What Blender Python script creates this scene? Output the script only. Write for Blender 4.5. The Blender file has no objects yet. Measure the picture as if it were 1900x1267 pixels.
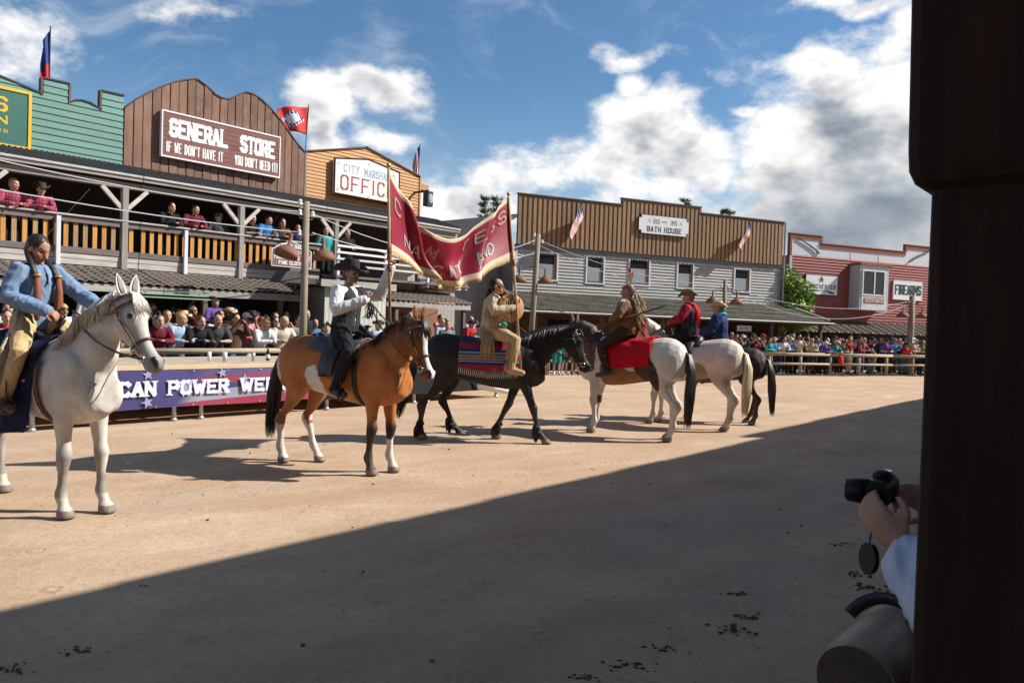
import bpy, bmesh, math, random
import numpy as np
from mathutils import Vector, Matrix, noise as mnoise
random.seed(7)
R_ = math.radians
sc = bpy.context.scene
col = sc.collection
# ---------------------------------------------------------------- camera
cam = bpy.data.cameras.new('camera'); cam.sensor_width = 36; cam.lens = 36 * 1400 / 1900
cam.clip_start = .05; cam.clip_end = 5000
co = bpy.data.objects.new('camera', cam); col.objects.link(co)
CAMR = Matrix.Rotation(R_(90 - 1.25), 3, 'X') @ Matrix.Rotation(R_(1.9), 3, 'Z')
co.matrix_world = Matrix.Translation((0, 0, 1.8)) @ CAMR.to_4x4()
sc.camera = co
# ---------------------------------------------------------------- light
SUN_AZ, SUN_EL = 82, 39
sd = Vector((math.sin(R_(SUN_AZ)) * math.cos(R_(SUN_EL)), math.cos(R_(SUN_AZ)) * math.cos(R_(SUN_EL)), math.sin(R_(SUN_EL))))
sl = bpy.data.lights.new('sun', 'SUN'); sl.energy = 5.0; sl.angle = R_(.53); sl.color = (1, .98, .93)
so = bpy.data.objects.new('sun', sl); col.objects.link(so)
so.rotation_euler = (-sd).to_track_quat('-Z', 'Y').to_euler()
sc.view_settings.view_transform = 'Standard'; sc.view_settings.look = 'None'
sc.view_settings.exposure = 0.60; sc.view_settings.gamma = 1

# node helpers
class NT:
    def __init__(s, t): s.t = t
    def n(s, typ, **kw):
        nd = s.t.nodes.new(typ)
        for k, v in kw.items():
            if k[0] == '_': setattr(nd, k[1:], v)
            else:
                i = nd.inputs[int(k[1:])] if k[0] == 'i' and k[1:].isdigit() else nd.inputs[k]
                s.set(i, v)
        return nd
    def set(s, i, v):
        if isinstance(v, bpy.types.NodeSocket): s.t.links.new(v, i)
        elif isinstance(v, bpy.types.Node): s.t.links.new(v.outputs[0], i)
        else:
            if hasattr(i.default_value, '__len__') and len(i.default_value) == 4 and len(v) == 3: v = (*v, 1)
            i.default_value = v
    def math(s, op, a, b=0., c=None, clamp=False):
        nd = s.t.nodes.new('ShaderNodeMath'); nd.operation = op; nd.use_clamp = clamp
        s.set(nd.inputs[0], a); s.set(nd.inputs[1], b)
        if c is not None: s.set(nd.inputs[2], c)
        return nd.outputs[0]
    def vm(s, op, a, b=(0, 0, 0)):
        nd = s.t.nodes.new('ShaderNodeVectorMath'); nd.operation = op
        s.set(nd.inputs[0], a)
        if op == 'SCALE': s.set(nd.inputs['Scale'], b)
        else: s.set(nd.inputs[1], b)
        return nd.outputs['Value'] if op in ('LENGTH', 'DOT_PRODUCT') else nd.outputs[0]
    def mr(s, v, a, b, c, d, smooth=False):
        nd = s.t.nodes.new('ShaderNodeMapRange'); nd.interpolation_type = 'SMOOTHSTEP' if smooth else 'LINEAR'
        for i, x in enumerate((v, a, b, c, d)): s.set(nd.inputs[i], x)
        return nd.outputs[0]
    def mix(s, f, a, b, mode='MIX'):
        nd = s.t.nodes.new('ShaderNodeMix'); nd.data_type = 'RGBA'; nd.blend_type = mode
        s.set(nd.inputs[0], f); s.set(nd.inputs[6], a); s.set(nd.inputs[7], b)
        return nd.outputs[2]

# ---------------------------------------------------------------- sky
def pixdir(px, py):
    return (CAMR @ Vector(((px - 950) / 1400, -(py - 633.5) / 1400, -1))).normalized()
w = bpy.data.worlds.new('World'); sc.world = w; w.use_nodes = True
wt = w.node_tree; wt.nodes.clear(); T = NT(wt)
BLOBS = [(1205, 255, 110, 95, 1.), (1275, 310, 100, 90, 1.), (1188, 158, 45, 42, .8), (1150, 320, 110, 70, .9),
         (1600, 250, 190, 150, 1.1), (1520, 118, 190, 34, .75), (1690, 70, 120, 60, .9), (1545, 330, 200, 90, 1.), (1590, 410, 260, 90, 1.1),
         (590, 205, 70, 62, 1.), (690, 178, 115, 42, .95), (705, 250, 130, 32, .7), (590, 255, 45, 50, .9),
         (960, 345, 260, 60, .72), (860, 395, 170, 60, .95), (1060, 280, 130, 40, .5), (1500, 170, 120, 40, .5), (20, 105, 130, 90, .6), (60, 205, 230, 36, .5),
         (1200, 96, 110, 24, .7), (1390, 203, 62, 14, .75), (345, 14, 120, 26, .55), (1590, 5, 130, 25, .8), (1440, 240, 60, 30, .4)]
tc = T.n('ShaderNodeTexCoord'); D = tc.outputs['Generated']
warp = T.n('ShaderNodeTexNoise', Vector=D, Scale=7., Detail=3.)
Vw = T.vm('ADD', D, T.vm('SCALE', T.vm('SUBTRACT', warp.outputs['Color'], (.5, .5, .5)), .085))
acc = None
for (px, py, rx, ry, a) in BLOBS:
    c = pixdir(px, py)
    d = T.vm('MULTIPLY', T.vm('SUBTRACT', Vw, tuple(c)), (1400 / rx, 1400 / rx * .8, 1400 / ry))
    b = T.math('MULTIPLY', T.mr(T.vm('LENGTH', d), .1, 1.5, 1, 0), a)
    acc = b if acc is None else T.math('MAXIMUM', acc, b)
n2 = T.n('ShaderNodeTexNoise', Vector=T.vm('MULTIPLY', D, (1, 1, 2.6)), Scale=2.6, Detail=3., Roughness=.55)
sepw = T.n('ShaderNodeSeparateXYZ', Vector=D)
front = T.mr(sepw.outputs[1], .3, .65, .8, 0)           # beyond the frame the same broken cloud goes on all round
acc = T.math('MULTIPLY', T.math('MAXIMUM', acc, T.math('MULTIPLY', T.mr(n2.outputs[0], .49, .70, 0, 1), front)), .95)
def dens(v, det):
    n1 = T.n('ShaderNodeTexNoise', Vector=T.vm('MULTIPLY', v, (1, 1, 1.6)), Scale=12., Detail=det, Roughness=.6)
    return T.math('ADD', acc, T.math('MULTIPLY', T.math('SUBTRACT', n1.outputs[0], .5), 1.4))
d0 = dens(D, 7.)
d1 = dens(T.vm('ADD', D, tuple(sd * .028)), 4.)
d2 = dens(T.vm('ADD', D, (0.01, 0, .05)), 3.)
alpha = T.mr(d0, .26, .68, 0, 1, True)
wn = T.n('ShaderNodeTexNoise', Vector=T.vm('MULTIPLY', T.vm('ADD', D, T.vm('SCALE', T.n('ShaderNodeTexNoise', Vector=D, Scale=3.).outputs['Color'], .35)), (5, 3, 13)), Scale=1.1, Detail=5., Roughness=.62)
wsp = T.mr(wn.outputs[0], .50, .78, 0, .45, True)
lit = T.mr(T.math('SUBTRACT', d0, d1), -.22, .30, .0, 1.)
thick = T.mr(d2, .42, 1.15, 1, .0, True)
gb = T.vm('LENGTH', T.vm('MULTIPLY', T.vm('SUBTRACT', D, tuple(pixdir(1640, 425))), (4.4, 4.4, 11.)))
gb = T.mr(gb, .25, 1.25, .62, 0, True)
sh = T.math('ADD', T.math('MULTIPLY', lit, .36), T.math('MULTIPLY', thick, .95), clamp=True)
sh = T.math('MULTIPLY', sh, T.math('SUBTRACT', 1., gb))
ccol = T.mix(sh, (2.6, 3.1, 3.8), (11.2, 11.0, 10.8))
sky = T.n('ShaderNodeTexSky', _sky_type='NISHITA', _sun_disc=False)
sky.sun_elevation = R_(SUN_EL); sky.sun_rotation = R_(SUN_AZ); sky.air_density = 1.0; sky.dust_density = .35; sky.ozone_density = 2.2
skyc = T.mix(1., sky.outputs[0], (.80, 1.08, 1.22), 'MULTIPLY')
hz = T.mix(T.mr(sepw.outputs[2], 0., .32, .55, 0., True), skyc, (6.2, 7.2, 8.0))
c1 = T.mix(wsp, hz, (7.6, 8.2, 8.8))
c2 = T.mix(alpha, c1, ccol)
bg = T.n('ShaderNodeBackground', Color=c2, Strength=.064)
wo = T.n('ShaderNodeOutputWorld'); wt.links.new(bg.outputs[0], wo.inputs[0])

# ---------------------------------------------------------------- materials
MATS = {}
def mat(name, c=(.5, .5, .5), rough=.75, var=.18, scale=6., bump=.15, metal=0., stretch=(1, 1, 1), rand=0., stain=0., stainc=(.1, .07, .05), spec=.35, attr=None, bd=.01):
    if name in MATS: return MATS[name]
    m = bpy.data.materials.new(name); m.use_nodes = True; t = NT(m.node_tree)
    bs = m.node_tree.nodes['Principled BSDF']
    tc = t.n('ShaderNodeTexCoord'); oi = t.n('ShaderNodeObjectInfo')
    v = t.vm('ADD', t.vm('MULTIPLY', tc.outputs['Object'], stretch), t.vm('SCALE', (17., 31., 11.), oi.outputs['Random']))
    nz = t.n('ShaderNodeTexNoise', Vector=v, Scale=scale, Detail=7., Roughness=.62)
    base = t.n('ShaderNodeAttribute', _attribute_name=attr).outputs['Color'] if attr else c
    k = t.mr(nz.outputs[0], .25, .75, 1 - var, 1 + var)
    if rand: k = t.math('MULTIPLY', k, t.mr(oi.outputs['Random'], 0, 1, 1 - rand, 1 + rand))
    cc = t.mix(1., base, t.n('ShaderNodeCombineXYZ', X=k, Y=k, Z=k).outputs[0], 'MULTIPLY')
    if stain:
        n3 = t.n('ShaderNodeTexNoise', Vector=t.vm('ADD', tc.outputs['Object'], t.vm('SCALE', (7., 3., 5.), oi.outputs['Random'])), Scale=2.3, Detail=6., Roughness=.7)
        cc = t.mix(t.mr(n3.outputs[0], .48, .72, 0, stain), cc, stainc)
    t.set(bs.inputs['Base Color'], cc)
    bs.inputs['Roughness'].default_value = rough; bs.inputs['Metallic'].default_value = metal
    bs.inputs['Specular IOR Level'].default_value = spec
    if bump:
        b = t.n('ShaderNodeBump', Strength=bump, Distance=bd, Height=nz.outputs[0])
        t.set(bs.inputs['Normal'], b.outputs[0])
    MATS[name] = m
    return m
GX, GY, GZ = (.6, 9, 9), (9, .6, 9), (9, 9, .6)      # wood grain along x / y / z
def wood(name, c, g=GX, var=.3, rand=.14, rough=.8, stain=.35, stainc=None):
    return mat(name, c, rough, var, 3.2, .35, 0, g, rand, stain, stainc or tuple(x * .45 for x in c), bd=.006)

# ---------------------------------------------------------------- mesh builder
class MB:
    def __init__(s): s.v = []; s.f = []; s.m = []
    def add(s, vs, fs, mi=0):
        o = len(s.v); s.v += [tuple(x) for x in vs]; s.f += [tuple(i + o for i in f) for f in fs]; s.m += [mi] * len(fs)
        return s
    def box(s, x0, x1, y0, y1, z0, z1, mi=0):
        return s.add([(x0, y0, z0), (x1, y0, z0), (x1, y1, z0), (x0, y1, z0), (x0, y0, z1), (x1, y0, z1), (x1, y1, z1), (x0, y1, z1)],
                     [(3, 2, 1, 0), (4, 5, 6, 7), (0, 1, 5, 4), (1, 2, 6, 5), (2, 3, 7, 6), (3, 0, 4, 7)], mi)
    def bevbox(s, x0, x1, y0, y1, z0, z1, b=.01, mi=0):
        # box with chamfered long edges along the longest axis pair (octagonal prism along z or x)
        dx, dy, dz = x1 - x0, y1 - y0, z1 - z0
        ax = max(range(3), key=lambda i: (dx, dy, dz)[i])
        lo = [x0, y0, z0]; hi = [x1, y1, z1]; a, c = [i for i in range(3) if i != ax]
        prof = [(lo[a] + b, lo[c]), (hi[a] - b, lo[c]), (hi[a], lo[c] + b), (hi[a], hi[c] - b), (hi[a] - b, hi[c]), (lo[a] + b, hi[c]), (lo[a], hi[c] - b), (lo[a], lo[c] + b)]
        r = []
        for e in (lo[ax], hi[ax]):
            for p in prof:
                q = [0, 0, 0]; q[ax] = e; q[a] = p[0]; q[c] = p[1]; r.append(q)
        fs = [(i, (i + 1) % 8, 8 + (i + 1) % 8, 8 + i) for i in range(8)] + [tuple(range(7, -1, -1)), tuple(range(8, 16))]
        return s.add(r, fs, mi)
    def prism(s, poly, y0, y1, mi=0):      # polygon in xz, extruded along y
        n = len(poly)
        return s.add([(x, y0, z) for x, z in poly] + [(x, y1, z) for x, z in poly],
                     [tuple(range(n)), tuple(range(2 * n - 1, n - 1, -1))] + [(i, i + n, (i + 1) % n + n, (i + 1) % n) for i in range(n)], mi)
    def loft(s, rings, mi=0, cap=True, closed=True):
        n = len(rings[0]); vs = [p for r in rings for p in r]; fs = []
        for k in range(len(rings) - 1):
            for i in range(n if closed else n - 1):
                j = (i + 1) % n
                fs.append((k * n + i, k * n + j, (k + 1) * n + j, (k + 1) * n + i))
        if cap and closed:
            fs += [tuple(range(n - 1, -1, -1)), tuple(range((len(rings) - 1) * n, len(rings) * n))]
        return s.add(vs, fs, mi)
    def tube(s, pts, rad, n=8, mi=0, flat=1., up=None):
        pts = [Vector(p) for p in pts]
        if not hasattr(rad, '__len__'): rad = [rad] * len(pts)
        rings = []; prev = None
        for i, p in enumerate(pts):
            t = (pts[min(i + 1, len(pts) - 1)] - pts[max(i - 1, 0)]).normalized()
            if prev is None:
                a = Vector(up) if up else (Vector((0, 0, 1)) if abs(t.z) < .9 else Vector((1, 0, 0)))
            else: a = prev
            a = (a - t * a.dot(t)).normalized(); prev = a; b = t.cross(a)
            r = rad[i]; ra, rb = (r if hasattr(r, '__len__') else (r, r * flat))
            rings.append([p + a * (math.cos(k * 2 * math.pi / n) * ra) + b * (math.sin(k * 2 * math.pi / n) * rb) for k in range(n)])
        return s.loft(rings, mi)
    def ell(s, c, r, nu=12, nv=8, mi=0, M=None):
        c = Vector(c); rings = []
        for j in range(1, nv):
            th = math.pi * j / nv
            ring = []
            for i in range(nu):
                ph = 2 * math.pi * i / nu
                q = Vector((r[0] * math.sin(th) * math.cos(ph), r[1] * math.sin(th) * math.sin(ph), -r[2] * math.cos(th)))
                ring.append(c + (M @ q if M else q))
            rings.append(ring)
        o = len(s.v); s.loft(rings, mi, cap=False)
        top = Vector((0, 0, r[2])); top = M @ top if M else top
        b = len(s.v); s.v += [tuple(c - top), tuple(c + top)]
        for i in range(nu):
            j = (i + 1) % nu
            s.f.append((b, o + j, o + i)); s.m.append(mi)
            e = o + (nv - 2) * nu
            s.f.append((b + 1, e + i, e + j)); s.m.append(mi)
        return s
    def lathe(s, prof, n=16, c=(0, 0, 0), mi=0):
        return s.loft([[(c[0] + r * math.cos(2 * math.pi * i / n), c[1] + r * math.sin(2 * math.pi * i / n), c[2] + z) for i in range(n)] for r, z in prof], mi)
    def off(s, dx, dy, dz=0):
        s.v = [(x + dx, y + dy, z + dz) for x, y, z in s.v]; return s
    def mesh(s, name, mats, smooth=False):
        me = bpy.data.meshes.new(name); me.from_pydata(s.v, [], s.f)
        if not isinstance(mats, (list, tuple)): mats = [mats]
        for m in mats: me.materials.append(m)
        if any(s.m): me.polygons.foreach_set('material_index', s.m)
        if smooth: me.polygons.foreach_set('use_smooth', [True] * len(s.f))
        me.update(); return me
    def obj(s, name, mats, parent=None, smooth=False, loc=None, rot=None):
        return link(name, s.mesh(name, mats, smooth), parent, loc, rot)
def link(name, me, parent=None, loc=None, rot=None):
    o = bpy.data.objects.new(name, me); col.objects.link(o)
    if parent: o.parent = parent
    if loc is not None: o.location = loc
    if rot is not None: o.rotation_euler = rot
    return o
def tag(o, label=None, cat=None, group=None, kind=None):
    if label: o['label'] = label
    if cat: o['category'] = cat
    if group: o['group'] = group
    if kind: o['kind'] = kind
    return o
def emp(name, loc, rz, label, cat, group=None):
    o = bpy.data.objects.new(name, None); col.objects.link(o); o.empty_display_size = .2
    o.location = loc; o.rotation_euler = (0, 0, rz); tag(o, label, cat, group); return o
class Fr:      # a street frame: x along the facades, y away from the camera, z up
    def __init__(s, deg): s.a = R_(deg); s.u = Vector((math.cos(s.a), math.sin(s.a), 0)); s.n = Vector((-math.sin(s.a), math.cos(s.a), 0))
    def w(s, x, y, z=0): return s.u * x + s.n * y + Vector((0, 0, z))
    def emp(s, name, x, y, label, cat, group=None, z=0): return emp(name, s.w(x, y, z), s.a, label, cat, group)
LF, BF = Fr(49), Fr(24)
def srange(a, b, step):
    n = max(1, int(round((b - a) / step))); return [a + (b - a) * i / n for i in range(n + 1)]
def catenary(a, b, sag, n=14):
    a, b = Vector(a), Vector(b)
    return [a.lerp(b, i / n) - Vector((0, 0, sag * 4 * (i / n) * (1 - i / n))) for i in range(n + 1)]

# ---------------------------------------------------------------- lettering: stroke glyphs on a 4 x 6 grid
GL = {'A': ['0026', '2640', '1232'], 'B': ['0006', '0636', '3645', '4544', '4433', '0333', '3342', '4241', '4130', '0030'],
      'C': ['4536', '3616', '1605', '0501', '0110', '1030', '3041'], 'D': ['0006', '0626', '2644', '4442', '4220', '2000'],
      'E': ['0006', '0646', '0333', '0040'], 'F': ['0006', '0646', '0333'], 'G': ['4536', '3616', '1605', '0501', '0110', '1030', '3041', '4143', '4323'],
      'H': ['0006', '4046', '0343'], 'I': ['2026'], 'K': ['0006', '0246', '1340'], 'L': ['0006', '0040'], 'M': ['0006', '0622', '2246', '4640'],
      'N': ['0006', '0640', '4046'], 'O': ['4536', '3616', '1605', '0501', '0110', '1030', '3041', '4145'], 'P': ['0006', '0636', '3645', '4544', '4433', '3303'],
      'R': ['0006', '0636', '3645', '4544', '4433', '3303', '2340'], 'S': ['4536', '3616', '1605', '0504', '0413', '1333', '3342', '4241', '4130', '3010', '1001'],
      'T': ['2026', '0646'], 'U': ['0601', '0110', '1030', '3041', '4146'], 'V': ['0620', '2046'], 'W': ['0610', '1024', '2430', '3046'],
      'X': ['0046', '0640'], 'Y': ['0623', '4623', '2320'], 'Z': ['0646', '4600', '0040'], "'": ['2625'], '!': ['2622', '2120'], '&': ['4016', '1626', '2625', '2502', '0110', '1020', '2043'], '.': ['2021'], ',': ['2120'], '-': ['1333']}
SERIF = {'A': '0040', 'B': '0006', 'D': '0006', 'E': '', 'F': '00', 'H': '00064046', 'I': '2026', 'K': '00064640', 'L': '06', 'M': '00064046', 'N': '000646',
         'P': '0006', 'R': '000640', 'T': '20', 'U': '0646', 'V': '0646', 'W': '0646', 'X': '00064046', 'Y': '064620', 'Z': ''}
def text(mb, s, x0, x1, z0, z1, y, mi=0, th=.16, serif=True, vw=None, warp=None, gap=.28, space=.55):
    """lettering fitted between x0..x1 and z0..z1, lying at y (facing -y); th = stroke / height"""
    wd = lambda ch: space if ch == ' ' else (.45 if ch in "I'!.," else (1.25 if ch in 'MW' else 1.))
    tot = sum(wd(c) for c in s) + gap * (len(s) - 1); sx = (x1 - x0) / tot; h = z1 - z0; x = 0.; k = 0
    t = th * h; tv = (vw if vw else th) * h
    fn = warp or (lambda X, Z, dy: (X, y - dy, Z))
    for ch in s:
        cw = wd(ch)
        gx = lambda q: x0 + (x + (.12 + .76 * q / 4 if ch not in "I'!.," else .5) * cw) * sx
        gz = lambda q: z0 + t / 2 + (h - t) * q / 6
        for sg in GL.get(ch, []):
            a = Vector((gx(int(sg[0])), gz(int(sg[1])))); b = Vector((gx(int(sg[2])), gz(int(sg[3]))))
            d = b - a; L = d.length
            if L < 1e-6: continue
            d /= L; nrm = Vector((-d.y, d.x))
            wv = (abs(d.y) * tv + abs(d.x) * t) / 2
            e = wv * .55 if abs(d.x * d.y) > .05 else (t / 2 if abs(d.y) > .5 else tv / 2)
            a2 = a - d * e; b2 = b + d * e; k += 1; dy = .0012 + .0005 * (k % 7)
            N_ = max(1, int(L / .12)) if warp else 1
            for q in range(N_):
                p = a2.lerp(b2, q / N_); r = a2.lerp(b2, (q + 1) / N_)
                c4 = [p - nrm * wv, r - nrm * wv, r + nrm * wv, p + nrm * wv]
                if nrm.dot(Vector((0, 1))) < 0 and False: c4.reverse()
                mb.add([fn(c.x, c.y, dy) for c in c4], [(0, 1, 2, 3)], mi)
        if serif:
            ss = SERIF.get(ch, '')
            for i in range(0, len(ss), 2):
                cx = gx(int(ss[i])); cz = gz(int(ss[i + 1])); hw = min(tv * 1.05, .3 * cw * sx); k += 1; dy = .0012 + .0005 * (k % 7)
                ht = t * .36; zc = cz - t / 2 + ht / 2 + .0 if ss[i + 1] == '0' else cz + t / 2 - ht / 2
                mb.add([fn(cx - hw, zc - ht / 2, dy), fn(cx + hw, zc - ht / 2, dy), fn(cx + hw, zc + ht / 2, dy), fn(cx - hw, zc + ht / 2, dy)], [(0, 1, 2, 3)], mi)
        x += cw + gap

def lett(par, m, *items):
    for it in items:
        mb = MB(); text(mb, *it[:6], **it[6]); mb.obj('lettering', m, par)
# ================================================================ ground
def ground_material():
    m = bpy.data.materials.new('sandy_ground'); m.use_nodes = True; t = NT(m.node_tree); bs = m.node_tree.nodes['Principled BSDF']
    tc = t.n('ShaderNodeTexCoord'); P = tc.outputs['Object']
    mp = t.n('ShaderNodeMapping', Vector=P); mp.inputs['Rotation'].default_value = (0, 0, R_(-40))
    st = t.vm('ADD', t.vm('MULTIPLY', mp.outputs[0], (.22, .95, 1)), t.vm('SCALE', t.n('ShaderNodeTexNoise', Vector=P, Scale=.8, Detail=3.).outputs['Color'], 1.1))
    n1 = t.n('ShaderNodeTexNoise', Vector=st, Scale=1.6, Detail=7., Roughness=.6)
    n2 = t.n('ShaderNodeTexNoise', Vector=P, Scale=.55, Detail=6., Roughness=.62)
    n3 = t.n('ShaderNodeTexNoise', Vector=P, Scale=14., Detail=8., Roughness=.72)
    n4 = t.n('ShaderNodeTexNoise', Vector=P, Scale=95., Detail=4., Roughness=.7)
    c = t.mix(t.mr(n1.outputs[0], .28, .72, 0, 1), (.445, .284, .172), (.625, .457, .312))
    c = t.mix(t.mr(n2.outputs[0], .36, .66, .45, 0), c, (.38, .232, .145))
    c = t.mix(t.mr(n3.outputs[0], .48, .72, 0, .38), c, (.21, .145, .10))
    c = t.mix(t.mr(n4.outputs[0], .55, .72, 0, .6), c, (.20, .14, .10))
    c = t.mix(t.mr(n4.outputs[0], .44, .28, 0, .45), c, (.62, .52, .42))
    vo = t.n('ShaderNodeTexVoronoi', Vector=P, Scale=9.)
    vs = t.n('ShaderNodeSeparateColor', Color=vo.outputs['Color'])
    spot = t.math('MULTIPLY', t.mr(vo.outputs['Distance'], .05, .12, 1, 0), t.math('GREATER_THAN', vs.outputs[0], .8))
    c = t.mix(t.math('MULTIPLY', spot, .6), c, (.10, .065, .045))
    # hoof prints: shallow crescents trodden into the sand
    hv = t.n('ShaderNodeTexVoronoi', Vector=t.vm('ADD', P, t.vm('SCALE', t.n('ShaderNodeTexNoise', Vector=P, Scale=6.).outputs['Color'], .12)), Scale=2.6)
    hd = hv.outputs['Distance']; hm = t.math('GREATER_THAN', t.n('ShaderNodeSeparateColor', Color=hv.outputs['Color']).outputs[1], .45)
    ring = t.math('MULTIPLY', t.math('MULTIPLY', t.mr(hd, .10, .15, 0, 1), t.mr(hd, .17, .22, 1, 0)), hm)
    c = t.mix(t.math('MULTIPLY', ring, .28), c, (.26, .165, .105))
    # dry gravelly pale scuffs
    n5 = t.n('ShaderNodeTexNoise', Vector=st, Scale=.7, Detail=4.)
    c = t.mix(t.math('MULTIPLY', t.mr(n5.outputs[0], .56, .68, 0, 1), t.mr(n4.outputs[0], .45, .55, 0, .55)), c, (.30, .26, .22))
    t.set(bs.inputs['Base Color'], c); bs.inputs['Roughness'].default_value = .95; bs.inputs['Specular IOR Level'].default_value = .15
    h = t.math('ADD', t.math('MULTIPLY', n3.outputs[0], .5), t.math('MULTIPLY', n4.outputs[0], .3))
    h = t.math('SUBTRACT', h, t.math('MULTIPLY', ring, .16))
    h = t.math('ADD', h, t.math('MULTIPLY', n1.outputs[0], .22))
    t.set(bs.inputs['Normal'], t.n('ShaderNodeBump', Strength=.6, Distance=.05, Height=h).outputs[0])
    return m
def warpax(lo, hi, c, n):
    out = []
    for i in range(n + 1):
        q = -1 + 2 * i / n; v = math.copysign(abs(q) ** 2.6, q)
        out.append(c + (v * (hi - c) if v > 0 else -v * (lo - c)))
    return out
gm = MB(); XS = warpax(-1500, 1500, 0, 190); YS = warpax(-600, 2500, 7, 200)
for y in YS:
    for x in XS:
        a = 0
        if -30 < x < 40 and -6 < y < 45:
            a = (mnoise.noise(Vector((x * .9, y * .9, 0))) * .012 + mnoise.noise(Vector((x * 4, y * 4, 3))) * .006)
        gm.v.append((x, y, a - .002))
nx = len(XS)
for j in range(len(YS) - 1):
    for i in range(nx - 1): gm.f.append((j * nx + i, j * nx + i + 1, (j + 1) * nx + i + 1, (j + 1) * nx + i))
gm.m = [0] * len(gm.f)
tag(gm.obj('ground', ground_material(), smooth=True), kind='structure')
# loose stones and clods
sm = MB(); rs = random.Random(3)
for k in range(260):
    q = rs.random(); x = rs.uniform(-6, 9); y = rs.uniform(1.2, 13)
    r = .004 + .012 * rs.random() ** 3
    sm.ell((x, y, r * .3), (r * rs.uniform(.7, 1.5), r * rs.uniform(.7, 1.5), r * .7), 5, 3, rs.choice((0, 0, 1, 2)))
tag(sm.obj('loose_stones', [mat('clod', (.09, .06, .045), .95, .3, 30), mat('stone_pale', (.42, .36, .30), .9, .2, 30), mat('stone_brown', (.2, .14, .1), .95, .25, 30)]), 'small loose stones and clods scattered over the sandy street', 'stones', kind='stuff')
DUNG = [(1.6, 5.18, .8), (1.41, 4.54, 1.1), (1.57, 4.76, .9), (.69, 3.99, 1.2), (.94, 4.22, .8), (2.72, 5.69, 1.2), (2.65, 5.39, 1.2), (-2.24, 3.97, .8), (-2.44, 3.74, .8), (2.9, 6.48, .8), (-1.6, 5.62, .35), (-2.37, 4.94, .3), (1.08, 9.59, .35), (.45, 3.85, .7)]
dm = MB()
for (x, y, s) in [(D_[0], D_[1], D_[2]) for D_ in DUNG]:
    for q in range(22):
        a, b = rs.gauss(0, .07 * s), rs.gauss(0, .035 * s); r = rs.uniform(.003, .011) * s
        dm.ell((x + a, y + b, r * .25), (r * rs.uniform(1, 2.4), r * rs.uniform(.8, 1.6), r * .5), 6, 4)
lf = MB()
for (x, y) in [(1.47, 4.31), (1.01, 4.54), (.56, 4.98), (.74, 5.02), (1.97, 4.82), (.2, 4.4), (-.4, 4.9), (.1, 6.2)]:
    a = rs.uniform(0, 6.28); u_ = Vector((math.cos(a), math.sin(a), .1)) * .035; n_ = Vector((-math.sin(a), math.cos(a), .2)) * .014; p = Vector((x, y, .012)); lf.add([p - u_, p - n_, p + u_, p + n_], [(0, 1, 2, 3)])
tag(lf.obj('dry_leaves', mat('dry_leaf', (.45, .36, .22), .8, .2, 20)), 'pale dry leaves lying on the shaded sand', 'leaves', kind='stuff')
tag(dm.obj('horse_dung', mat('dung', (.075, .048, .03), .95, .4, 40, .6)), 'dark crumbled dung lying on the shaded sand', 'dung', kind='stuff')

# ================================================================ left row
grey_w = wood('weathered_wood', (.30, .26, .225)); greyd_w = wood('dark_weathered_wood', (.16, .125, .115)); pale_w = wood('pale_weathered_wood', (.46, .41, .36))
grey_wz = wood('weathered_post', (.27, .235, .21), GZ); white_wz = wood('white_paint_post', (.62, .62, .66), GZ, .12, .05)
def corrugated(mb, x0, x1, y0, z0, y1, z1, amp=.022, per=.11, th=.012, mi=0):
    xs = srange(x0, x1, per / 6); top = []; 
    for (y, z) in ((y0, z0), (y1, z1)): top.append([(x, y, z + amp * math.sin(2 * math.pi * x / per)) for x in xs])
    bot = [[(x, y, z - th) for x, y, z in r] for r in top]
    mb.loft([top[0], top[1], bot[1], bot[0], top[0]], mi, cap=False, closed=False)
def tiles(mb, x0, x1, y0, z0, y1, z1, rows, per=.2, amp=.022, step=.03, trap=(0, 0)):
    # pantiles: rows run along x, stepping down from (y1,z1) to (y0,z0); trap = how far the lower row spreads at each end
    for r in range(rows):
        f0, f1 = r / rows, (r + 1) / rows
        a0 = x0 - trap[0] * (1 - f0); a1 = x1 + trap[1] * (1 - f0); b0 = x0 - trap[0] * (1 - f1); b1 = x1 + trap[1] * (1 - f1)
        n = max(4, int((a1 - a0) / per * 5)); pts = [[], [], []]
        for i in range(n + 1):
            q = i / n; xa = a0 + (a1 - a0) * q; xb = b0 + (b1 - b0) * q
            ph = 2 * math.pi * xa / per; wv = amp * (math.sin(ph) + .35 * math.sin(2 * ph + .6)); j = .006 * math.sin(int(xa / per) * 12.9 + r * 7.7)
            ya, za = y0 + (y1 - y0) * f0, z0 + (z1 - z0) * f0; yb, zb = y0 + (y1 - y0) * f1, z0 + (z1 - z0) * f1
            pts[0].append((xa, ya - .02, za + wv)); pts[1].append((xa, ya - .02, za + wv + step + j)); pts[2].append((xb, yb + .03, zb + wv + j))
        mb.loft(pts, 0, cap=False, closed=False)
def clap(x0, x1, z0, z1, topf=None, lap=.022, step=.05):
    """lapped board; topf clips it to the outline above"""
    mb = MB(); xs = [x0, x1] if topf is None or min(topf(x) for x in srange(x0, x1, step)) >= z1 else srange(x0, x1, step)
    rings = []
    for x in xs:
        zt = z1 if topf is None else max(z0 + .002, min(z1, topf(x))); k = (zt - z0) / (z1 - z0)
        rings.append([(x, -lap, z0), (x, -lap + lap * k, zt), (x, .012, zt), (x, .012, z0)])
    return mb.loft(rings)
def spans(topf, x0, x1, z, step=.02):
    out = []; cur = None
    for x in srange(x0, x1, step):
        if topf(x) > z + .01:
            cur = [x, x] if cur is None else [cur[0], x]
        elif cur: out.append(cur); cur = None
    if cur: out.append(cur)
    return [c for c in out if c[1] - c[0] > .03]
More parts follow.
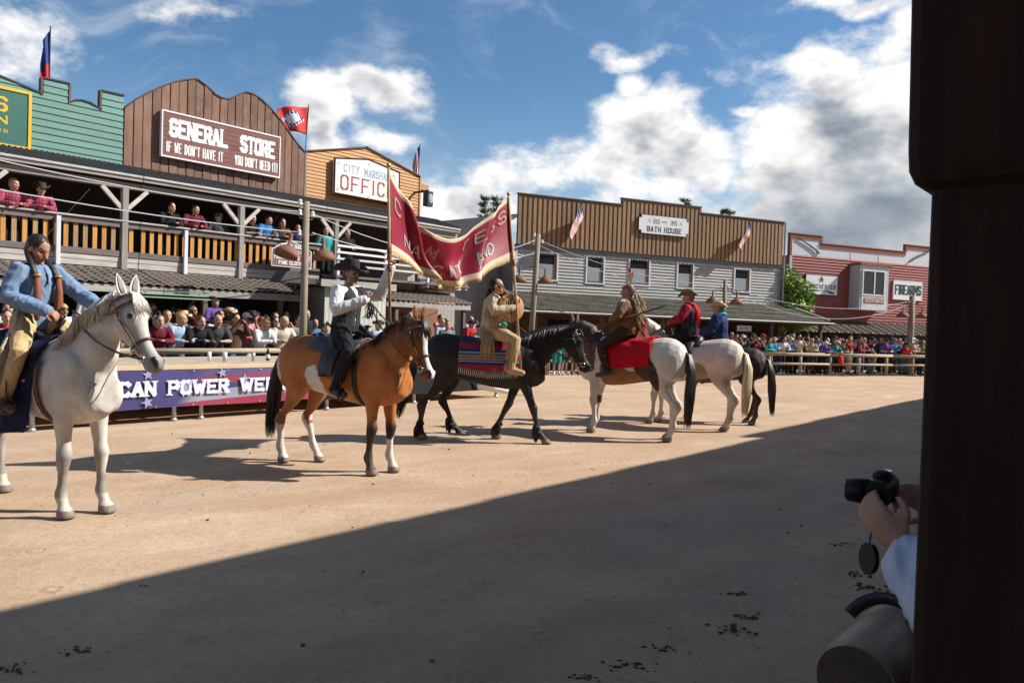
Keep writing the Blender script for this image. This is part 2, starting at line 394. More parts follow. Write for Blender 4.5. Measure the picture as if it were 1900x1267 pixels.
def interp(pts):
    xs = [p[0] for p in pts]; zs = [p[1] for p in pts]
    return lambda x: float(np.interp(x, xs, zs))
def clapwall(par, m, topf, x0, x1, z0, z1, h, y=0, name='siding_board', cut=None, lap=.022):
    k = 0; z = z0
    while z < z1 - .01:
        for a, b in spans(topf, x0, x1, z):
            segs = [(a, b)]
            if cut:
                for (c0, c1, cz0, cz1) in cut:
                    if z + h > cz0 + .01 and z < cz1 - .01:
                        ns = []
                        for (p, q) in segs:
                            if q <= c0 or p >= c1: ns.append((p, q)); continue
                            if p < c0: ns.append((p, c0))
                            if q > c1: ns.append((c1, q))
                        segs = ns
            for (p, q) in segs:
                if q - p > .04: clap(p, q, z, z + h + .012, topf if z + h > min(topf(x) for x in srange(p, q, .05)) - .02 else None, lap).obj(name, m, par, loc=(0, y, 0))
        z += h; k += 1
# people stand on the balcony later; section builder for verandas
def veranda(par, o, s0, s1, posts, shorts, kind='bal', balc=None, d0=19.3):
    L = lambda s: s - o
    y = lambda d: d - d0
    mb = MB(); corrugated(mb, L(s0), L(s1), y(18.10), 4.99, y(19.28), 5.36); mb.obj('veranda_roof', mat('corrugated_sheet', (.055, .05, .055), .6, .4, 5, .2, .2, (1, 1, 1), 0, .5, (.12, .10, .09)), par)
    MB().box(L(s0), L(s1), y(18.12), y(18.17), 4.83, 4.955).obj('eave_board', grey_w, par)
    MB().box(L(s0), L(s1), y(18.085), y(18.115), 4.915, 4.965).obj('gutter', mat('gutter_grey', (.42, .40, .38), .5, .2, 4), par)
    MB().bevbox(L(s0), L(s1), y(18.24), y(18.38), 4.64, 4.79).obj('beam', grey_w, par)
    for s in posts:
        MB().bevbox(L(s) - .07, L(s) + .07, y(18.21), y(18.35), 2.62, 4.64, .012).obj('post', grey_wz, par)
        for q in (-1, 1):
            a = Vector((L(s) + q * .06, y(18.28), 4.18)); b = Vector((L(s) + q * .50, y(18.28), 4.64))
            d = (b - a).normalized(); nn = Vector((d.z, 0, -d.x)) * .045
            MB().add([a - nn + Vector((0, -.04, 0)), b - nn + Vector((0, -.04, 0)), b + nn + Vector((0, -.04, 0)), a + nn + Vector((0, -.04, 0)), a - nn + Vector((0, .04, 0)), b - nn + Vector((0, .04, 0)), b + nn + Vector((0, .04, 0)), a + nn + Vector((0, .04, 0))],
                     [(0, 1, 2, 3), (7, 6, 5, 4), (0, 4, 5, 1), (1, 5, 6, 2), (2, 6, 7, 3), (3, 7, 4, 0)]).obj('brace', pale_w, par)
    for s in shorts: MB().bevbox(L(s) - .045, L(s) + .045, y(18.17), y(18.24), 2.78, 3.84, .008).obj('rail_post', white_wz, par)
    MB().box(L(s0), L(s1), y(18.3), y(20.2), 2.97, 3.05).obj('balcony_floor', greyd_w, par)
    MB().box(L(s0), L(s1), y(18.27), y(18.30), 2.95, 3.06).obj('fascia_board', pale_w, par)
    MB().box(L(s0), L(s1), y(18.28), y(18.31), 2.82, 2.94).obj('fascia_board', pale_w, par)
    MB().box(L(s0), L(s1), y(18.30), y(18.33), 2.60, 2.81).obj('fascia_board', wood('tan_board', (.34, .29, .22)), par)
    if kind == 'bal':
        MB().box(L(s0), L(s1), y(18.25), y(18.30), 3.74, 3.86).obj('hand_rail', greyd_w, par)
        MB().bevbox(L(s0), L(s1), y(18.2), y(18.36), 3.865, 3.91, .01).obj('rail_cap', wood('cap_wood', (.36, .33, .30)), par)
        MB().box(L(s0), L(s1), y(18.25), y(18.30), 3.07, 3.20).obj('bottom_rail', greyd_w, par)
        bm = MB().box(-.046, .046, y(18.30), y(18.328), 3.12, 3.80).mesh('baluster', wood('baluster_new', (.50, .24, .055), GZ, .25, .12)); bm2 = bm.copy(); bm2.materials[0] = wood('baluster_old', (.36, .22, .11), GZ, .25, .15)
        rr = random.Random(int(s0 * 10))
        s = s0 + .1
        while s < s1 - .05:
            link('baluster', rr.choice((bm, bm, bm2)), par, (L(s), 0, 0)); s += .197
    else:
        for z in (3.86, 3.68, 3.50, 3.32): MB().box(L(s0), L(s1), y(17.6), y(17.64), z - .03, z + .03).obj('hand_rail', wood('rail_white', (.60, .57, .50)), par)
        for s in srange(s0 + .1, s1 - .1, 1.6): MB().box(L(s) - .04, L(s) + .04, y(17.645), y(17.72), 2.9, 3.9).obj('rail_post', white_wz, par)
        MB().box(L(s0), L(s1), y(17.6), y(18.3), 2.97, 3.04).obj('balcony_floor', greyd_w, par)
def upper_wall(par, o, s0, s1, c, trims, d=20.2, d0=19.3, wins=()):
    L = lambda s: s - o
    MB().box(L(s0), L(s1), d - d0, d - d0 + .12, 3.05, 5.34).obj('upper_wall', c, par)
    for s in trims: MB().box(L(s) - .05, L(s) + .05, d - d0 - .035, d - d0 - .002, 3.06, 4.9).obj('door_frame', wood('trim_wood', (.24, .19, .155), GZ), par)
    for (a, b, z0, z1) in wins:
        MB().box(L(a), L(b), d - d0 - .03, d - d0 - .004, z0, z1).obj('window_pane', mat('dark_glass', (.02, .022, .025), .12, .1, 2, 0), par)
        for q in (a, b): MB().box(L(q) - .03, L(q) + .03, d - d0 - .05, d - d0 - .031, z0, z1).obj('window_frame', wood('trim_wood', (.24, .19, .155), GZ), par)
def lower_floor(par, o, s0, s1, c, d0=19.3, openings=()):
    L = lambda s: s - o
    MB().box(L(s0), L(s1), .3, .42, 0, 2.96).obj('lower_wall', c, par)
    for (a, b, z0, z1, m, nm) in openings:
        MB().box(L(a), L(b), .25, .297, z0, z1).obj(nm, m, par)
        for q in (a - .05, b): MB().box(L(q), L(q) + .05, .22, .298, z0, z1 + .06).obj('door_frame', wood('trim_wood', (.24, .19, .155), GZ), par)
def awning(par, o, s0, s1, m, posts, d0=19.3, fas=True):
    L = lambda s: s - o
    mb = MB(); tiles(mb, L(s0), L(s1), 16.9 - d0, 2.42, 18.3 - d0, 2.78, 7, .2, .02, .035)
    tag(mb.obj('roof_tiles', m, par, smooth=False), kind='stuff')
    MB().box(L(s0), L(s1), 16.93 - d0, 16.97 - d0, 2.22, 2.385).obj('awning_fascia', wood('fascia_grey', (.33, .31, .28)), par)
    MB().box(L(s0), L(s1), 16.98 - d0, 18.3 - d0, 2.36, 2.39).obj('awning_soffit', greyd_w, par)
    for s in posts: MB().bevbox(L(s) - .06, L(s) + .06, 17.0 - d0, 17.12 - d0, 0, 2.36, .01).obj('awning_post', wood('brown_post', (.15, .10, .075), GZ), par)
tile_m = mat('tile_brown', (.15, .12, .098), .85, .35, 4, .3, 0, (1, 1, 1), 0, .6, (.20, .155, .11))
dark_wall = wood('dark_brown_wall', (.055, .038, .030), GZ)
dk_green = mat('door_green', (.05, .085, .06), .6, .2, 4)
glass = mat('dark_glass', (.02, .022, .025), .12, .1, 2, 0)
# ---- green saloon
o = 2.4; gs = LF.emp('saloon_building', o, 19.3, 'green clapboard false-front saloon with crenellated parapet and yellow-edged sign', 'building')
gpts = [(2.4, 7.25), (3.2, 7.15), (4.2, 6.98), (5.84, 6.62), (5.845, 6.98), (6.37, 6.99), (6.375, 6.55), (6.5, 6.635), (6.65, 6.68), (6.85, 6.66), (7.075, 6.56), (7.08, 7.01), (7.58, 7.02)]
gtop = interp([(a - o, b) for a, b in gpts])
green = wood('green_paint_board', (.115, .225, .185), GX, .16, .07, .6, .3, (.10, .22, .17))
clapwall(gs, green, gtop, 0, 7.58 - o, 5.3, 7.4, .155)
MB().prism([(a - o, b - .02) for a, b in gpts] + [(7.57 - o, 5.3), (0, 5.3)], .014, .12).obj('false_front', wood('green_back', (.09, .17, .135)), gs)
dkt = mat('dark_trim', (.03, .035, .03), .6, .2, 4)
for k in range(len(gpts) - 1):
    (a, za), (b, zb) = gpts[k], gpts[k + 1]
    if b - a < .02: continue
    MB().add([(a - o - .012, -.035, za), (b - o + .012, -.035, zb), (b - o + .012, .13, zb), (a - o - .012, .13, za), (a - o - .012, -.035, za + .035), (b - o + .012, -.035, zb + .035), (b - o + .012, .13, zb + .035), (a - o - .012, .13, za + .035)],
             [(3, 2, 1, 0), (4, 5, 6, 7), (0, 1, 5, 4), (1, 2, 6, 5), (2, 3, 7, 6), (3, 0, 4, 7)]).obj('cap_board', dkt, gs)
for (a, z0, z1) in ((5.80, 6.6, 7.0), (7.04, 6.55, 7.03), (6.375, 6.56, 7.0)): MB().box(a - o, a - o + .045, -.03, .13, z0, z1).obj('corner_trim', wood('purple_brown', (.13, .085, .08), GZ), gs)
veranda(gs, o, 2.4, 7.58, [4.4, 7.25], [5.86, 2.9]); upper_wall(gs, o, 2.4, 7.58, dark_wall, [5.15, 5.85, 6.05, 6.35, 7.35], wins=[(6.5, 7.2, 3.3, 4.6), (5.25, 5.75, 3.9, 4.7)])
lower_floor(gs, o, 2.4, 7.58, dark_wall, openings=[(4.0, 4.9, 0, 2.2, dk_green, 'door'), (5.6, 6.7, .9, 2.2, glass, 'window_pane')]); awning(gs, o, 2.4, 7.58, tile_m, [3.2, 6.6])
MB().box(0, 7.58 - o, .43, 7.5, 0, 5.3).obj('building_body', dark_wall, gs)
# sign: only its right part is in view
sg = LF.emp('saloon_sign', 4.3, 19.22, 'dark green sign with yellow frame on the green saloon front', 'sign')
MB().box(-1.1, 1.24, -.03, .02, 5.36, 6.52).obj('panel', mat('sign_green', (.04, .13, .10), .5, .1, 5), sg)
yl = mat('sign_yellow', (.72, .42, .03), .5, .1, 6)
for b in ((-1.1, 1.24, 5.30, 5.36), (-1.1, 1.24, 6.52, 6.58), (-1.16, -1.1, 5.3, 6.58), (1.24, 1.30, 5.3, 6.58)): MB().box(b[0], b[1], -.05, .02, b[2], b[3]).obj('frame', yl, sg)
lett(sg, yl, ('S', .56, .86, 6.04, 6.36, -.031, dict(th=.14)), ('ON', .30, .86, 5.78, 5.96, -.031, dict(th=.18)), ('ERS', .5, .86, 5.60, 5.67, -.031, dict(th=.17, serif=False)))
# ---- general store
o = 7.6; gn = LF.emp('general_store', o, 19.3, 'brown vertical-board general store with a curved double-humped false front', 'building')
cpts = [(7.6, 6.72), (7.9, 7.02), (8.22, 7.28), (8.5, 7.48), (8.75, 7.64), (9.1, 7.80), (9.38, 7.89), (9.62, 7.78), (9.9, 7.61), (10.1, 7.565), (10.28, 7.59), (10.5, 7.74), (10.74, 7.90), (10.95, 7.90), (11.2, 7.82), (11.5, 7.64), (11.84, 7.37), (12.1, 7.12), (12.35, 6.86), (12.66, 6.63)]
ctop = interp([(a - o, b) for a, b in cpts])
brown = wood('brown_board', (.175, .088, .056), GZ, .35, .22, .75, .5, (.26, .20, .17))
W = 5.06; nb = 23
for i in range(nb):
    a = W * i / nb + .004; b = W * (i + 1) / nb - .02; yy = -.012 * (i % 2) - random.random() * .006
    MB().prism([(a, 5.3), (b, 5.3), (b, ctop(b)), ((a + b) / 2, ctop((a + b) / 2)), (a, ctop(a))], -.03 + yy, 0).obj('wall_board', brown, gn)
MB().prism([(a - o, b - .01) for a, b in cpts] + [(W, 5.3), (0, 5.3)], .004, .1).obj('false_front', mat('seam_dark', (.035, .02, .014), .9), gn)
cap = MB(); rg = []
for x in srange(0, W, .06): z = ctop(x); rg.append([(x, -.06, z), (x, -.06, z + .035), (x, .11, z + .035), (x, .11, z)])
cap.loft(rg).obj('cap_board', wood('cap_brown', (.10, .06, .045)), gn)
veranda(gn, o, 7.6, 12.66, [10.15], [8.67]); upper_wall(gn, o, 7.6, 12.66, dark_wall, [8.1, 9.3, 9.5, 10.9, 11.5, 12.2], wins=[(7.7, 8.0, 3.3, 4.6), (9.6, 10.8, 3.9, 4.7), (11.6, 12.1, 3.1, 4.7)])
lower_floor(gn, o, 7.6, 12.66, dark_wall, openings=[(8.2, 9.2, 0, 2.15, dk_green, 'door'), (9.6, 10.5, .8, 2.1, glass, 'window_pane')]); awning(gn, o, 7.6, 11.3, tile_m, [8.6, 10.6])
MB().box(0, W, .43, 7.5, 0, 5.3).obj('building_body', dark_wall, gn)
sg = LF.emp('general_store_sign', 8.46, 19.17, 'brown plank sign with white block letters on the general store', 'sign')
mar = wood('sign_maroon', (.20, .085, .070), GX, .2, .1)
nz = 9
for i in range(nz): MB().box(.0, 3.27, -.04, .04, 5.76 + 1.08 * i / nz, 5.76 + 1.08 * (i + 1) / nz - .008).obj('plank', mar, sg)
MB().box(0.0, 3.27, .041, .06, 5.76, 6.84).obj('backing', greyd_w, sg)
wp = mat('white_paint', (.72, .70, .68), .7, .12, 8)
for b in ((-.03, 3.30, 5.72, 5.757), (-.03, 3.30, 6.843, 6.88), (-.03, -.001, 5.757, 6.843), (3.271, 3.3, 5.757, 6.843)): MB().box(b[0], b[1], -.055, .06, b[2], b[3]).obj('frame', wp, sg)
lett(sg, wp, ('GENERAL', .18, 1.72, 6.24, 6.72, -.041, dict(th=.21, vw=.15, gap=.14)), ('STORE', 2.10, 3.12, 6.22, 6.70, -.041, dict(th=.21, vw=.15, gap=.14)), ("IF WE DON'T HAVE IT", .10, 1.60, 5.86, 6.12, -.041, dict(th=.10, vw=.12, gap=.3)), ("YOU DON'T NEED IT!", 1.94, 3.22, 5.86, 6.12, -.041, dict(th=.10, vw=.12, gap=.3)))
# ---- marshal's office
o = 12.68; ma = LF.emp('marshal_office', o, 19.3, 'orange clapboard marshal office with a low gabled false front', 'building')
mp_ = [(12.68, 6.66), (14.9, 7.22), (17.15, 6.68)]; mtop = interp([(a - o, b) for a, b in mp_])
orange = wood('orange_board', (.46, .215, .068), GX, .2, .09, .6, .25, (.33, .15, .05))
clapwall(ma, orange, mtop, 0, 4.47, 5.33, 7.3, .105)
MB().prism([(0, 5.33), (4.47, 5.33), (4.46, 6.66), (2.22, 7.2), (0.01, 6.64)], .014, .12).obj('false_front', wood('orange_back', (.2, .1, .04)), ma)
for (a, za), (b, zb) in zip(mp_, mp_[1:]):
    MB().add([(a - o - .03, -.06, za), (b - o + .03, -.06, zb), (b - o + .03, .14, zb), (a - o - .03, .14, za), (a - o - .03, -.06, za + .04), (b - o + .03, -.06, zb + .04), (b - o + .03, .14, zb + .04), (a - o - .03, .14, za + .04)],
             [(3, 2, 1, 0), (4, 5, 6, 7), (0, 1, 5, 4), (1, 2, 6, 5), (2, 3, 7, 6), (3, 0, 4, 7)]).obj('cap_board', wood('cap_brown', (.10, .06, .045)), ma)
MB().box(4.47, 4.53, -.04, .12, 5.33, 6.68).obj('corner_trim', orange, ma); MB().box(-.02, .05, -.035, -.019, 5.33, 6.66).obj('corner_trim', wood('trim_wood', (.24, .19, .155), GZ), ma)
MB().box(4.46, 5.0, .1, 1.4, 6.3, 6.5).obj('side_roof', orange, ma)
veranda(ma, o, 12.68, 18.0, [13.1, 16.3], [], 'rails'); upper_wall(ma, o, 12.68, 17.2, wood('ochre_wall', (.34, .155, .025), GZ, .15, .05), [13.6, 14.9, 15.9], wins=[(13.0, 13.45, 3.2, 4.6)])
lower_floor(ma, o, 12.68, 18.5, wood('brown_lower', (.22, .10, .045), GZ), openings=[(15.6, 16.4, 0, 2.1, dk_green, 'door'), (16.9, 17.6, .8, 2.0, glass, 'window_pane')]); awning(ma, o, 13.95, 17.4, mat('tile_brown', ()), [14.4, 17.2])
MB().box(0, 4.46, .43, 7.5, 0, 5.3).obj('building_body', dark_wall, ma)
sg = LF.emp('marshal_office_sign', 13.62, 19.17, 'cream house-shaped sign lettered in red and blue on the orange front', 'sign')
spoly = [(0, 5.60), (2.52, 5.60), (2.52, 6.64), (1.26, 6.83), (0, 6.64)]
MB().prism(spoly, -.04, .06).obj('panel', wood('sign_cream', (.74, .68, .62), GX, .08, .03, .6, .25, (.55, .47, .42)), sg)
fr = MB(); ring = spoly + [spoly[0]]
for (a, za), (b, zb) in zip(ring, ring[1:]):
    d = Vector((b - a, 0, zb - za)).normalized() * .02; fr.tube([(a - d.x, -.03, za - d.z), (b + d.x, -.03, zb + d.z)], [.035, .035], 4)
fr.obj('frame', wood('frame_maroon', (.09, .04, .045)), sg)
red_p = mat('red_paint', (.30, .05, .06), .6, .1, 8); blue_p = mat('blue_grey_paint', (.24, .36, .46), .6, .12, 8)
mb = MB(); text(mb, 'OFFICE', .2, 2.34, 5.74, 6.20, -.041, th=.10, vw=.13, gap=.22); mb.obj('lettering', red_p, sg)
mb = MB(); text(mb, 'CITY', .32, .92, 6.30, 6.54, -.041, th=.13); mb.obj('lettering', blue_p, sg)
mb = MB(); text(mb, "MARSHAL'S", 1.1, 2.34, 6.28, 6.52, -.041, th=.13); mb.obj('lettering', blue_p, sg)
mb = MB()
for (x, z) in ((.12, 6.5), (.12, 5.72), (1.3, 5.66), (2.4, 5.7), (1.3, 6.68)):
    for q in range(7):
        a0, a1 = q * .75, (q + 1) * .75; r = .05
        mb.add([(x + r * math.cos(a) * k, -.043, z + r * math.sin(a) * k) for a, k in ((a0, .75), (a1, .75), (a1, 1.), (a0, 1.))], [(0, 1, 2, 3)])
mb.obj('scroll', red_p, sg)
fl = LF.emp('floodlight', 16.95, 18.6, 'black floodlight mounted at the corner of the orange office', 'floodlight')
MB().bevbox(-.17, .17, -.1, .12, 5.62, 6.10, .05).obj('housing', mat('black_metal', (.02, .02, .022), .45, .1, 5), fl); MB().ell((.02, -.1, 5.86), (.11, .03, .17), 12, 8).obj('lens', mat('lens_glass', (.35, .36, .38), .1, .1, 3, 0), fl); MB().box(-.03, .03, .0, .7, 6.1, 6.16).obj('bracket', mat('black_metal', ()), fl)
# kiosk
o = 11.4; kk = LF.emp('ticket_kiosk', o, 16.3, 'narrow plank kiosk with dark roof standing under the town sign', 'kiosk')
kd = wood('kiosk_dark', (.16, .15, .12), GZ); kl = wood('kiosk_pale', (.46, .46, .39), GZ, .12, .06)
MB().box(0.02, 2.0, .02, 1.65, 0, 2.62).obj('wall', kd, kk)
for i in range(14): MB().box(.0 + .143 * i, .0 + .143 * (i + 1) - .012, -.012, .018, 0, 2.62).obj('plank', kl, kk)
for i in range(8): MB().box(-.012, .018, .022 + .2 * i, .022 + .2 * (i + 1) - .01, 0, 2.6).obj('plank', kd, kk)
MB().box(-.25, 2.15, -.2, 1.7, 2.64, 2.70).obj('roof', mat('roof_felt', (.07, .07, .07), .9, .2, 6), kk); MB().box(-.27, 2.17, -.23, -.2, 2.62, 2.80).obj('roof_fascia', wood('fascia_grey', ()), kk)
MB().prism([(-1.3, 2.66), (-.26, 2.66), (-.26, 2.74), (-.9, 2.95), (-1.1, 2.93)], .0, .5).obj('canopy', mat('roof_felt', ()), kk)
sg = LF.emp('town_clothing_sign', 10.81, 17.86, 'small maroon arched sign with white lettering above the kiosk', 'sign')
pl_ = [(0, 3.15), (1.22, 3.15), (1.22, 3.62), (1.0, 3.74), (.6, 3.86), (.25, 3.74), (0, 3.60)]
MB().prism(pl_, 0, .03).obj('panel', mat('sign_white', (.75, .73, .72), .6, .08, 5), sg)
MB().prism([(.03 + x * .951, 3.18 + (z - 3.15) * .93) for x, z in pl_], -.012, -.001).obj('field', mar, sg)
mb = MB(); text(mb, 'TOWN HALL', .25, 1.0, 3.66, 3.77, -.013, th=.2); mb.obj('lettering', wp, sg)
mb = MB(); text(mb, 'TAILOR', .3, .95, 3.52, 3.60, -.013, th=.16, serif=False); mb.obj('lettering', wp, sg)
mb = MB(); text(mb, 'FRONTIER OLD WEST', .06, 1.16, 3.35, 3.48, -.013, th=.15); mb.obj('lettering', wp, sg)
mb = MB(); text(mb, 'FINE CLOTHING', .2, 1.1, 3.21, 3.31, -.013, th=.2); mb.obj('lettering', wp, sg)
# small green plank awning above the shop front
ga = LF.emp('green_plank_awning', 7.0, 16.35, 'short green plank canopy jutting from the shop front under the tiles', 'canopy')
gp = wood('green_plank', (.20, .27, .19), GX, .2, .1)
for i in range(3): MB().box(-.15 - .05 * i, 1.35 + .06 * i, -.0 - .16 * i, .17 - .16 * i, 2.27 - .075 * i, 2.30 - .075 * i).obj('plank', gp, ga)
for x in (.0, 1.2): MB().tube([(x, .15, 2.24), (x, .6, 2.0)], .02, 6).obj('bracket', greyd_w, ga)
MB().box(.7, .74, .35, .4, 1.55, 1.95).obj('hook', greyd_w, ga)
# grey shed wall beyond the office
gw = LF.emp('grey_shed', 18.9, 22.0, 'grey plank shed with a sloping roof between the office and the bath house', 'shed')
gp2 = wood('shed_plank', (.34, .31, .27), GZ, .15, .08)
for i in range(30): MB().prism([(.2 * i, 0), (.2 * i + .188, 0), (.2 * i + .188, 3.6 + .094 * (i + 1)), (.2 * i, 3.6 + .094 * i)], 0, .04).obj('plank', gp2, gw)
MB().prism([(0.01, 0), (5.99, 0), (5.99, 6.38), (0.01, 3.58)], .05, 5).obj('shed_body', gp2, gw)
MB().prism([(-.4, 3.44), (6.2, 6.55), (6.2, 6.68), (-.4, 3.57)], -.35, 5.2).obj('roof', mat('roof_dark', (.07, .06, .055), .85, .3, 4), gw)
bl_ = LF.emp('striped_board', 16.4, 18.2, 'red and white striped panel on the balcony end', 'panel')
for i in range(9): MB().box(.2 * i, .2 * i + .2, 0, .04, 2.92, 3.2).obj('stripe', mat('stripe_red', (.26, .03, .035), .6) if i % 2 else wp, bl_)

# ================================================================ stage
st = LF.emp('low_stage', 2.6, 12.5, 'long low timber stage with steel legs beside the street', 'stage')
MB().box(0, 11.6, .0, 1.9, .87, .955).obj('stage_edge', wood('new_timber', (.62, .46, .29), GX, .14, .0, .6, .2), st)
for i in range(9): MB().box(.01, 11.59, .012 + .209 * i, .012 + .209 * (i + 1) - .008, .956, .972).obj('deck_board', wood('deck_ply', (.40, .33, .25)), st)
steel = mat('galvanised', (.42, .43, .45), .45, .15, 9, .05, .6)
for s in (1.15, 3.25, 3.72, 5.9, 6.3, 8.6, 9.0, 11.3):
    lg = MB().tube([(s, .06, 0), (s, .06, .87)], .036, 10).obj('leg', steel, st, True)
    MB().lathe([(.055, .004), (.055, .03), (.03, .06)], 10, (s, .06, 0)).obj('foot', steel, lg)
for s in (1.1, 4.5, 8.0, 11.2): MB().tube([(s, 1.8, 0), (s, 1.8, .87)], .036, 8).obj('leg', steel, st, True)
MB().box(6.2, 11.6, .02, .04, .2, .868).obj('front_shade_sheet', mat('stage_black', (.012, .012, .013), .95), st)  # black sheet added to stand in for the dark shade under the stage
MB().box(0, 11.6, 1.86, 1.9, .0, .86).obj('back_skirt', mat('stage_black', (.012, .012, .013), .95), st)
ban = LF.emp('stage_banner', 2.6, 12.46, 'blue and red printed banner reading power week along the stage front', 'banner')
bb = MB(); xs = srange(0, 6.1, .14); rng = [[], [], [], []]
for x in xs:
    for k, z in enumerate((.245, .45, .66, .865)): rng[k].append((x, -.012 + .010 * math.sin(x * 3.1 + k * 1.3) + .006 * math.sin(x * 7.7 - k), z + (.008 * math.sin(x * 2.3) if k == 0 else 0)))
bo = bb.loft(rng, 0, cap=False, closed=False)
def banner_mat():
    m = bpy.data.materials.new('banner_print'); m.use_nodes = True; t = NT(m.node_tree); bs = m.node_tree.nodes['Principled BSDF']
    s = t.n('ShaderNodeSeparateXYZ', Vector=t.n('ShaderNodeTexCoord').outputs['Object'])
    z = t.math('SUBTRACT', s.outputs[2], t.math('MULTIPLY', t.math('SUBTRACT', s.outputs[0], 3.), .068))
    z = t.math('ADD', z, t.math('MULTIPLY', t.math('SINE', t.math('MULTIPLY', s.outputs[0], 1.4)), .02))
    cr = t.n('ShaderNodeValToRGB', Fac=t.mr(z, -.1, .9, 0, 1)); cr.color_ramp.interpolation = 'CONSTANT'; e = cr.color_ramp.elements
    e[0].position = 0; e[0].color = (.27, .035, .06, 1); e[1].position = .36; e[1].color = (.26, .27, .33, 1)
    for p, c in ((.54, (.045, .05, .17)), (.63, (.24, .05, .085)), (.78, (.09, .085, .2)), (.88, (.18, .05, .10))):
        q = e.new(p); q.color = (*c, 1)
    blue = t.mr(t.math('ADD', s.outputs[0], t.math('MULTIPLY', s.outputs[2], -.6)), 3.0, 3.4, 1, 0, True)
    c = t.mix(blue, cr.outputs[0], (.055, .05, .16))
    t.set(bs.inputs['Base Color'], c); bs.inputs['Roughness'].default_value = .45
    return m
bo.obj('printed_cloth', banner_mat(), ban, True)
def star(mb, x, z, r, y, rot=0):
    p = []
    for k in range(10):
        a = math.pi / 2 + rot + k * math.pi / 5; q = r if k % 2 == 0 else r * .42; p.append((x + q * math.cos(a), y, z + q * math.sin(a)))
    mb.add([(x, y, z)] + p, [(0, 1 + k, 1 + (k + 1) % 10) for k in range(10)])
for (x, z, r, q) in ((2.75, .80, .15, .1), (3.35, .56, .16, .5), (4.02, .80, .13, .2), (4.45, .68, .1, 0), (5.1, .80, .09, .2), (2.75, .35, .1, .3), (1.3, .7, .14, .2), (.6, .45, .13, .4), (1.9, .5, .12, 0), (5.9, .5, .11, .4)):
    mb = MB(); star(mb, x, min(z, .81), min(r, .865 - min(z, .81) + .03), -.036, q); mb.obj('printed_star', mat('print_lilac', (.30, .30, .44), .5, .1, 9), ban)
kw_ = dict(th=.22, vw=.21, gap=.12); lett(ban, mat('print_white', (.62, .62, .74), .55, .25, 14), ('CAN', 2.30, 2.88, .45, .70, -.044, kw_), ('POWER', 3.08, 4.14, .45, .70, -.044, kw_), ('WEEK', 4.36, 5.30, .45, .70, -.044, kw_))
mb = MB()
for x in srange(.4, 6, .62):
    for z in (.27, .845): mb.ell((x, -.028, z), (.012, .012, .012), 6, 4)
mb.obj('eyelet', steel, ban)
tp = MB(); a = LF.w(13.0, 12.42, .62); b = LF.w(14.9, 12.36, .02); c = LF.w(13.1, 12.44, .02); d = LF.w(13.6, 12.3, .30)
tp.loft([[a, a + (d - a) * .5 + Vector((0, 0, .02)), d, d.lerp(b, .5) - Vector((0, 0, .03)), b], [c + Vector((0, 0, .3)), c + Vector((0, 0, .22)), c.lerp(b, .35) + Vector((0, 0, .12)), c.lerp(b, .6) + Vector((0, 0, .05)), b + Vector((-.05, 0, 0))]], 0, False, False)
tpo = tp.obj('white_tarp', mat('tarp_white', (.68, .68, .70), .6, .08, 4), smooth=True); tag(tpo, 'white tarpaulin corner hanging off the end of the stage', 'tarpaulin'); tpo.modifiers.new('thickness', 'SOLIDIFY').thickness = .006
# cups and bottles standing on the stage
def cup(s, d, h, r, m, name, label, lid=None):
    c = LF.emp(name, s, d, label, name.split('_')[-1], 'drinks left on the stage', z=.973)
    MB().lathe([(r * .8, 0), (r, h), (r * .93, h), (r * .76, .01)], 12).obj('wall', m, c, True)
    if lid: MB().lathe([(r * .78, h * .55), (r * .9, h * .57), (r * .9, h * .8), (r * .78, h * .82)], 12).obj('sleeve', lid, c)
    return c
cup(4.6, 12.75, .12, .045, mat('cup_blue', (.05, .38, .62), .4, .05), 'paper_cup', 'bright blue paper cup on the stage edge')
cup(6.62, 12.9, .17, .035, wp, 'plastic_cup', 'tall white plastic cup on the stage'); cup(6.86, 12.8, .17, .045, mat('clear_plastic', (.55, .56, .58), .15, .05), 'beer_cup', 'clear plastic beer cup on the stage')
cup(7.42, 12.8, .16, .035, mat('can_grey', (.5, .5, .52), .35, .1, 6, 0, .7), 'drink_can', 'silver drink can with a red band on the stage', mat('can_red', (.5, .02, .03), .4))
bt = LF.emp('glass_bottle', 7.75, 12.85, 'dark green glass bottle on the stage', 'bottle', 'drinks left on the stage', z=.973); MB().lathe([(.03, 0), (.034, .02), (.034, .16), (.014, .21), (.013, .27)], 12).obj('glass', mat('bottle_glass', (.012, .03, .015), .1, .1, 3, 0), bt, True); MB().lathe([(.036, .05), (.036, .12)], 12).obj('paper_label', wp, bt)
# left crowd rail
logm = wood('rail_log', (.35, .275, .185), GX, .25, .1)
logz = wood('rail_log_post', (.32, .25, .165), GZ, .25, .1)
def log_fence(F, s0, s1, d, zt, r, step, label, lower=None, rr=.07, rlen=4.):
    e = F.emp('log_rail_fence', s0, d, label, 'fence')
    for s in srange(0, s1 - s0, step): MB().tube([(s, .03, 0), (s, .03, zt - r * .8)], rr, 10).obj('post', logz, e, True)
    x = 0
    while x < s1 - s0:
        b = min(x + rlen, s1 - s0); q = random.uniform(.9, 1.08)
        MB().tube([(x, 0, zt), ((x + b) / 2, random.uniform(-.01, .01), zt + random.uniform(-.012, .012)), (b - .006, 0, zt)], [r * q, r * .98, r * .93], 12).obj('rail', logm, e, True)
        if lower: MB().tube([(x, 0, lower), (b - .006, 0, lower)], r * .7, 10).obj('rail', logm, e, True)
        x = b
    return e
log_fence(LF, 2.5, 19.5, 15.5, 1.03, .065, 2.1, 'round log rail fence behind the stage')
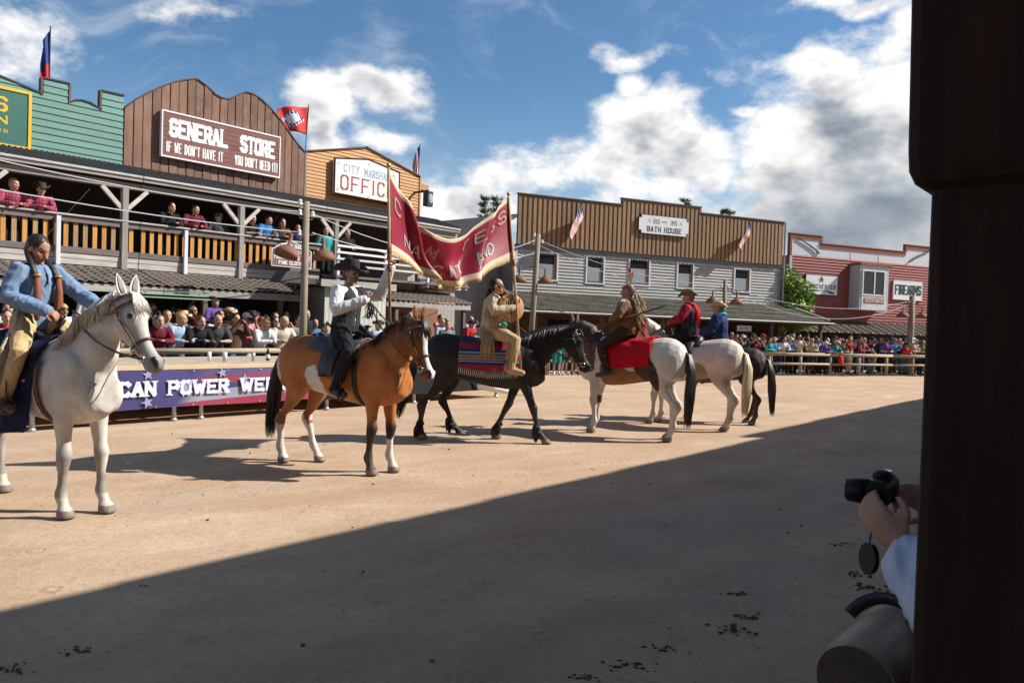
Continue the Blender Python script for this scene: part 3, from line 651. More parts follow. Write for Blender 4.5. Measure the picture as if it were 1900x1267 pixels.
# ================================================================ bath house
o = 12.7; bh = BF.emp('bath_house', o, 28.5, 'long grey bath house with brown vertical-batten stepped false front', 'building')
batm = wood('tan_board', (.34, .29, .22)); bt1 = wood('batten_tan', (.30, .185, .10), GZ, .22, .14, .75, .3); bt0 = wood('batten_back', (.20, .10, .045), GZ, .22, .1)
bpts = [(12.7, 7.19), (17.64, 7.21), (17.645, 7.47), (21.9, 7.49), (21.905, 7.21), (26.9, 7.23)]; btop = interp([(a - o, b) for a, b in bpts])
MB().prism([(a - o, b) for a, b in bpts] + [(14.2, 5.16), (0, 5.16)], -.13, -.06).obj('false_front', bt0, bh)
nb = 62
for i in range(nb):
    x = .02 + 14.1 * i / nb; MB().box(x, x + .135, -.165, -.131, 5.14, btop(x + .06) - .10).obj('batten', bt1, bh)
for k in range(0, 5, 2):
    a, b = bpts[k][0] - o - .03, bpts[k + 1][0] - o + .03; z = bpts[k][1] - .01; MB().box(a, b, -.20, -.02, z, z + .05).obj('cap_board', wood('cap_brown', ()), bh); MB().box(a + .03, b - .03, -.17, -.131, z - .1, z - .002).obj('top_rail', wood('frieze_brown', (.17, .09, .055)), bh)
MB().box(0, 14.2, -.06, .1, 4.92, 5.158).obj('frieze', wood('frieze_grey', (.20, .20, .20)), bh)
sc_ = MB()
for x in srange(.1, 14.1, .15): sc_.prism([(x - .065, 4.925), (x - .04, 4.86), (x, 4.83), (x + .04, 4.86), (x + .065, 4.925)], -.055, -.03)
sc_.obj('scalloped_trim', wood('trim_pale', (.52, .52, .49)), bh)
wins = [(13.70, 14.62, 3.78, 4.78), (16.1, 16.9, 3.76, 4.78), (18.25, 19.26, 3.80, 4.90), (20.84, 21.66, 3.78, 4.80), (24.12, 24.98, 3.78, 4.74)]
clapwall(bh, wood('siding_pale', (.40, .385, .35), GX, .12, .06, .7, .3), lambda x: 4.93, 0, 14.2, 3.2, 4.92, .135, 0, lap=.04, cut=[(a - o - .07, b - o + .07, c - .06, d + .06) for a, b, c, d in wins])
MB().box(0.01, 14.19, .02, 6, 0, 4.9).obj('building_body', wood('frieze_grey', ()), bh)
whm = wood('window_white', (.66, .66, .65), GZ, .08, .03); curt = mat('curtain', (.30, .31, .33), .9, .2, 3, .4, 0, (14, 1, 1)); brf = wood('sash_brown', (.20, .10, .06), GZ)
for (a, b, c, d) in wins:
    a -= o; b -= o; wn_ = MB().box(a, b, -.004, .012, c, d).obj('window_pane', glass, bh)
    MB().box(a + .04, b - .04, -.012, -.006, c + .03, c + (d - c) * .62).obj('curtain', curt, wn_)
    for bx in ((a - .07, a, c - .02, d + .06), (b, b + .07, c - .02, d + .06), (a - .09, b + .09, d + .0605, d + .11), (a - .09, b + .09, c - .08, c - .0205)): MB().box(bx[0], bx[1], -.06, .01, bx[2], bx[3]).obj('frame', whm, wn_)
    for bx in ((a + .001, a + .035, c, d), (b - .10, b - .001, c, d), (a + .036, b - .101, c, c + .05)): MB().box(bx[0], bx[1], -.035, -.013, bx[2], bx[3]).obj('sash', brf, wn_)
MB().box(-.05, .08, -.055, .05, 3.2, 4.92).obj('corner_board', whm, bh); MB().box(14.1, 14.24, -.05, .05, 3.2, 4.92).obj('corner_board', wood('frieze_grey', ()), bh); MB().tube([(14.32, -.12, 3.3), (14.32, -.12, 7.2)], .045, 8).obj('drain_pipe', mat('pipe_grey', (.3, .3, .3), .5), bh)
tm = mat('tile_moss', (.185, .165, .125), .9, .4, 3, .3, 0, (1, 1, 1), 0, .5, (.13, .12, .06))
mb = MB(); tiles(mb, -.5, 14.4, -1.95, 2.44, 0, 3.22, 14, .17, .016, .022, (.0, 1.1)); tag(mb.obj('roof_tiles', tm, bh), kind='stuff')
MB().tube([(14.4, .0, 3.27), (15.52, -1.95, 2.50)], .06, 6).obj('hip_ridge', wood('ridge_pale', (.36, .33, .28)), bh); MB().tube([(-.5, .0, 3.27), (-.5, -1.95, 2.50)], .05, 6).obj('verge_board', wood('ridge_pale', ()), bh)
mb = MB(); mb.add([(14.4, .0, 3.2), (15.5, -1.95, 2.42), (15.5, .6, 2.42), (14.4, .6, 3.0)], [(0, 1, 2, 3)]); mb.obj('hip_end', tm, bh)
MB().box(-.5, 15.6, -1.99, -1.93, 2.27, 2.41).obj('gutter_board', mat('gutter_brown', (.075, .06, .055), .7), bh); MB().tube([(-.5, -2.03, 2.36), (15.75, -2.03, 2.36)], .04, 8).obj('gutter', mat('gutter_pale', (.45, .43, .40), .5, .15), bh)
MB().box(-.5, 15.5, -1.92, -.02, 2.26, 2.30).obj('soffit', dark_wall, bh)
for x in srange(.2, 15.2, 3.0): MB().bevbox(x - .07, x + .07, -1.8, -1.66, 0, 2.26, .012).obj('awning_post', wood('brown_post', ()), bh)
for i, x in enumerate((1.6, 4.6, 8.2, 11.4)): MB().box(x, x + 1.0, -.03, .019, 0 if i % 2 else .9, 2.1).obj('door' if i % 2 else 'window_pane', wood('door_brown', (.20, .10, .05), GZ) if i % 2 else glass, bh)
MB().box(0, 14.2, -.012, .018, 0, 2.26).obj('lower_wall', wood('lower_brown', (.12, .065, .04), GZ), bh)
nt = BF.emp('notice_board', 23.3, 26.75, 'small white notice board hanging under the bath house awning', 'sign'); MB().bevbox(-.4, .4, -.02, .02, 1.86, 2.12, .01).obj('panel', wp, nt); mb = MB(); text(mb, 'NOTICE', -.25, .25, 1.94, 2.04, -.021, th=.16, serif=False); mb.obj('lettering', mat('grey_ink', (.2, .2, .22), .7), nt)
sg = BF.emp('bath_house_sign', 18.48, 28.28, 'white notched plaque with dark lettering on the bath house front', 'sign')
q = .14; pg = [(q, 6.03), (2.72 - q, 6.03), (2.72 - q, 6.03 + q), (2.72, 6.03 + q), (2.72, 6.88 - q), (2.72 - q, 6.88 - q), (2.72 - q, 6.88), (q, 6.88), (q, 6.88 - q), (0, 6.88 - q), (0, 6.03 + q), (q, 6.03 + q)]
MB().prism(pg, -.03, .04).obj('panel', mat('frame_dark', (.05, .045, .045), .6), sg)
sq = lambda k: [(1.36 + (x - 1.36) * (1 - .045 * k), 6.455 + (z - 6.455) * (1 - .13 * k)) for x, z in pg]
MB().prism(sq(.45), -.038, -.031).obj('border', mat('sign_white', ()), sg)
mb = MB(); text(mb, 'BATH HOUSE', .45, 2.3, 6.14, 6.38, -.039, th=.17); mb.obj('lettering', mat('ink_dark', (.03, .028, .03), .6), sg)
mb = MB(); text(mb, 'BIG', .78, 1.12, 6.50, 6.72, -.039, th=.12); mb.obj('lettering', mat('ink_grey', (.24, .23, .24), .6), sg)
mb = MB(); text(mb, 'WOOD', 1.2, 1.5, 6.57, 6.65, -.039, th=.14, serif=False); mb.obj('lettering', mat('ink_grey', (.24, .23, .24), .6), sg)
mb = MB(); text(mb, 'JIMS', 1.58, 2.05, 6.50, 6.72, -.039, th=.12); mb.obj('lettering', mat('ink_grey', (.24, .23, .24), .6), sg)
mb = MB(); text(mb, 'X', .5, .66, 6.54, 6.68, -.039, th=.1); mb.obj('lettering', mat('ink_grey', (.24, .23, .24), .6), sg)
mb = MB(); text(mb, 'X', 2.16, 2.32, 6.54, 6.68, -.039, th=.1); mb.obj('lettering', mat('ink_grey', (.24, .23, .24), .6), sg)
# ================================================================ red gun shop
o = 28.9; rb = BF.emp('gun_shop', o, 30.0, 'red clapboard gun shop with white parapet and a white window box', 'building')
rp = [(28.9, 7.0), (31.02, 6.98), (31.021, 6.62), (37.40, 6.66), (37.401, 7.02), (41.5, 7.03)]
redm = wood('red_siding', (.29, .072, .058), GX, .14, .06, .65, .25, (.24, .055, .05)); wht = wood('parapet_white', (.60, .60, .62), GX, .1, .04, .7, .3, (.45, .45, .45))
MB().prism([(a - o, b) for a, b in rp] + [(12.6, 5.92), (0, 5.92)], -.02, .1).obj('parapet', wht, rb)
trm = wood('trim_red', (.26, .085, .055), GX)
for k in range(0, 5, 2):
    a, b = rp[k][0] - o - .05, rp[k + 1][0] - o + .05; z = rp[k][1]; MB().box(a, b, -.09, .14, z, z + .05).obj('cap_board', trm, rb); MB().box(a + .04, b - .04, -.06, -.021, z - .2, z - .002).obj('trim_board', trm, rb)
for x, z0 in ((2.08, 6.63), (8.46, 6.67), (-.03, 5.9)): MB().box(x, x + .14, -.065, .12, z0, 7.0).obj('trim_board', trm, rb)
for x in (1.9, 4.3, 6.4): MB().box(x, x + .05, -.035, -.021, 5.93, 6.4).obj('joint_strip', wht, rb)
clapwall(rb, redm, lambda x: 5.95, 0, 12.6, 2.4, 5.92, .15, lap=.04)
MB().box(0, .16, -.05, .01, 2.4, 5.92).obj('corner_board', wood('corner_grey', (.42, .42, .42), GZ), rb)
MB().box(0.01, 12.6, .02, 7, 0, 5.9).obj('building_body', redm, rb)
for (x0, x1, z0, z1, fl_) in ((.45, 2.0, 6.82, 6.20, 1), (8.75, 10.4, 6.2, 6.82, 1)):
    g_ = MB(); a = Vector((x0, 0, z0)); b = Vector((x1, 0, z1)); t_ = (b - a).normalized(); nn = Vector((-t_.z, 0, t_.x))
    if z0 < z1: a, b = b, a; t_ = -t_; nn = Vector((t_.z, 0, -t_.x)) * -1; nn = Vector((-t_.z, 0, t_.x)) * -1
    L_ = (b - a).length; prof = [(0, .0, .035), (.55, .0, .05), (.6, -.02, .07), (.78, -.02, .055), (.86, -.05, .05), (1., -.10, .10)]
    up = [a + t_ * (p * L_) + nn * (c + h / 2) for p, c, h in prof]; dn = [a + t_ * (p * L_) + nn * (c - h / 2) for p, c, h in prof]
    poly = [(p.x, p.z) for p in dn] + [(p.x, p.z) for p in reversed(up)]
    g_.prism(poly, -.10, -.05).obj('rifle_ornament', mat('rifle_dark', (.04, .042, .04), .6), rb)
mb = MB(); corrugated(mb, -.2, 12.6, -1.5, 1.98, -.03, 2.58, .02, .2); mb.obj('awning_roof', mat('awning_sheet', (.24, .19, .14), .75, .3, 3, .1, 0, (1, 1, 1), 0, .5, (.13, .10, .08)), rb)
for x in srange(-.1, 12.5, .3): 
    a, b = Vector((x, -1.52, 2.0)), Vector((x, -.03, 2.61)); MB().tube([a, b], .022, 5).obj('seam_rib', mat('rib_dark', (.07, .055, .045), .8), rb)
for x in srange(.1, 12, 2.9): MB().bevbox(x - .06, x + .06, -1.45, -1.33, 0, 1.96, .01).obj('awning_post', wood('brown_post', ()), rb)
MB().box(0, 12.6, -.02, .016, 0, 2.4).obj('lower_wall', mat('shade_wall', (.035, .03, .028), .9), rb)  # near-black colour carries the shade under the awning
# window box
wb = MB().box(4.30, 6.42, -.72, -.005, 3.22, 5.62).obj('window_box', wood('box_grey', (.50, .50, .52), GZ, .1, .03), rb)
MB().box(4.25, 6.62, -.80, -.0, 5.625, 5.74).obj('box_roof', trm, wb)
MB().box(4.52, 6.05, -.735, -.721, 4.12, 5.30).obj('window_pane', glass, wb); 
for b in ((4.44, 4.52, 4.05, 5.38), (6.05, 6.13, 4.05, 5.38), (4.521, 6.049, 5.301, 5.38), (4.40, 6.17, 4.0, 4.05), (5.3, 5.38, 4.12, 5.30)): MB().box(b[0], b[1], -.765, -.7215 if b[0] != 5.3 else -.736, b[2], b[3]).obj('frame', whm, wb)
for i in range(10): MB().box(4.44 + .18 * i, 4.44 + .18 * i + .165, -.745, -.7215, 3.24, 3.98).obj('plank', whm, wb)
sb = BF.emp('ammunition_sign', o + 4.6, 29.24, 'small red framed sign under the white window box', 'sign'); MB().box(0, 1.5, 0, .012, 3.60, 3.88).obj('panel', trm, sb); MB().box(.07, 1.43, -.008, -.001, 3.65, 3.83).obj('field', mat('sign_buff', (.62, .52, .46), .6), sb); mb = MB(); text(mb, 'AMMUNITION', .12, 1.38, 3.68, 3.80, -.009, th=.18, serif=False); mb.obj('lettering', trm, sb)
def flatsign(name, s0, s1, d, z0, z1, label, fr_=None):
    e = BF.emp(name, s0, d, label, 'sign'); MB().box(0, s1 - s0, 0, .05, z0, z1).obj('panel', mat('sign_white', ()), e)
    fm = mat('frame_dark', ())
    for b in ((-.03, s1 - s0 + .03, z0 - .03, z0), (-.03, s1 - s0 + .03, z1, z1 + .03), (-.03, 0, z0, z1), (s1 - s0, s1 - s0 + .03, z0, z1)): MB().box(b[0], b[1], -.01, .06, b[2], b[3]).obj('frame', fm if name != 'firearms_sign' else mat('sign_white', ()), e)
    return e
ink = mat('ink_dark', ())
e = flatsign('rifle_maker_sign', 30.02, 32.25, 29.9, 3.95, 4.97, 'white sign with a galloping rider emblem and slanted black lettering')
mb = MB(); text(mb, 'WINCHESTER', .12, 2.1, 4.26, 4.48, -.002, th=.17, warp=lambda X, Z, dy: (X + (Z - 4.36) * .25, -.002 - dy, Z)); mb.obj('lettering', ink, e)
mb = MB(); mb.prism([(.9, 4.70), (.98, 4.74), (1.10, 4.735), (1.18, 4.79), (1.26, 4.80), (1.24, 4.75), (1.17, 4.70), (1.22, 4.60), (1.16, 4.56), (1.13, 4.66), (1.02, 4.655), (.95, 4.56), (.90, 4.58), (.97, 4.68), (.86, 4.72)], -.004, -.001); mb.prism([(1.02, 4.74), (1.10, 4.74), (1.12, 4.86), (1.08, 4.93), (1.03, 4.90)], -.0055, -.0015); mb.prism([(.86, 4.76), (1.2, 4.84), (1.2, 4.855), (.86, 4.78)], -.007, -.003)
mb.prism([(.35, 4.08), (1.2, 4.15), (1.5, 4.12), (1.75, 4.02), (1.98, 3.99), (1.98, 4.09), (1.6, 4.17), (1.2, 4.19), (.35, 4.11)], -.004, -.001); mb.obj('emblem', ink, e)
e = flatsign('firearms_sign', 36.52, 38.78, 29.9, 3.97, 5.0, 'white sign with heavy dark green slab lettering on the red siding')
mb = MB(); text(mb, 'FIREARMS', .1, 2.16, 4.22, 4.78, -.002, th=.16, vw=.2, gap=.16); mb.obj('lettering', mat('ink_green', (.015, .045, .04), .6), e)
# ================================================================ right fence
log_fence(BF, 11.0, 36.0, 25.3, .93, .075, 1.82, 'pale log rail fence in front of the bath house crowd', .5, .075)
# ================================================================ utility poles, lamps, wires
pm = wood('pole_wood', (.26, .215, .15), GZ, .3, .0, .85, .5, (.15, .12, .08)); rust = mat('rust', (.21, .10, .06), .75, .3, 9, .2, .2, (1, 1, 1), 0, .4, (.12, .06, .04)); por = mat('porcelain', (.66, .66, .66), .3, .05)
def lamp(par, x, y, z, r, tilt=0):
    h = MB(); h.lathe([(.02, .36 * r / .2), (.035, .30 * r / .2), (.04, .16 * r / .2), (r * .55, .11 * r / .2), (r, .03), (r, -.07), (r * .97, -.07), (r * .9, .0), (.05, .06)], 18)
    ob = h.obj('lamp_shade', rust, par, True, (x, y, z), (0, tilt, 0)); return ob
def pole(F, s, d, h, r, label, lamps, zl, rl, ins=True, lean=0):
    e = F.emp('utility_pole', s, d, label, 'pole', None)
    MB().tube([(0, 0, 0), (lean * .5, 0, h * .5), (lean, 0, h)], [r * 1.12, r, r * .86], 12).obj('pole_shaft', pm, e, True)
    for x, tilt in lamps:
        lp = lamp(e, x, -.02, zl, rl, tilt)
        MB().tube([(lean * zl / h, 0, zl + rl * 1.7), (x * .6, 0, zl + rl * 1.95), (x, -.02, zl + rl * 1.75)], .014, 6).obj('lamp_arm', rust, e)
    if ins:
        for q, z in ((-1, h - .28), (1, h - .28), (-1, h - .75), (-1, h - .05), (1, h - .1))[:4 if h > 4 else 2]:
            MB().tube([(lean, 0, z - .12), (lean + q * .17, -.0, z - .12), (lean + q * .17, 0, z - .04)], .012, 6).obj('insulator_hook', rust, e)
            MB().lathe([(.02, -.06), (.05, -.05), (.05, -.01), (.03, .0), (.045, .02), (.045, .06), (.02, .08)], 10, (lean + q * .17, 0, z)).obj('insulator', por, e, True)
    return e
pole(LF, 10.06, 15.2, 4.5, .085, 'tall round wooden utility pole with rusty lamp shades beside the kiosk', [(-.5, .28), (.5, -.06)], 3.25, .27)
pole(BF, 12.55, 26.5, 5.35, .11, 'wooden utility pole with rusty lamp shades at the end of the bath house', [(-.55, .05), (.58, -.04)], 3.52, .30, True, .22)
pole(BF, 20.6, 24.9, 3.95, .09, 'slender utility pole with lamp shades before the bath house awning', [(-.62, .0), (.62, .0)], 3.02, .27)
pole(BF, 32.62, 25.66, 3.85, .15, 'thick pale utility pole with lamps standing at the fence by the gun shop', [(-.62, .0), (.72, .0)], 2.85, .28)
nb_ = BF.emp('paper_notice', 32.62, 25.47, 'small white and blue paper notice pinned to the thick pole', 'notice'); MB().box(-.11, .11, -.01, .01, 1.58, 1.84).obj('sheet', wp, nb_); MB().box(-.08, .08, -.013, -.0105, 1.66, 1.76).obj('print', mat('ink_blue', (.08, .14, .4), .6), nb_)
wm = mat('wire', (.5, .5, .5), .5, .05)
def wire(a, b, sag, label):
    ob = MB().tube(catenary(a, b, sag), .011, 5).obj('overhead_wire', wm); tag(ob, label, 'wire', 'overhead wires along the street')
p1 = lambda dx, z: LF.w(10.06 + dx, 15.2, z)
wire(LF.w(1.0, 15.0, 4.62), p1(-.17, 4.24), .22, 'upper slack wire running to the left of the kiosk pole'); wire(LF.w(1.0, 15.0, 4.02), p1(-.17, 3.77), .15, 'lower slack wire running to the left of the kiosk pole')
wire(p1(.17, 4.24), BF.w(12.6, 26.45, 5.1), .75, 'upper wire between the kiosk pole and the bath house pole'); wire(p1(.17, 3.8), BF.w(12.6, 26.45, 4.6), .5, 'lower wire between the kiosk pole and the bath house pole')
wire(BF.w(12.9, 26.5, 5.1), BF.w(20.45, 24.9, 3.7), .35, 'wire between the bath house pole and the slender pole'); wire(BF.w(12.9, 26.5, 4.9), BF.w(20.45, 24.9, 3.6), .5, 'second wire between the bath house pole and the slender pole')
wire(BF.w(20.77, 24.9, 3.7), BF.w(32.5, 25.66, 3.6), .62, 'wire between the slender pole and the thick pole'); wire(BF.w(20.77, 24.9, 3.55), BF.w(32.5, 25.66, 3.45), .95, 'lower wire between the slender pole and the thick pole')
# ================================================================ flags
FM = {'r': mat('flag_red', (.50, .03, .04), .8, .1, 9), 'w': mat('flag_white', (.72, .71, .70), .8, .06, 9), 'b': mat('flag_blue', (.03, .05, .20), .8, .1, 9), 'c': mat('flag_scarlet', (.62, .045, .04), .8, .1, 9)}
def flag(F, s, d, z0, pole_vec, w_, h_, design, label, sway, drop, name='flag', bulge=.06):
    e = F.emp(name, s, d, label, 'flag', z=z0); pv = Vector(pole_vec)
    MB().tube([(0, 0, 0), pv], .014, 6).obj('flag_pole', mat('black_metal', ()), e)
    hoist = pv.normalized(); top = pv * .97; nu, nv = 26, 13; V_ = []; sw = Vector(sway)
    for j in range(nv + 1):
        for i in range(nu + 1):
            u_, v_ = i / nu, j / nv
            p = top - hoist * (h_ * v_ * (1 - .25 * u_)) + sw * (w_ * u_) + Vector((0, 0, -drop * u_ ** 1.4)) + Vector((.03, bulge, .0)) * math.sin(u_ * 8 + v_ * 3) * min(1, u_ * 3) + Vector((bulge * .6, -bulge * .3, 0)) * math.sin(u_ * 15 + v_ * 5) * u_ * .6
            V_.append(p)
    mats = [FM[k] for k in 'rwbc']; mb = MB(); fs = []
    for j in range(nv):
        for i in range(nu): fs.append((j * (nu + 1) + i, j * (nu + 1) + i + 1, (j + 1) * (nu + 1) + i + 1, (j + 1) * (nu + 1) + i)); mb.m.append('rwbc'.index(design((i + .5) / nu, (j + .5) / nv, i, j)))
    mb.v = [tuple(p) for p in V_]; mb.f = fs
    cl = mb.obj('flag_cloth', mats, e, True); cl.modifiers.new('thickness', 'SOLIDIFY').thickness = .004
    return e
usa = lambda u, v, i, j: ('w' if (i + j) % 2 == 0 and i % 2 == 0 and (i // 2 + j) % 2 == 0 else 'b') if u < .42 and j < 7 else ('r' if j % 2 == 0 else 'w')
tex = lambda u, v, i, j: ('w' if (u - .2) ** 2 * 2 + (v - .5) ** 2 < .015 else 'b') if u < .4 else ('w' if v < .5 else 'r')
def ark(u, v, i, j):
    q = abs(u - .5) / .42 + abs(v - .5) / .40
    return 'w' if q < .62 else (('b' if (i + j) % 3 else 'w') if q < .95 else 'c')
flag(BF, 15.80, 28.34, 6.45, (-.42, -.48, .50), 1.35, .72, usa, 'red striped national flag hanging limp above the left half of the bath house', (-.42, -.05, -.88), .0)
flag(BF, 24.85, 28.34, 6.5, (-.42, -.48, .50), 1.25, .72, usa, 'blue starred national flag hanging limp above the right half of the bath house', (-.52, -.05, -.80), .0, bulge=.09)
flag(LF, 13.2, 20.2, 5.6, (.16, 0, 2.75), 1.15, .85, ark, 'red flag with a white diamond flying behind the brown general store', (-.86, .1, -.05), .15)
flag(LF, 6.13, 19.8, 6.6, (.0, 0, 1.75), .55, 1.3, lambda u, v, i, j: 'b' if v < .62 else 'r', 'dark blue and red flag on the green saloon roof', (-.32, .0, -.25), .35, bulge=.05)
flag(LF, 17.62, 19.9, 5.9, (.05, 0, 2.1), .6, 1.1, lambda u, v, i, j: 'b' if v < .3 and u < .5 else ('r' if (i // 3) % 2 else 'w'), 'small national flag on the roof edge of the orange office', (-.42, .05, -.35), .30)
# ================================================================ trees
def leafmat(name, c): 
    m = mat(name, c, .6, .35, 2.5, 0, 0, (1, 1, 1), .12); return m
def leaf_cloud(mb, rnd, blobs, n, size, long=1.6):
    tot = sum(b[3] * b[4] * b[5] for b in blobs)
    for b in blobs:
        for _ in range(int(n * b[3] * b[4] * b[5] / tot)):
            d = Vector((rnd.gauss(0, 1), rnd.gauss(0, 1), rnd.gauss(0, 1))).normalized(); r = rnd.random() ** .45
            p = Vector(b[:3]) + Vector((d.x * b[3], d.y * b[4], d.z * b[5])) * r
            a = Vector((rnd.gauss(0, 1), rnd.gauss(0, 1), rnd.gauss(0, .6))).normalized(); c = a.cross(d + Vector((.01, .3, .2))).normalized() ; s = size * rnd.uniform(.6, 1.3)
            mb.add([p - a * s * long * .5, p + c * s * .35, p + a * s * long * .5 - Vector((0, 0, s * .2)), p - c * s * .35], [(0, 1, 2, 3)], 0 if rnd.random() < .7 else 1)
rt = random.Random(5)
tr = BF.emp('leafy_tree', 27.85, 28.7, 'bright green leafy tree between the bath house and the gun shop', 'tree')
mb = MB(); leaf_cloud(mb, rt, [(-.2, 0, 4.4, .8, .7, .7), (.4, -.1, 3.9, .9, .8, .8), (.0, 0, 3.2, 1.1, .9, .8), (.55, -.2, 3.2, .6, .6, .6), (-.5, .2, 5.0, .45, .4, .45), (.2, .1, 2.3, .9, .7, .5), (.6, -.3, 2.5, .5, .5, .5)], 5200, .13)
mb.obj('crown', [leafmat('leaf_bright', (.22, .34, .04)), leafmat('leaf_mid', (.12, .21, .03))], tr)
MB().tube([(0, 0, 0), (.05, 0, 1.2), (-.05, 0, 2.4), (.1, 0, 3.6)], [.16, .12, .1, .04], 8).obj('trunk', wood('bark', (.10, .075, .055), GZ), tr, True)
for (x, z) in ((.7, 3.4), (-.6, 4.2), (.6, 2.7)): MB().tube([(0, 0, 1.8), (x * .5, 0, z * .72), (x, 0, z)], [.07, .045, .015], 6).obj('limb', wood('bark', ()), tr, True)
def conifer(s, d, h, label, seed, rbase=1.6):
    r = random.Random(seed); e = BF.emp('pine_tree', s, d, label, 'tree', 'conifers behind the bath house'); mb = MB()
    z = h * .45
    while z < h - .1:
        k = (h - z) / (h * .55); nbr = 5
        for q in range(nbr):
            a = r.uniform(0, 6.28); L_ = rbase * (k ** .8) * r.uniform(.6, .8) + .12; bd = Vector((math.cos(a), math.sin(a), r.uniform(.05, .5)))
            for t_ in srange(.12, 1, .1):
                for w_ in range(3):
                    p = Vector((0, 0, z)) + bd * L_ * t_ + Vector((r.gauss(0, .06), r.gauss(0, .06), r.gauss(0, .05))); c = Vector((r.gauss(0, 1), r.gauss(0, 1), r.gauss(0, .5))).normalized() * .022; ln = (bd + Vector((r.gauss(0, .5), r.gauss(0, .5), .5))).normalized() * .26
                    mb.add([p - c, p + ln, p + c], [(0, 1, 2)])
        z += .3
    mb.obj('crown', leafmat('needle', (.075, .115, .04)), e); MB().tube([(0, 0, 0), (0, 0, h - .1)], [.2, .02], 7).obj('trunk', wood('bark', ()), e, True)
conifer(13.5, 34, 7.95, 'dark pine top showing above the shed roof', 1, .7); conifer(14.35, 34.6, 8.3, 'taller dark pine top at the corner of the bath house', 2, .8)
conifer(25.2, 34, 8.95, 'single wispy pine top above the stepped centre of the false front', 3, .9); conifer(27.7, 34, 8.7, 'broad pine top above the right half of the bath house', 4, 1.0); conifer(28.6, 34.4, 8.9, 'second pine top standing close against the broad one', 6, 1.1)
# grass tufts along the fence foot
gr = MB(); rg_ = random.Random(9)
for _ in range(3500):
    s = rg_.uniform(21.5, 35); d = 25.1 + rg_.gauss(0, .14) - .1 * math.sin(s); p = BF.w(s, d); h = rg_.uniform(.03, .10); a = rg_.uniform(0, 6.28); q = Vector((math.cos(a), math.sin(a), 0)) * .008
    gr.add([p - q, p + q, p + Vector((rg_.gauss(0, .03), rg_.gauss(0, .03), h))], [(0, 1, 2)])
tag(gr.obj('grass_fringe', leafmat('grass', (.13, .15, .04))), 'thin grass fringe along the foot of the far log fence', 'grass', kind='stuff')
# ================================================================ near side: building that shades the street
nb2 = LF.emp('near_building', -14, -.75, 'tall timber building behind the viewer that shades the street', 'building')
MB().box(0, 55, -6, 0, 0, 7.05).obj('wall', wood('near_wall', (.44, .235, .11), GZ), nb2)  # unseen wall, its warm colour chosen to bounce light into the street shade
MB().box(-.3, 55.3, -6.2, .0, 7.052, 7.10).obj('roof', mat('roof_dark', ()), nb2)
rq = random.Random(17)
for i in range(46):
    x = 1.2 * i; hh = 7.24 + rq.uniform(-.025, .025) + (.42 if x > 33 else 0)
    MB().box(x, x + 1.19, .002, .10, 6.6, hh).obj('parapet_board', wood('near_wall', ()), nb2)

MB().box(0, 55, .0, 1.2, 3.32, 3.40).obj('veranda_roof', wood('near_wall', ()), nb2)  # unseen roof added overhead to block skylight and darken the near sand
MB().box(0, 55, 1.0, 1.18, 3.16, 3.318).obj('veranda_beam', wood('near_wall', ()), nb2)
# ================================================================ bodies: lofts fused into one skin
def fuse(mb, voxel, smooth=3, name='body', sf=.5):
    me = mb.mesh(name, [], False); ob = bpy.data.objects.new('tmp', me); col.objects.link(ob)
    r = ob.modifiers.new('r', 'REMESH'); r.mode = 'VOXEL'; r.voxel_size = voxel; r.use_smooth_shade = True
    if smooth: s = ob.modifiers.new('s', 'SMOOTH'); s.factor = sf; s.iterations = smooth
    dg = bpy.context.evaluated_depsgraph_get(); m2 = bpy.data.meshes.new_from_object(ob.evaluated_get(dg))
    m2.name = name; bpy.data.objects.remove(ob); bpy.data.meshes.remove(me)
    return m2
def verts(me):
    a = np.empty(len(me.vertices) * 3); me.vertices.foreach_get('co', a); return a.reshape(-1, 3)
def setcol(me, c, name='coat'):
    at = me.color_attributes.new(name, 'FLOAT_COLOR', 'POINT'); a = np.ones((len(me.vertices), 4)); a[:, :3] = c; at.data.foreach_set('color', a.ravel())
def wrinkle(me, amp, scale=(9, 9, 4), seed=0, ridge=False):
    n = np.empty(len(me.vertices) * 3); me.vertices.foreach_get('normal', n); n = n.reshape(-1, 3); v = verts(me); o = []
    for p in v: q = Vector((p[0] * scale[0] + seed, p[1] * scale[1], p[2] * scale[2])); q += Vector((mnoise.noise(q * .6), mnoise.noise(q * .6 + Vector((9, 3, 1))), 0)) * 1.1; a_ = 1 - 2.6 * abs(mnoise.noise(q)); b_ = 1 - 2.6 * abs(mnoise.noise(q * 2.1 + Vector((5, 2, 7)))); o.append((.55 * a_ + .35 * b_) if ridge else mnoise.noise(q) + .5 * mnoise.noise(q * 2.2))
    v = v + n * (np.array(o) * amp)[:, None]; me.vertices.foreach_set('co', v.ravel()); me.update()
def nz3(v, s, seed=0): return np.array([mnoise.noise(Vector((p[0] * s + seed, p[1] * s + 2 * seed, p[2] * s))) for p in v])
def chain(mb, pts, rad, n=10):
    mb.tube(pts, rad, n)
    for p, r in ((pts[0], rad[0]), (pts[-1], rad[-1])):
        r = r if hasattr(r, '__len__') else (r, r); q = min(r) * .98; mb.ell(p, (q, q, q), 8, 6)
TS = [(-.90, 1.17, .09, .15), (-.83, 1.19, .20, .26), (-.70, 1.21, .268, .32), (-.55, 1.215, .285, .335), (-.38, 1.20, .275, .325), (-.15, 1.16, .285, .325), (.10, 1.13, .295, .345), (.33, 1.135, .28, .375), (.52, 1.155, .25, .395), (.66, 1.14, .225, .36), (.80, 1.09, .185, .27), (.90, 1.06, .11, .17)]
def ts(x):
    xs = [t[0] for t in TS]; return [float(np.interp(x, xs, [t[i] for t in TS])) for i in (1, 2, 3)]
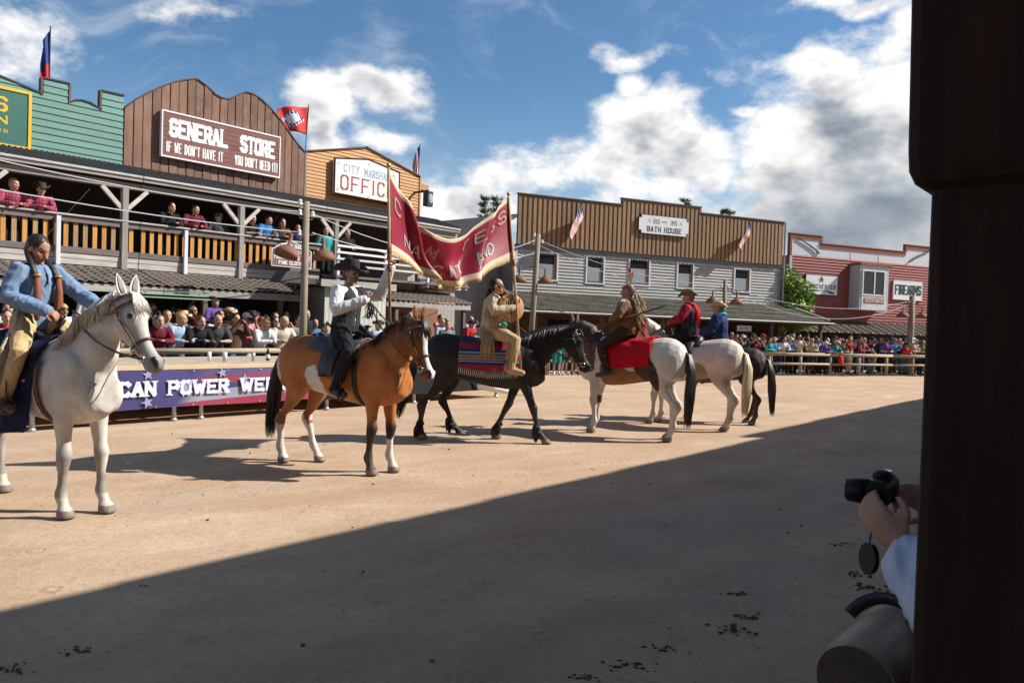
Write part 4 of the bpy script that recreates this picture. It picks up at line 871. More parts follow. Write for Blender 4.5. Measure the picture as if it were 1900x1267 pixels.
FL = [(.60, .12, 1.16, .14, .085), (.57, .145, 1.0, .125, .085), (.565, .15, .88, .098, .072), (.575, .15, .74, .075, .060), (.59, .15, .60, .056, .048), (.603, .15, .52, .064, .058), (.597, .15, .455, .054, .048), (.592, .15, .38, .040, .033), (.59, .15, .27, .038, .031), (.586, .15, .195, .054, .045), (.598, .15, .155, .052, .043), (.630, .15, .105, .042, .038), (.648, .15, .075, .060, .056), (.662, .15, .035, .071, .066), (.668, .15, .004, .079, .072)]
HL = [(-.56, .12, 1.24, .22, .11), (-.55, .155, 1.06, .215, .11), (-.53, .165, .94, .175, .10), (-.53, .165, .84, .125, .085), (-.59, .16, .73, .09, .066), (-.665, .155, .63, .066, .048), (-.735, .15, .57, .064, .046), (-.752, .15, .50, .070, .052), (-.735, .15, .43, .056, .045), (-.714, .15, .36, .043, .036), (-.705, .15, .27, .041, .034), (-.70, .15, .195, .056, .047), (-.682, .15, .155, .053, .044), (-.650, .15, .105, .043, .039), (-.632, .15, .075, .060, .056), (-.618, .15, .035, .071, .066), (-.612, .15, .004, .078, .071)]
HEAD = [(-.10, .085, .075), (.0, .118, .088), (.10, .142, .104), (.22, .152, .108), (.34, .147, .100), (.46, .118, .082), (.60, .092, .064), (.74, .080, .056), (.86, .082, .062), (.95, .078, .064), (1.02, .05, .045)]
def legpts(base, side, dx=0, dy=0, lift=0, bend=0, lt=1.08):
    top = base[0][2]; out = []
    for (x, y, z, rx, ry) in base:
        w = min(1, max(0, (1.0 - z) / 1.0)); w = w ** 1.0
        b = bend * math.sin(math.pi * min(1, max(0, (1.0 - z)))) if z < 1.0 else 0
        out.append((x + dx * w + b, side * y + dy * w, z + lift * w * w, rx * (lt if z < .9 else 1), ry * (lt if z < .9 else 1)))
    return out
hair_mats = {}
def hairm(name, c, var=.4): return mat('hair_' + name, c, .5, var, 5, .2, 0, (14, 14, 2), 0, 0, spec=.4)
def horse(label, pos, deg, k, neck, headvec, coat, legs, mane_c, tail_c, vox=.02, yaw=0, hlen=.60, maneside=1, bulk=1., feather=None, tail_len=1.0, mane_len=.26, forelock=True, tailswing=(0, 0)):
    e = emp('horse', (pos[0], pos[1], 0), R_(deg), label, 'horse'); e.scale = (k, k, k)
    mb = MB(); mb.loft([[(x, w * bulk * math.cos(a) * (1 - .10 * max(0, math.sin(a))), z + h * math.sin(a)) for a in [2 * math.pi * i / 20 for i in range(20)]] for x, z, w, h in TS])
    mb.ell((.58, .15, 1.10), (.19, .10, .30), 12, 8, M=Matrix.Rotation(R_(18), 3, 'Y')); mb.ell((.58, -.15, 1.10), (.19, .10, .30), 12, 8, M=Matrix.Rotation(R_(18), 3, 'Y'))
    for q in (-1, 1):
        mb.ell((.83, q * .085, 1.03), (.085, .10, .15), 10, 8); mb.ell((-.60, q * .15, 1.15), (.26, .135, .29), 12, 8); mb.ell((-.72, q * .10, 1.22), (.17, .12, .19), 12, 8); mb.ell((.15, q * .06, 1.02), (.42, .2, .22), 10, 8)
    # neck: sagittal points (x, z), bent sideways by yaw
    base = Vector((.55, 0, 1.2))
    def bend(p, f): return base + Matrix.Rotation(R_(yaw) * f, 3, 'Z') @ (Vector((p[0], 0, p[1])) - base)
    NP = [(.46, 1.18, .31, .16), (.60, 1.24, .315, .165), *neck]; rings = []; crest = []
    C = [bend(p, max(0, i - 1) / (len(NP) - 2)) for i, p in enumerate(NP)]
    for i, p in enumerate(C):
        t = (C[min(i + 1, len(C) - 1)] - C[max(0, i - 1)]).normalized(); f = max(0, i - 1) / (len(NP) - 2); A = Matrix.Rotation(R_(yaw) * f, 3, 'Z') @ Vector((0, 1, 0)); Dv = t.cross(A) * -1
        if Dv.x > 0 and Dv.z < 0: Dv = -Dv
        Dv = Dv if Dv.z > 0 or Dv.x < 0 else -Dv
        d_, w_ = NP[i][2], NP[i][3]
        rings.append([p + A * (w_ * math.cos(a) * (1 - .22 * max(0, math.sin(a)))) + Dv * (d_ * math.sin(a)) for a in [2 * math.pi * j / 16 for j in range(16)]]); crest.append((p + Dv * d_, A, Dv))
    mb.loft(rings); mb.ell(C[-1], (.1, .085, .1), 10, 8)
    hv = Matrix.Rotation(R_(yaw), 3, 'Z') @ Vector(headvec).normalized(); A = Matrix.Rotation(R_(yaw), 3, 'Z') @ Vector((0, 1, 0)); Dh = hv.cross(A); Dh = Dh if Dh.x * math.cos(R_(yaw)) + Dh.y * math.sin(R_(yaw)) > 0 else -Dh
    P0 = C[-1] + Dh * .01; rings = []
    for (t, d_, w_) in HEAD:
        c_ = P0 + hv * (t * hlen) + Dh * (-.02 - .028 * math.sin(min(1, max(0, t)) * math.pi))
        rings.append([c_ + A * (w_ * math.cos(a) * (1. if math.sin(a) < 0 else .94)) + Dh * (d_ * math.sin(a)) for a in [2 * math.pi * j / 16 for j in range(16)]])
    mb.loft(rings)
    hp = lambda t, l, d: P0 + hv * (t * hlen) + A * l + Dh * d
    for q in (-1, 1):
        mb.ell(hp(.24, q * .075, -.06), (.10, .035, .085), 10, 8); mb.ell(hp(.27, q * .082, .065), (.032, .024, .03), 8, 6); mb.ell(hp(.91, q * .035, .035), (.03, .022, .03), 8, 6)
    mb.ell(hp(.9, 0, -.085), (.055, .035, .04), 8, 6)
    for (bs, sd_, kw) in ((FL, 1, legs.get('fl', {})), (FL, -1, legs.get('fr', {})), (HL, 1, legs.get('hl', {})), (HL, -1, legs.get('hr', {}))):
        L_ = legpts(bs, sd_, **kw); mb.loft([[(x + rx * math.cos(a), y + ry * math.sin(a), z) for a in [2 * math.pi * j / 12 for j in range(12)]] for x, y, z, rx, ry in L_])
    me = fuse(mb, vox, 6, 'body', .5); wrinkle(me, .004, (5, 5, 5), 3); v = verts(me)
    rel = v - np.array(P0); hd = dict(t=rel @ np.array(hv) / hlen, l=rel @ np.array(A), d=rel @ np.array(Dh))
    c = coat(v, hd); nos = (hd['t'] > .85) & (np.abs(np.abs(hd['l']) - .045) < .018) & (np.abs(hd['d'] - .03) < .022); c[nos] = (.03, .025, .025)
    for q in (-1, 1): ed = np.sqrt(((hd['t'] - .275) * hlen) ** 2 + (hd['l'] - q * .09) ** 2 + (hd['d'] - .065) ** 2); c *= (1 - .7 * (1 - sm(ed, .018, .042)))[:, None]
    mou = (hd['t'] > .80) & (hd['t'] < 1.0) & (np.abs(hd['d'] + .075) < .009); c[mou] *= .35
    hoof = v[:, 2] < .072; c[hoof] = np.where(np.linalg.norm(c[hoof], axis=1, keepdims=True) > .6, np.array([[.17, .145, .125]]), np.array([[.16, .125, .10]]))
    setcol(me, c); me.materials.append(coat_mat()); link('body', me, e)
    em = mat('horse_eye', (.012, .008, .006), .08, .1, 3, 0, spec=.6); mm = hairm('m' + str(mane_c), mane_c); tm_ = hairm('t' + str(tail_c), tail_c)
    c0 = c[(hd['t'] > -.1) & (hd['t'] < .1) & (np.abs(hd['l']) < .1)]; ec = tuple(np.median(c0, axis=0)) if len(c0) else (.3, .2, .1)
    em2 = mat('ear_%.2f_%.2f' % (ec[0], ec[2]), ec, .7, .15, 12, .1); ein = mat('ear_in_%.2f' % ec[0], tuple(x * .45 + .02 for x in ec), .8, .2, 12, .1)
    for q in (-1, 1):
        MB().ell(hp(.275, q * .092, .066), (.026, .022, .024), 12, 8).obj('eye', em, e, True)
        b0 = hp(-.035, q * .05, .07); tip = b0 + (-hv * .11 + Dh * .055 + A * q * .03).normalized() * .185; ax = (tip - b0).normalized(); fw = (Dh + hv * .1 - ax * (Dh + hv * .1).dot(ax)).normalized(); sdv = ax.cross(fw)
        rr_ = [(0, .030), (.2, .046), (.45, .047), (.75, .030), (1, .004)]; R2 = []
        for t, r in rr_:
            R2.append([b0.lerp(tip, t) + sdv * (r * math.cos(a)) + fw * (r * .55 * math.sin(a) * (1 if math.sin(a) < 0 else -.15)) for a in [2 * math.pi * j / 12 for j in range(12)]])
        ea = MB().loft(R2).obj('ear', em2, e, True)
        iv = MB().loft([[b0.lerp(tip, t) + sdv * (r * .6 * math.cos(a)) + fw * (.004 + r * .05 * math.sin(a)) for a in [2 * math.pi * j / 10 for j in range(10)]] for t, r in ((.12, .034), (.4, .042), (.7, .028), (.92, .006))]).obj('ear_lining', ein, ea, True)
    rnd = random.Random(int(abs(pos[0]) * 100))
    if mane_len:
        mn = MB(); segs = len(crest) - 2
        for _ in range(300):
            f = rnd.random() ** .9 * segs; i = min(segs - 1, int(f)); u_ = f - i; a_, b_ = crest[i + 1], crest[i + 2]
            p = a_[0].lerp(b_[0], u_); A_ = a_[1]; Dd = a_[2].lerp(b_[2], u_); L_ = mane_len * rnd.uniform(.6, 1.15); sdn = maneside if rnd.random() < .86 else -maneside; wv = rnd.uniform(-.05, .05)
            w0 = .05 + .03 * rnd.random(); nk = NP[i + 1][3]
            pts = [p - Dd * .03, p + Dd * .006 + A_ * sdn * .025, p - Dd * .05 + A_ * sdn * (nk * .55 + w0 * .3), p + A_ * sdn * (nk * .86 + w0 * .35) - Vector((wv * .3, 0, L_ * .55)), p + A_ * sdn * (nk * .95 + w0 * .4) - Vector((wv, 0, L_))]
            mn.tube(pts, [.008, .010, .011, .008, .001], 5, flat=.5)
        if forelock:
            for _ in range(22):
                l0 = rnd.uniform(-.035, .035); pts = [hp(-.06, l0 * .6, .10), hp(.02, l0, .135), hp(.14, l0 * 1.6 + rnd.uniform(-.02, .02), .135), hp(.26 + rnd.random() * .12, l0 * 2 + rnd.uniform(-.03, .03), .125)]
                mn.tube(pts, [.010, .012, .009, .001], 5, flat=.5)
        tag(mn.obj('mane', mm, e, True), kind='stuff')
    tl = MB(); dock = Vector((-.86, 0, 1.36))
    for _ in range(300):
        a = rnd.uniform(0, 6.28); r = rnd.random() ** .5; ox, oy = r * math.cos(a), r * math.sin(a); L_ = tail_len * rnd.uniform(.72, 1.05); sx, sy = tailswing
        pts = [dock + Vector((.05, oy * .025, 0)), dock + Vector((-.07 + ox * .02, oy * .045, -.06)), dock + Vector((-.115 + ox * .06 + sx * .2, oy * .08 + sy * .2, -.30)), dock + Vector((-.10 + ox * .075 + sx * .6, oy * .09 + sy * .6, -.30 - (L_ - .3) * .5)), dock + Vector((-.08 + ox * .05 + sx, oy * .07 + sy, -L_))]
        tl.tube(pts, [.010, .011, .012, .009, .001], 5, flat=.6)
    tag(tl.obj('tail', tm_, e, True), kind='stuff')
    if feather:
        ft = MB()
        for (bs, sd_, kw) in ((FL, 1, legs.get('fl', {})), (FL, -1, legs.get('fr', {})), (HL, 1, legs.get('hl', {})), (HL, -1, legs.get('hr', {}))):
            L_ = legpts(bs, sd_, **kw); q = [p for p in L_ if .14 < p[2] - kw.get('lift', 0) < .30]
            for _ in range(110):
                b = rnd.choice(q); a = rnd.uniform(.7, 5.6); d = Vector((math.cos(a), math.sin(a), 0)); p = Vector(b[:3]) + Vector((d.x * b[3], d.y * b[4], 0)) * .85; L9 = .10 * rnd.uniform(.7, 1.2) * (1.2 if math.cos(a) < -.3 else .8); ft.tube([p, p + d * .022 - Vector((0, 0, L9 * .5)), p + d * .030 - Vector((0, 0, L9))], [.009, .010, .003], 5)
        tag(ft.obj('leg_feathers', mm, e, True), kind='stuff')
    e['hp'] = 0
    del e['hp']
    return dict(e=e, hp=hp, k=k, C=C, NP=NP, M=Matrix.Translation((pos[0], pos[1], 0)) @ Matrix.Rotation(R_(deg), 4, 'Z') @ Matrix.Scale(k, 4), pos=pos, deg=deg, A=A, hv=hv, Dh=Dh)
def coat_mat():
    if 'horse_coat' in MATS: return MATS['horse_coat']
    m = bpy.data.materials.new('horse_coat'); m.use_nodes = True; t = NT(m.node_tree); bs = m.node_tree.nodes['Principled BSDF']; P = t.n('ShaderNodeTexCoord').outputs['Object']
    n1 = t.n('ShaderNodeTexNoise', Vector=P, Scale=7., Detail=5., Roughness=.6); n2 = t.n('ShaderNodeTexNoise', Vector=t.vm('MULTIPLY', P, (60, 60, 24)), Scale=2.2, Detail=5., Roughness=.7); n3 = t.n('ShaderNodeTexNoise', Vector=P, Scale=2.4, Detail=6.)
    k = t.math('MULTIPLY', t.mr(n1.outputs[0], .3, .7, .86, 1.12), t.mr(n2.outputs[0], .3, .7, .82, 1.16))
    c = t.mix(1., t.n('ShaderNodeAttribute', _attribute_name='coat').outputs['Color'], t.n('ShaderNodeCombineXYZ', X=k, Y=k, Z=k).outputs[0], 'MULTIPLY')
    z = t.n('ShaderNodeSeparateXYZ', Vector=P).outputs[2]
    dust = t.math('MULTIPLY', t.mr(z, .05, .6, .22, .02), t.mr(n3.outputs[0], .4, .62, .2, 1.))        # street dust worked into the lower legs
    t.set(bs.inputs['Base Color'], t.mix(dust, c, (.34, .25, .17))); t.set(bs.inputs['Roughness'], t.mr(n1.outputs[0], .3, .7, .5, .7)); bs.inputs['Specular IOR Level'].default_value = .28
    t.set(bs.inputs['Normal'], t.n('ShaderNodeBump', Strength=.3, Distance=.006, Height=n2.outputs[0]).outputs[0]); MATS['horse_coat'] = m; return m
leather = mat('leather_brown', (.075, .032, .018), .45, .25, 9, .15, spec=.5); leather_b = mat('leather_black', (.015, .013, .013), .45, .2, 9, .15, spec=.5)
silver = mat('silver', (.6, .6, .58), .25, .1, 9, 0, 1.)
def bridle(H, label, m, hand=None, hand2=None, rs=1):
    e = emp('bridle', (H['pos'][0], H['pos'][1], 0), R_(H['deg']), label, 'bridle'); e.scale = (H['k'],) * 3; hp = H['hp']
    def ringp(t, off=.012, a0=0, a1=6.2832, n=22, dt=0):
        xs = [h[0] for h in HEAD]; d_ = float(np.interp(t, xs, [h[1] for h in HEAD])) + off; w_ = float(np.interp(t, xs, [h[2] for h in HEAD])) + off + (.012 if .1 < t < .4 else 0); c = -.02 - .028 * math.sin(t * math.pi)
        return [hp(t + dt * math.sin(a), w_ * math.cos(a), c + d_ * math.sin(a)) for a in [a0 + (a1 - a0) * i / n for i in range(n + 1)]]
    def strap(nm, pts, r=.011): MB().tube(pts, r, 6, flat=.45).obj(nm, m, e, True)
    strap('noseband', ringp(.60)); strap('browband', ringp(.10, .016, -.2, 3.34, 14)); strap('headstall', ringp(-.02, .02, -.3, 3.44, 14)); strap('throat_latch', ringp(.12, .02, 3.0, 6.4, 14, .12))
    for q in (-1, 1):
        strap('cheek_strap', [hp(.02, q * .112, .0), hp(.25, q * .125, -.02), hp(.5, q * .09, -.03), hp(.76, q * .068, -.045)])
        MB().tube([hp(.80, q * .072, -.05) + H['hv'] * (.03 * math.cos(a)) + H['Dh'] * (.03 * math.sin(a)) for a in [6.2832 * i / 12 for i in range(13)]], .006, 5).obj('bit_ring', silver, e, True)
    if hand is not None:
        k = H['k']
        for q in (-1, 1):
            a = hp(.80, q * .078, -.05); b = (Vector(hand) if q == rs or hand2 is None else Vector(hand2)) / k; mid = a.lerp(b, .5) + Vector((.0, q * .16, -.12))
            pts = [a.lerp(mid, t).lerp(mid.lerp(b, t), t) for t in [i / 10 for i in range(11)]]
            strap('rein', pts, .009)
    return e
def drape(H, x0, x1, ang, off, m, name, label, cat, wave=.012, hem=0, th=.012, extra=0., swing=0.):
    """cloth laid over the barrel: reaches ang radians either side of the spine then hangs extra metres"""
    e = emp(name, (H['pos'][0], H['pos'][1], 0), R_(H['deg']), label, cat); e.scale = (H['k'],) * 3
    mb = MB(); rings = []
    for x in srange(x0, x1, .05):
        z, w_, h_ = ts(x); row = []
        for i in range(25):
            a = math.pi / 2 + ang * (1 - i / 12); y_ = (w_ + off) * math.cos(a) * (1 - .10 * max(0, math.sin(a))); zz = z + (h_ + off) * math.sin(a); d_ = off
            if abs(math.cos(a)) > .25: y_ += math.copysign(wave * (1 + math.sin(x * 17 + i)), y_)
            row.append((x, y_, zz))
        if extra:
            nE = 6
            for q, end in ((1, 0), (-1, -1)):
                p = row[end]; dd = [(p[0] + swing * (j / nE), p[1] + math.copysign(.02 * j / nE + wave * math.sin(x * 19 + j) * j / nE * 1.6, p[1]), p[2] - extra * j / nE) for j in range(1, nE + 1)]
                row = list(reversed(dd)) + row if end == 0 else row + dd
        rings.append(row)
    mb.loft(rings, 0, cap=False, closed=False); ob = mb.obj('cloth', m, e, True); s = ob.modifiers.new('thickness', 'SOLIDIFY'); s.thickness = th; s.offset = 1
    return e
def saddle(H, label, m, pad, seat_x=.16, foot=(.30, .40, .95)):
    e = emp('saddle', (H['pos'][0], H['pos'][1], 0), R_(H['deg']), label, 'saddle'); e.scale = (H['k'],) * 3
    mb = MB(); z0 = ts(seat_x)[0] + ts(seat_x)[2]; R3 = []
    for x, w_, h_ in ((-.22, .12, .13), (-.16, .17, .12), (-.05, .17, .055), (.08, .15, .045), (.18, .13, .07), (.25, .09, .13)):
        R3.append([(seat_x + x, w_ * math.cos(a), z0 - .03 + (h_ if math.sin(a) > 0 else .10) * math.sin(a) - .10 * (abs(math.cos(a)) ** 3) + (.0 if math.sin(a) > 0 else 0)) for a in [2 * math.pi * j / 14 for j in range(14)]])
    mb.loft(R3).obj('seat', m, e, True); MB().tube([(seat_x + .25, 0, z0 + .06), (seat_x + .29, 0, z0 + .17)], [.022, .02], 8).obj('horn', m, e, True); MB().ell((seat_x + .295, 0, z0 + .19), (.045, .045, .018), 10, 6).obj('horn_cap', m, e, True)
    for q in (-1, 1):
        fl = MB(); rr = []
        for j in range(9):
            a = .35 + j * .17; z, w_, h_ = ts(seat_x); rr.append([(seat_x + xx, q * (w_ + .035) * math.sin(a), z + (h_ + .03) * math.cos(a)) for xx in (-.13, -.04, .06, .14 - .01 * j)])
        ob = fl.loft(rr, 0, False, False).obj('flap', m, e, True); ob.modifiers.new('t', 'SOLIDIFY').thickness = .012
        fx, fy, fz = foot
        MB().tube([(seat_x + .03, q * .31, z0 - .34), (fx - .04, q * (fy - .01), fz + .30), (fx - .02, q * fy, fz + .12)], .02, 6, flat=.35).obj('stirrup_strap', m, e, True)
        MB().tube([(fx, q * fy + .058 * math.cos(a), fz + .03 + (.085 if math.sin(a) > 0 else .045) * math.sin(a)) for a in [6.2832 * i / 14 for i in range(15)]], .013, 6).obj('stirrup', m, e, True)
    z, w_, h_ = ts(.38); MB().tube([(.38, (w_ + .012) * math.cos(a), z + (h_ + .012) * math.sin(a)) for a in [math.pi * .85 + i * (math.pi * 1.3) / 16 for i in range(17)]], .03, 6, flat=.25).obj('girth', m, e, True)
    return e
# ---------------------------------------------------------------- people
def hand(mb, wr, d, pn, side, curl=.9, s=1.):
    d = Vector(d).normalized(); pn = Vector(pn); pn = (pn - d * pn.dot(d)).normalized(); sv = d.cross(pn) * side
    M = Matrix((d, sv, pn)).transposed(); mb.ell(wr + d * .048 * s, (.052 * s, .040 * s, .018 * s), 10, 8, M=M); mb.ell(wr + d * .012 * s, (.03 * s, .027 * s, .021 * s), 8, 6, M=M)
    for i, (l_, o_) in enumerate(((.072, .029), (.080, .010), (.074, -.009), (.058, -.027))):
        p = wr + d * .088 * s + sv * o_ * s; pts = [wr + d * .06 * s + sv * o_ * s, p]; a = curl * .35
        for j, seg in enumerate((.45, .32, .25)):
            a2 = a + curl * (.5 + .45 * j); p = p + (d * math.cos(a2) + pn * math.sin(a2)) * (l_ * seg * s); pts.append(p)
        chain(mb, pts, [.0095 * s, .0095 * s, .0088 * s, .0082 * s, .007 * s], 7)
    b = wr + d * .03 * s + sv * .030 * s; p1 = b + (d * .55 + sv * .7 + pn * .35).normalized() * .035 * s; p2 = p1 + (d * .8 + sv * .15 + pn * .55).normalized() * .03 * s; p3 = p2 + (d * .7 - sv * .2 + pn * .7).normalized() * .024 * s
    chain(mb, [wr + d * .02 * s + sv * .015 * s, b, p1, p2, p3], [.014 * s, .013 * s, .0115 * s, .0105 * s, .008 * s], 7)
def mirror(J):
    for k in list(J):
        if k.endswith('_l') and k[:-1] + 'r' not in J: q = Vector(J[k]); J[k[:-1] + 'r'] = Vector((q.x, -q.y, q.z))
    return {k: Vector(v) if not isinstance(v, (int, float)) else v for k, v in J.items()}
def headframe(J):
    F = J['hd'].normalized(); U = Vector((0, 0, 1)); S = U.cross(F).normalized(); U = F.cross(S); return F, S, U
SKIN = (.48, .27, .18)
def sm(x, a, b): t = np.clip((x - a) / (b - a), 0, 1); return t * t * (3 - 2 * t)
def human(J, vox=.012, g=1., hs=1., fingers=True, curl=(.9, .9), pal=None, skin=SKIN, beard=None, brow=(.08, .05, .03), paint=None):
    F, S, U = headframe(J); Mh = Matrix((F, S, U)).transposed(); hc = J['head']; mb = MB()
    A = (J['sh_l'] - J['sh_r']).normalized(); Ah = (J['hip_l'] - J['hip_r']).normalized()
    mb.ell(hc + U * .022 * hs, (.094 * hs, .075 * hs, .098 * hs), 16, 12, M=Mh); mb.ell(hc + F * .024 * hs - U * .045 * hs, (.068 * hs, .058 * hs, .075 * hs), 14, 10, M=Mh)
    mb.ell(hc + F * .078 * hs - U * .098 * hs, (.022 * hs, .028 * hs, .018 * hs), 8, 6, M=Mh)
    chain(mb, [hc + F * .086 * hs + U * .012 * hs, hc + F * .104 * hs - U * .018 * hs, hc + F * .112 * hs - U * .032 * hs], [.010 * hs, .012 * hs, .015 * hs], 8)
    mb.ell(hc + F * .083 * hs + U * .028 * hs, (.016 * hs, .05 * hs, .012 * hs), 10, 6, M=Mh); mb.ell(hc + F * .088 * hs - U * .064 * hs, (.014 * hs, .026 * hs, .012 * hs), 8, 6, M=Mh)
    for q in (-1, 1): mb.ell(hc + S * q * .077 * hs - U * .012 * hs - F * .008 * hs, (.020 * hs, .010 * hs, .032 * hs), 8, 6, M=Mh); mb.ell(hc + S * q * .045 * hs - U * .022 * hs + F * .058 * hs, (.025 * hs, .022 * hs, .022 * hs), 8, 6, M=Mh)
    nk = J['neck']; chain(mb, [nk - (hc - nk) * .2, nk.lerp(hc, .35), hc - U * .05 * hs - F * .015], [.062 * g, .054, .055])
    def torso(mb, o, top=True):
        pel, ch = J['pel'], J['chest']; up = (ch - pel).normalized(); R3 = []
        for c, ax, w_, d_ in ((pel - up * .09, Ah, .135 * g, .10 * g), (pel, Ah, .168 * g, .125 * g), (pel.lerp(ch, .35), Ah.lerp(A, .35).normalized(), .150 * g, .118 * g), (pel.lerp(ch, .65), Ah.lerp(A, .65).normalized(), .163 * g, .125 * g), (ch, A, .178 * g, .128 * g), (ch.lerp(nk, .45), A, .165 * g, .105 * g), (ch.lerp(nk, .8), A, .105 * g, .078 * g), (nk, A, .062, .062)):
            fv = ax.cross(up).normalized(); R3.append([c + ax * ((w_ + o) * math.cos(a)) + fv * ((d_ + o) * math.sin(a)) for a in [2 * math.pi * j / 16 for j in range(16)]])
        mb.loft(R3 if top else R3[:3])
    torso(mb, 0)
    def arm(mb, s, o, end=1.):
        a, b, c = J['sh_' + s], J['el_' + s], J['wr_' + s]; c2 = b.lerp(c, end); in_ = J['chest'].lerp(nk, .3)
        chain(mb, [in_.lerp(a, .6), a, a.lerp(b, .35), a.lerp(b, .75), b, b.lerp(c2, .3), b.lerp(c2, .7), c2], [.06 * g + o, .064 * g + o, .055 * g + o, .046 * g + o, .042 * g + o, .043 * g + o, .035 + o, .027 + o * (1 if end >= 1 else 1.3)])
    def leg(mb, s, o, end=1.):
        a, b, c = J['hip_' + s], J['kn_' + s], J['an_' + s]; c2 = b.lerp(c, end)
        chain(mb, [a, a.lerp(b, .3), a.lerp(b, .75), b, b.lerp(c2, .3), b.lerp(c2, .7), c2], [.10 * g + o, .092 * g + o, .068 * g + o, .058 * g + o, .058 * g + o, .046 + o, .036 + o])
    for s, q in (('l', 1), ('r', -1)):
        arm(mb, s, 0); leg(mb, s, 0)
        wr = J['wr_' + s]; d = J.get('hd_' + s, wr - J['el_' + s])
        hand(mb, wr, d, J.get('pn_' + s, Vector((0, -q, -.3))), q if pal is None else pal, curl[0 if s == 'l' else 1]) if fingers else (mb.ell(wr + d.normalized() * .045, (.032, .032, .03), 8, 6), mb.tube([wr + d.normalized() * .04, wr + d.normalized() * .11], [.028, .014], 7))
        an, toe = J['an_' + s], J['toe_' + s]; chain(mb, [an, an.lerp(toe, .5) - Vector((0, 0, .015)), toe], [.036, .038, .03])
    me = fuse(mb, vox, 2, 'body', .4); v = verts(me); r = v - np.array(hc); f, s_, u = r @ np.array(F) / hs, r @ np.array(S) / hs, r @ np.array(U) / hs
    c = np.tile(np.array(skin), (len(v), 1)); c *= (1 + .12 * nz3(v, 14))[:, None]
    face = (f > .045) & (np.abs(u) < .14)
    c[face & (np.abs(u + .064) < .009) & (np.abs(s_) < .027)] = np.array(skin) * (.75, .45, .45)
    c[face & (np.abs(u - .008) < .008) & (np.abs(np.abs(s_) - .032) < .014)] = (.035, .025, .02)
    c[face & (np.abs(u - .034) < .007) & (np.abs(np.abs(s_) - .034) < .024)] = brow
    c[face & (np.abs(np.abs(s_) - .04) < .02) & (np.abs(u + .03) < .02)] *= (1.08, .92, .9)
    if beard: bd = (np.abs(u + .085) < .05) & (f > .0) & ~((np.abs(u + .064) < .008) & (np.abs(s_) < .025)) & (f > .02 - .0 * u); bd |= (np.abs(u + .05) < .007) & (np.abs(s_) < .03) & face; c[bd] = beard
    if paint is not None: paint(c, f, s_, u)
    setcol(me, c); me.materials.append(mat('skin', attr='coat', rough=.55, var=.06, scale=30, bump=.03, spec=.35))
    def cloth(parts, o, voxel=vox, wr=.006, sc_=(10, 10, 5), sm=2, nm='cloth', sleeve=1., leg_end=1., sleeve_o=0., sides='lr'):
        mb = MB()
        if 'torso' in parts: torso(mb, o)
        if 'hips' in parts: torso(mb, o, False)
        for s in sides:
            if 'arms' in parts: arm(mb, s, o + sleeve_o, sleeve)
            if 'legs' in parts: leg(mb, s, o, leg_end)
            if 'shoes' in parts: an, toe = J['an_' + s], J['toe_' + s]; hl = an - (toe - an) * .28; chain(mb, [hl + Vector((0, 0, -.02)), an.lerp(toe, .45) + Vector((0, 0, -.012)), toe], [.040 + o, .046 + o, .036 + o]); chain(mb, [an + Vector((0, 0, -.02)), an.lerp(J['kn_' + s], .3 if 'boots' in parts else .08)], [.045 + o, .052 + o])
        m = fuse(mb, voxel, sm, nm, .4)
        if 'torso' in parts:      # open the neckline
            bm = bmesh.new(); bm.from_mesh(m); cut = J['neck'] + (hc - J['neck']) * .12; dn = (hc - J['neck']).normalized()
            bmesh.ops.delete(bm, geom=[f_ for f_ in bm.faces if (f_.calc_center_median() - cut).dot(dn) > 0 and (f_.calc_center_median() - cut).length < .16], context='FACES'); bm.to_mesh(m); bm.free()
        if wr: wrinkle(m, wr, sc_, seed=o * 100, ridge=True)
        return m
    def hair(o=.012, back=.0, long=0, crown=.0):
        mb = MB(); mb.ell(hc - F * (.022 + back) * hs + U * .034 * hs, ((.092 + o) * hs, (.075 + o) * hs, (.093 + o) * hs), 16, 10, M=Mh); mb.ell(hc - F * .045 * hs - U * .02 * hs, ((.055 + o) * hs, (.066 + o) * hs, (.08 + o) * hs), 14, 8, M=Mh)
        if long:
            for q in (-1, 1): chain(mb, [hc + S * q * .06 * hs - F * .03, hc + S * q * .075 * hs - F * .03 - U * long * .6, hc + S * q * .07 * hs - F * .03 - U * long], [.045, .04, .02])
            chain(mb, [hc - F * .07, hc - F * .075 - U * long * .6, hc - F * .07 - U * long], [.05, .055, .03])
        m = fuse(mb, max(vox, .010), 1, 'hair', .4); wrinkle(m, .006, (40, 40, 14), 3); return m
    return dict(body=me, cloth=cloth, hair=hair, J=J, F=F, S=S, U=U, hc=hc, Mh=Mh, hs=hs)
def fabric(name, c, var=.14, bump=.25): return mat('fab_' + name, c, .88, var, 11, bump, spec=.2)
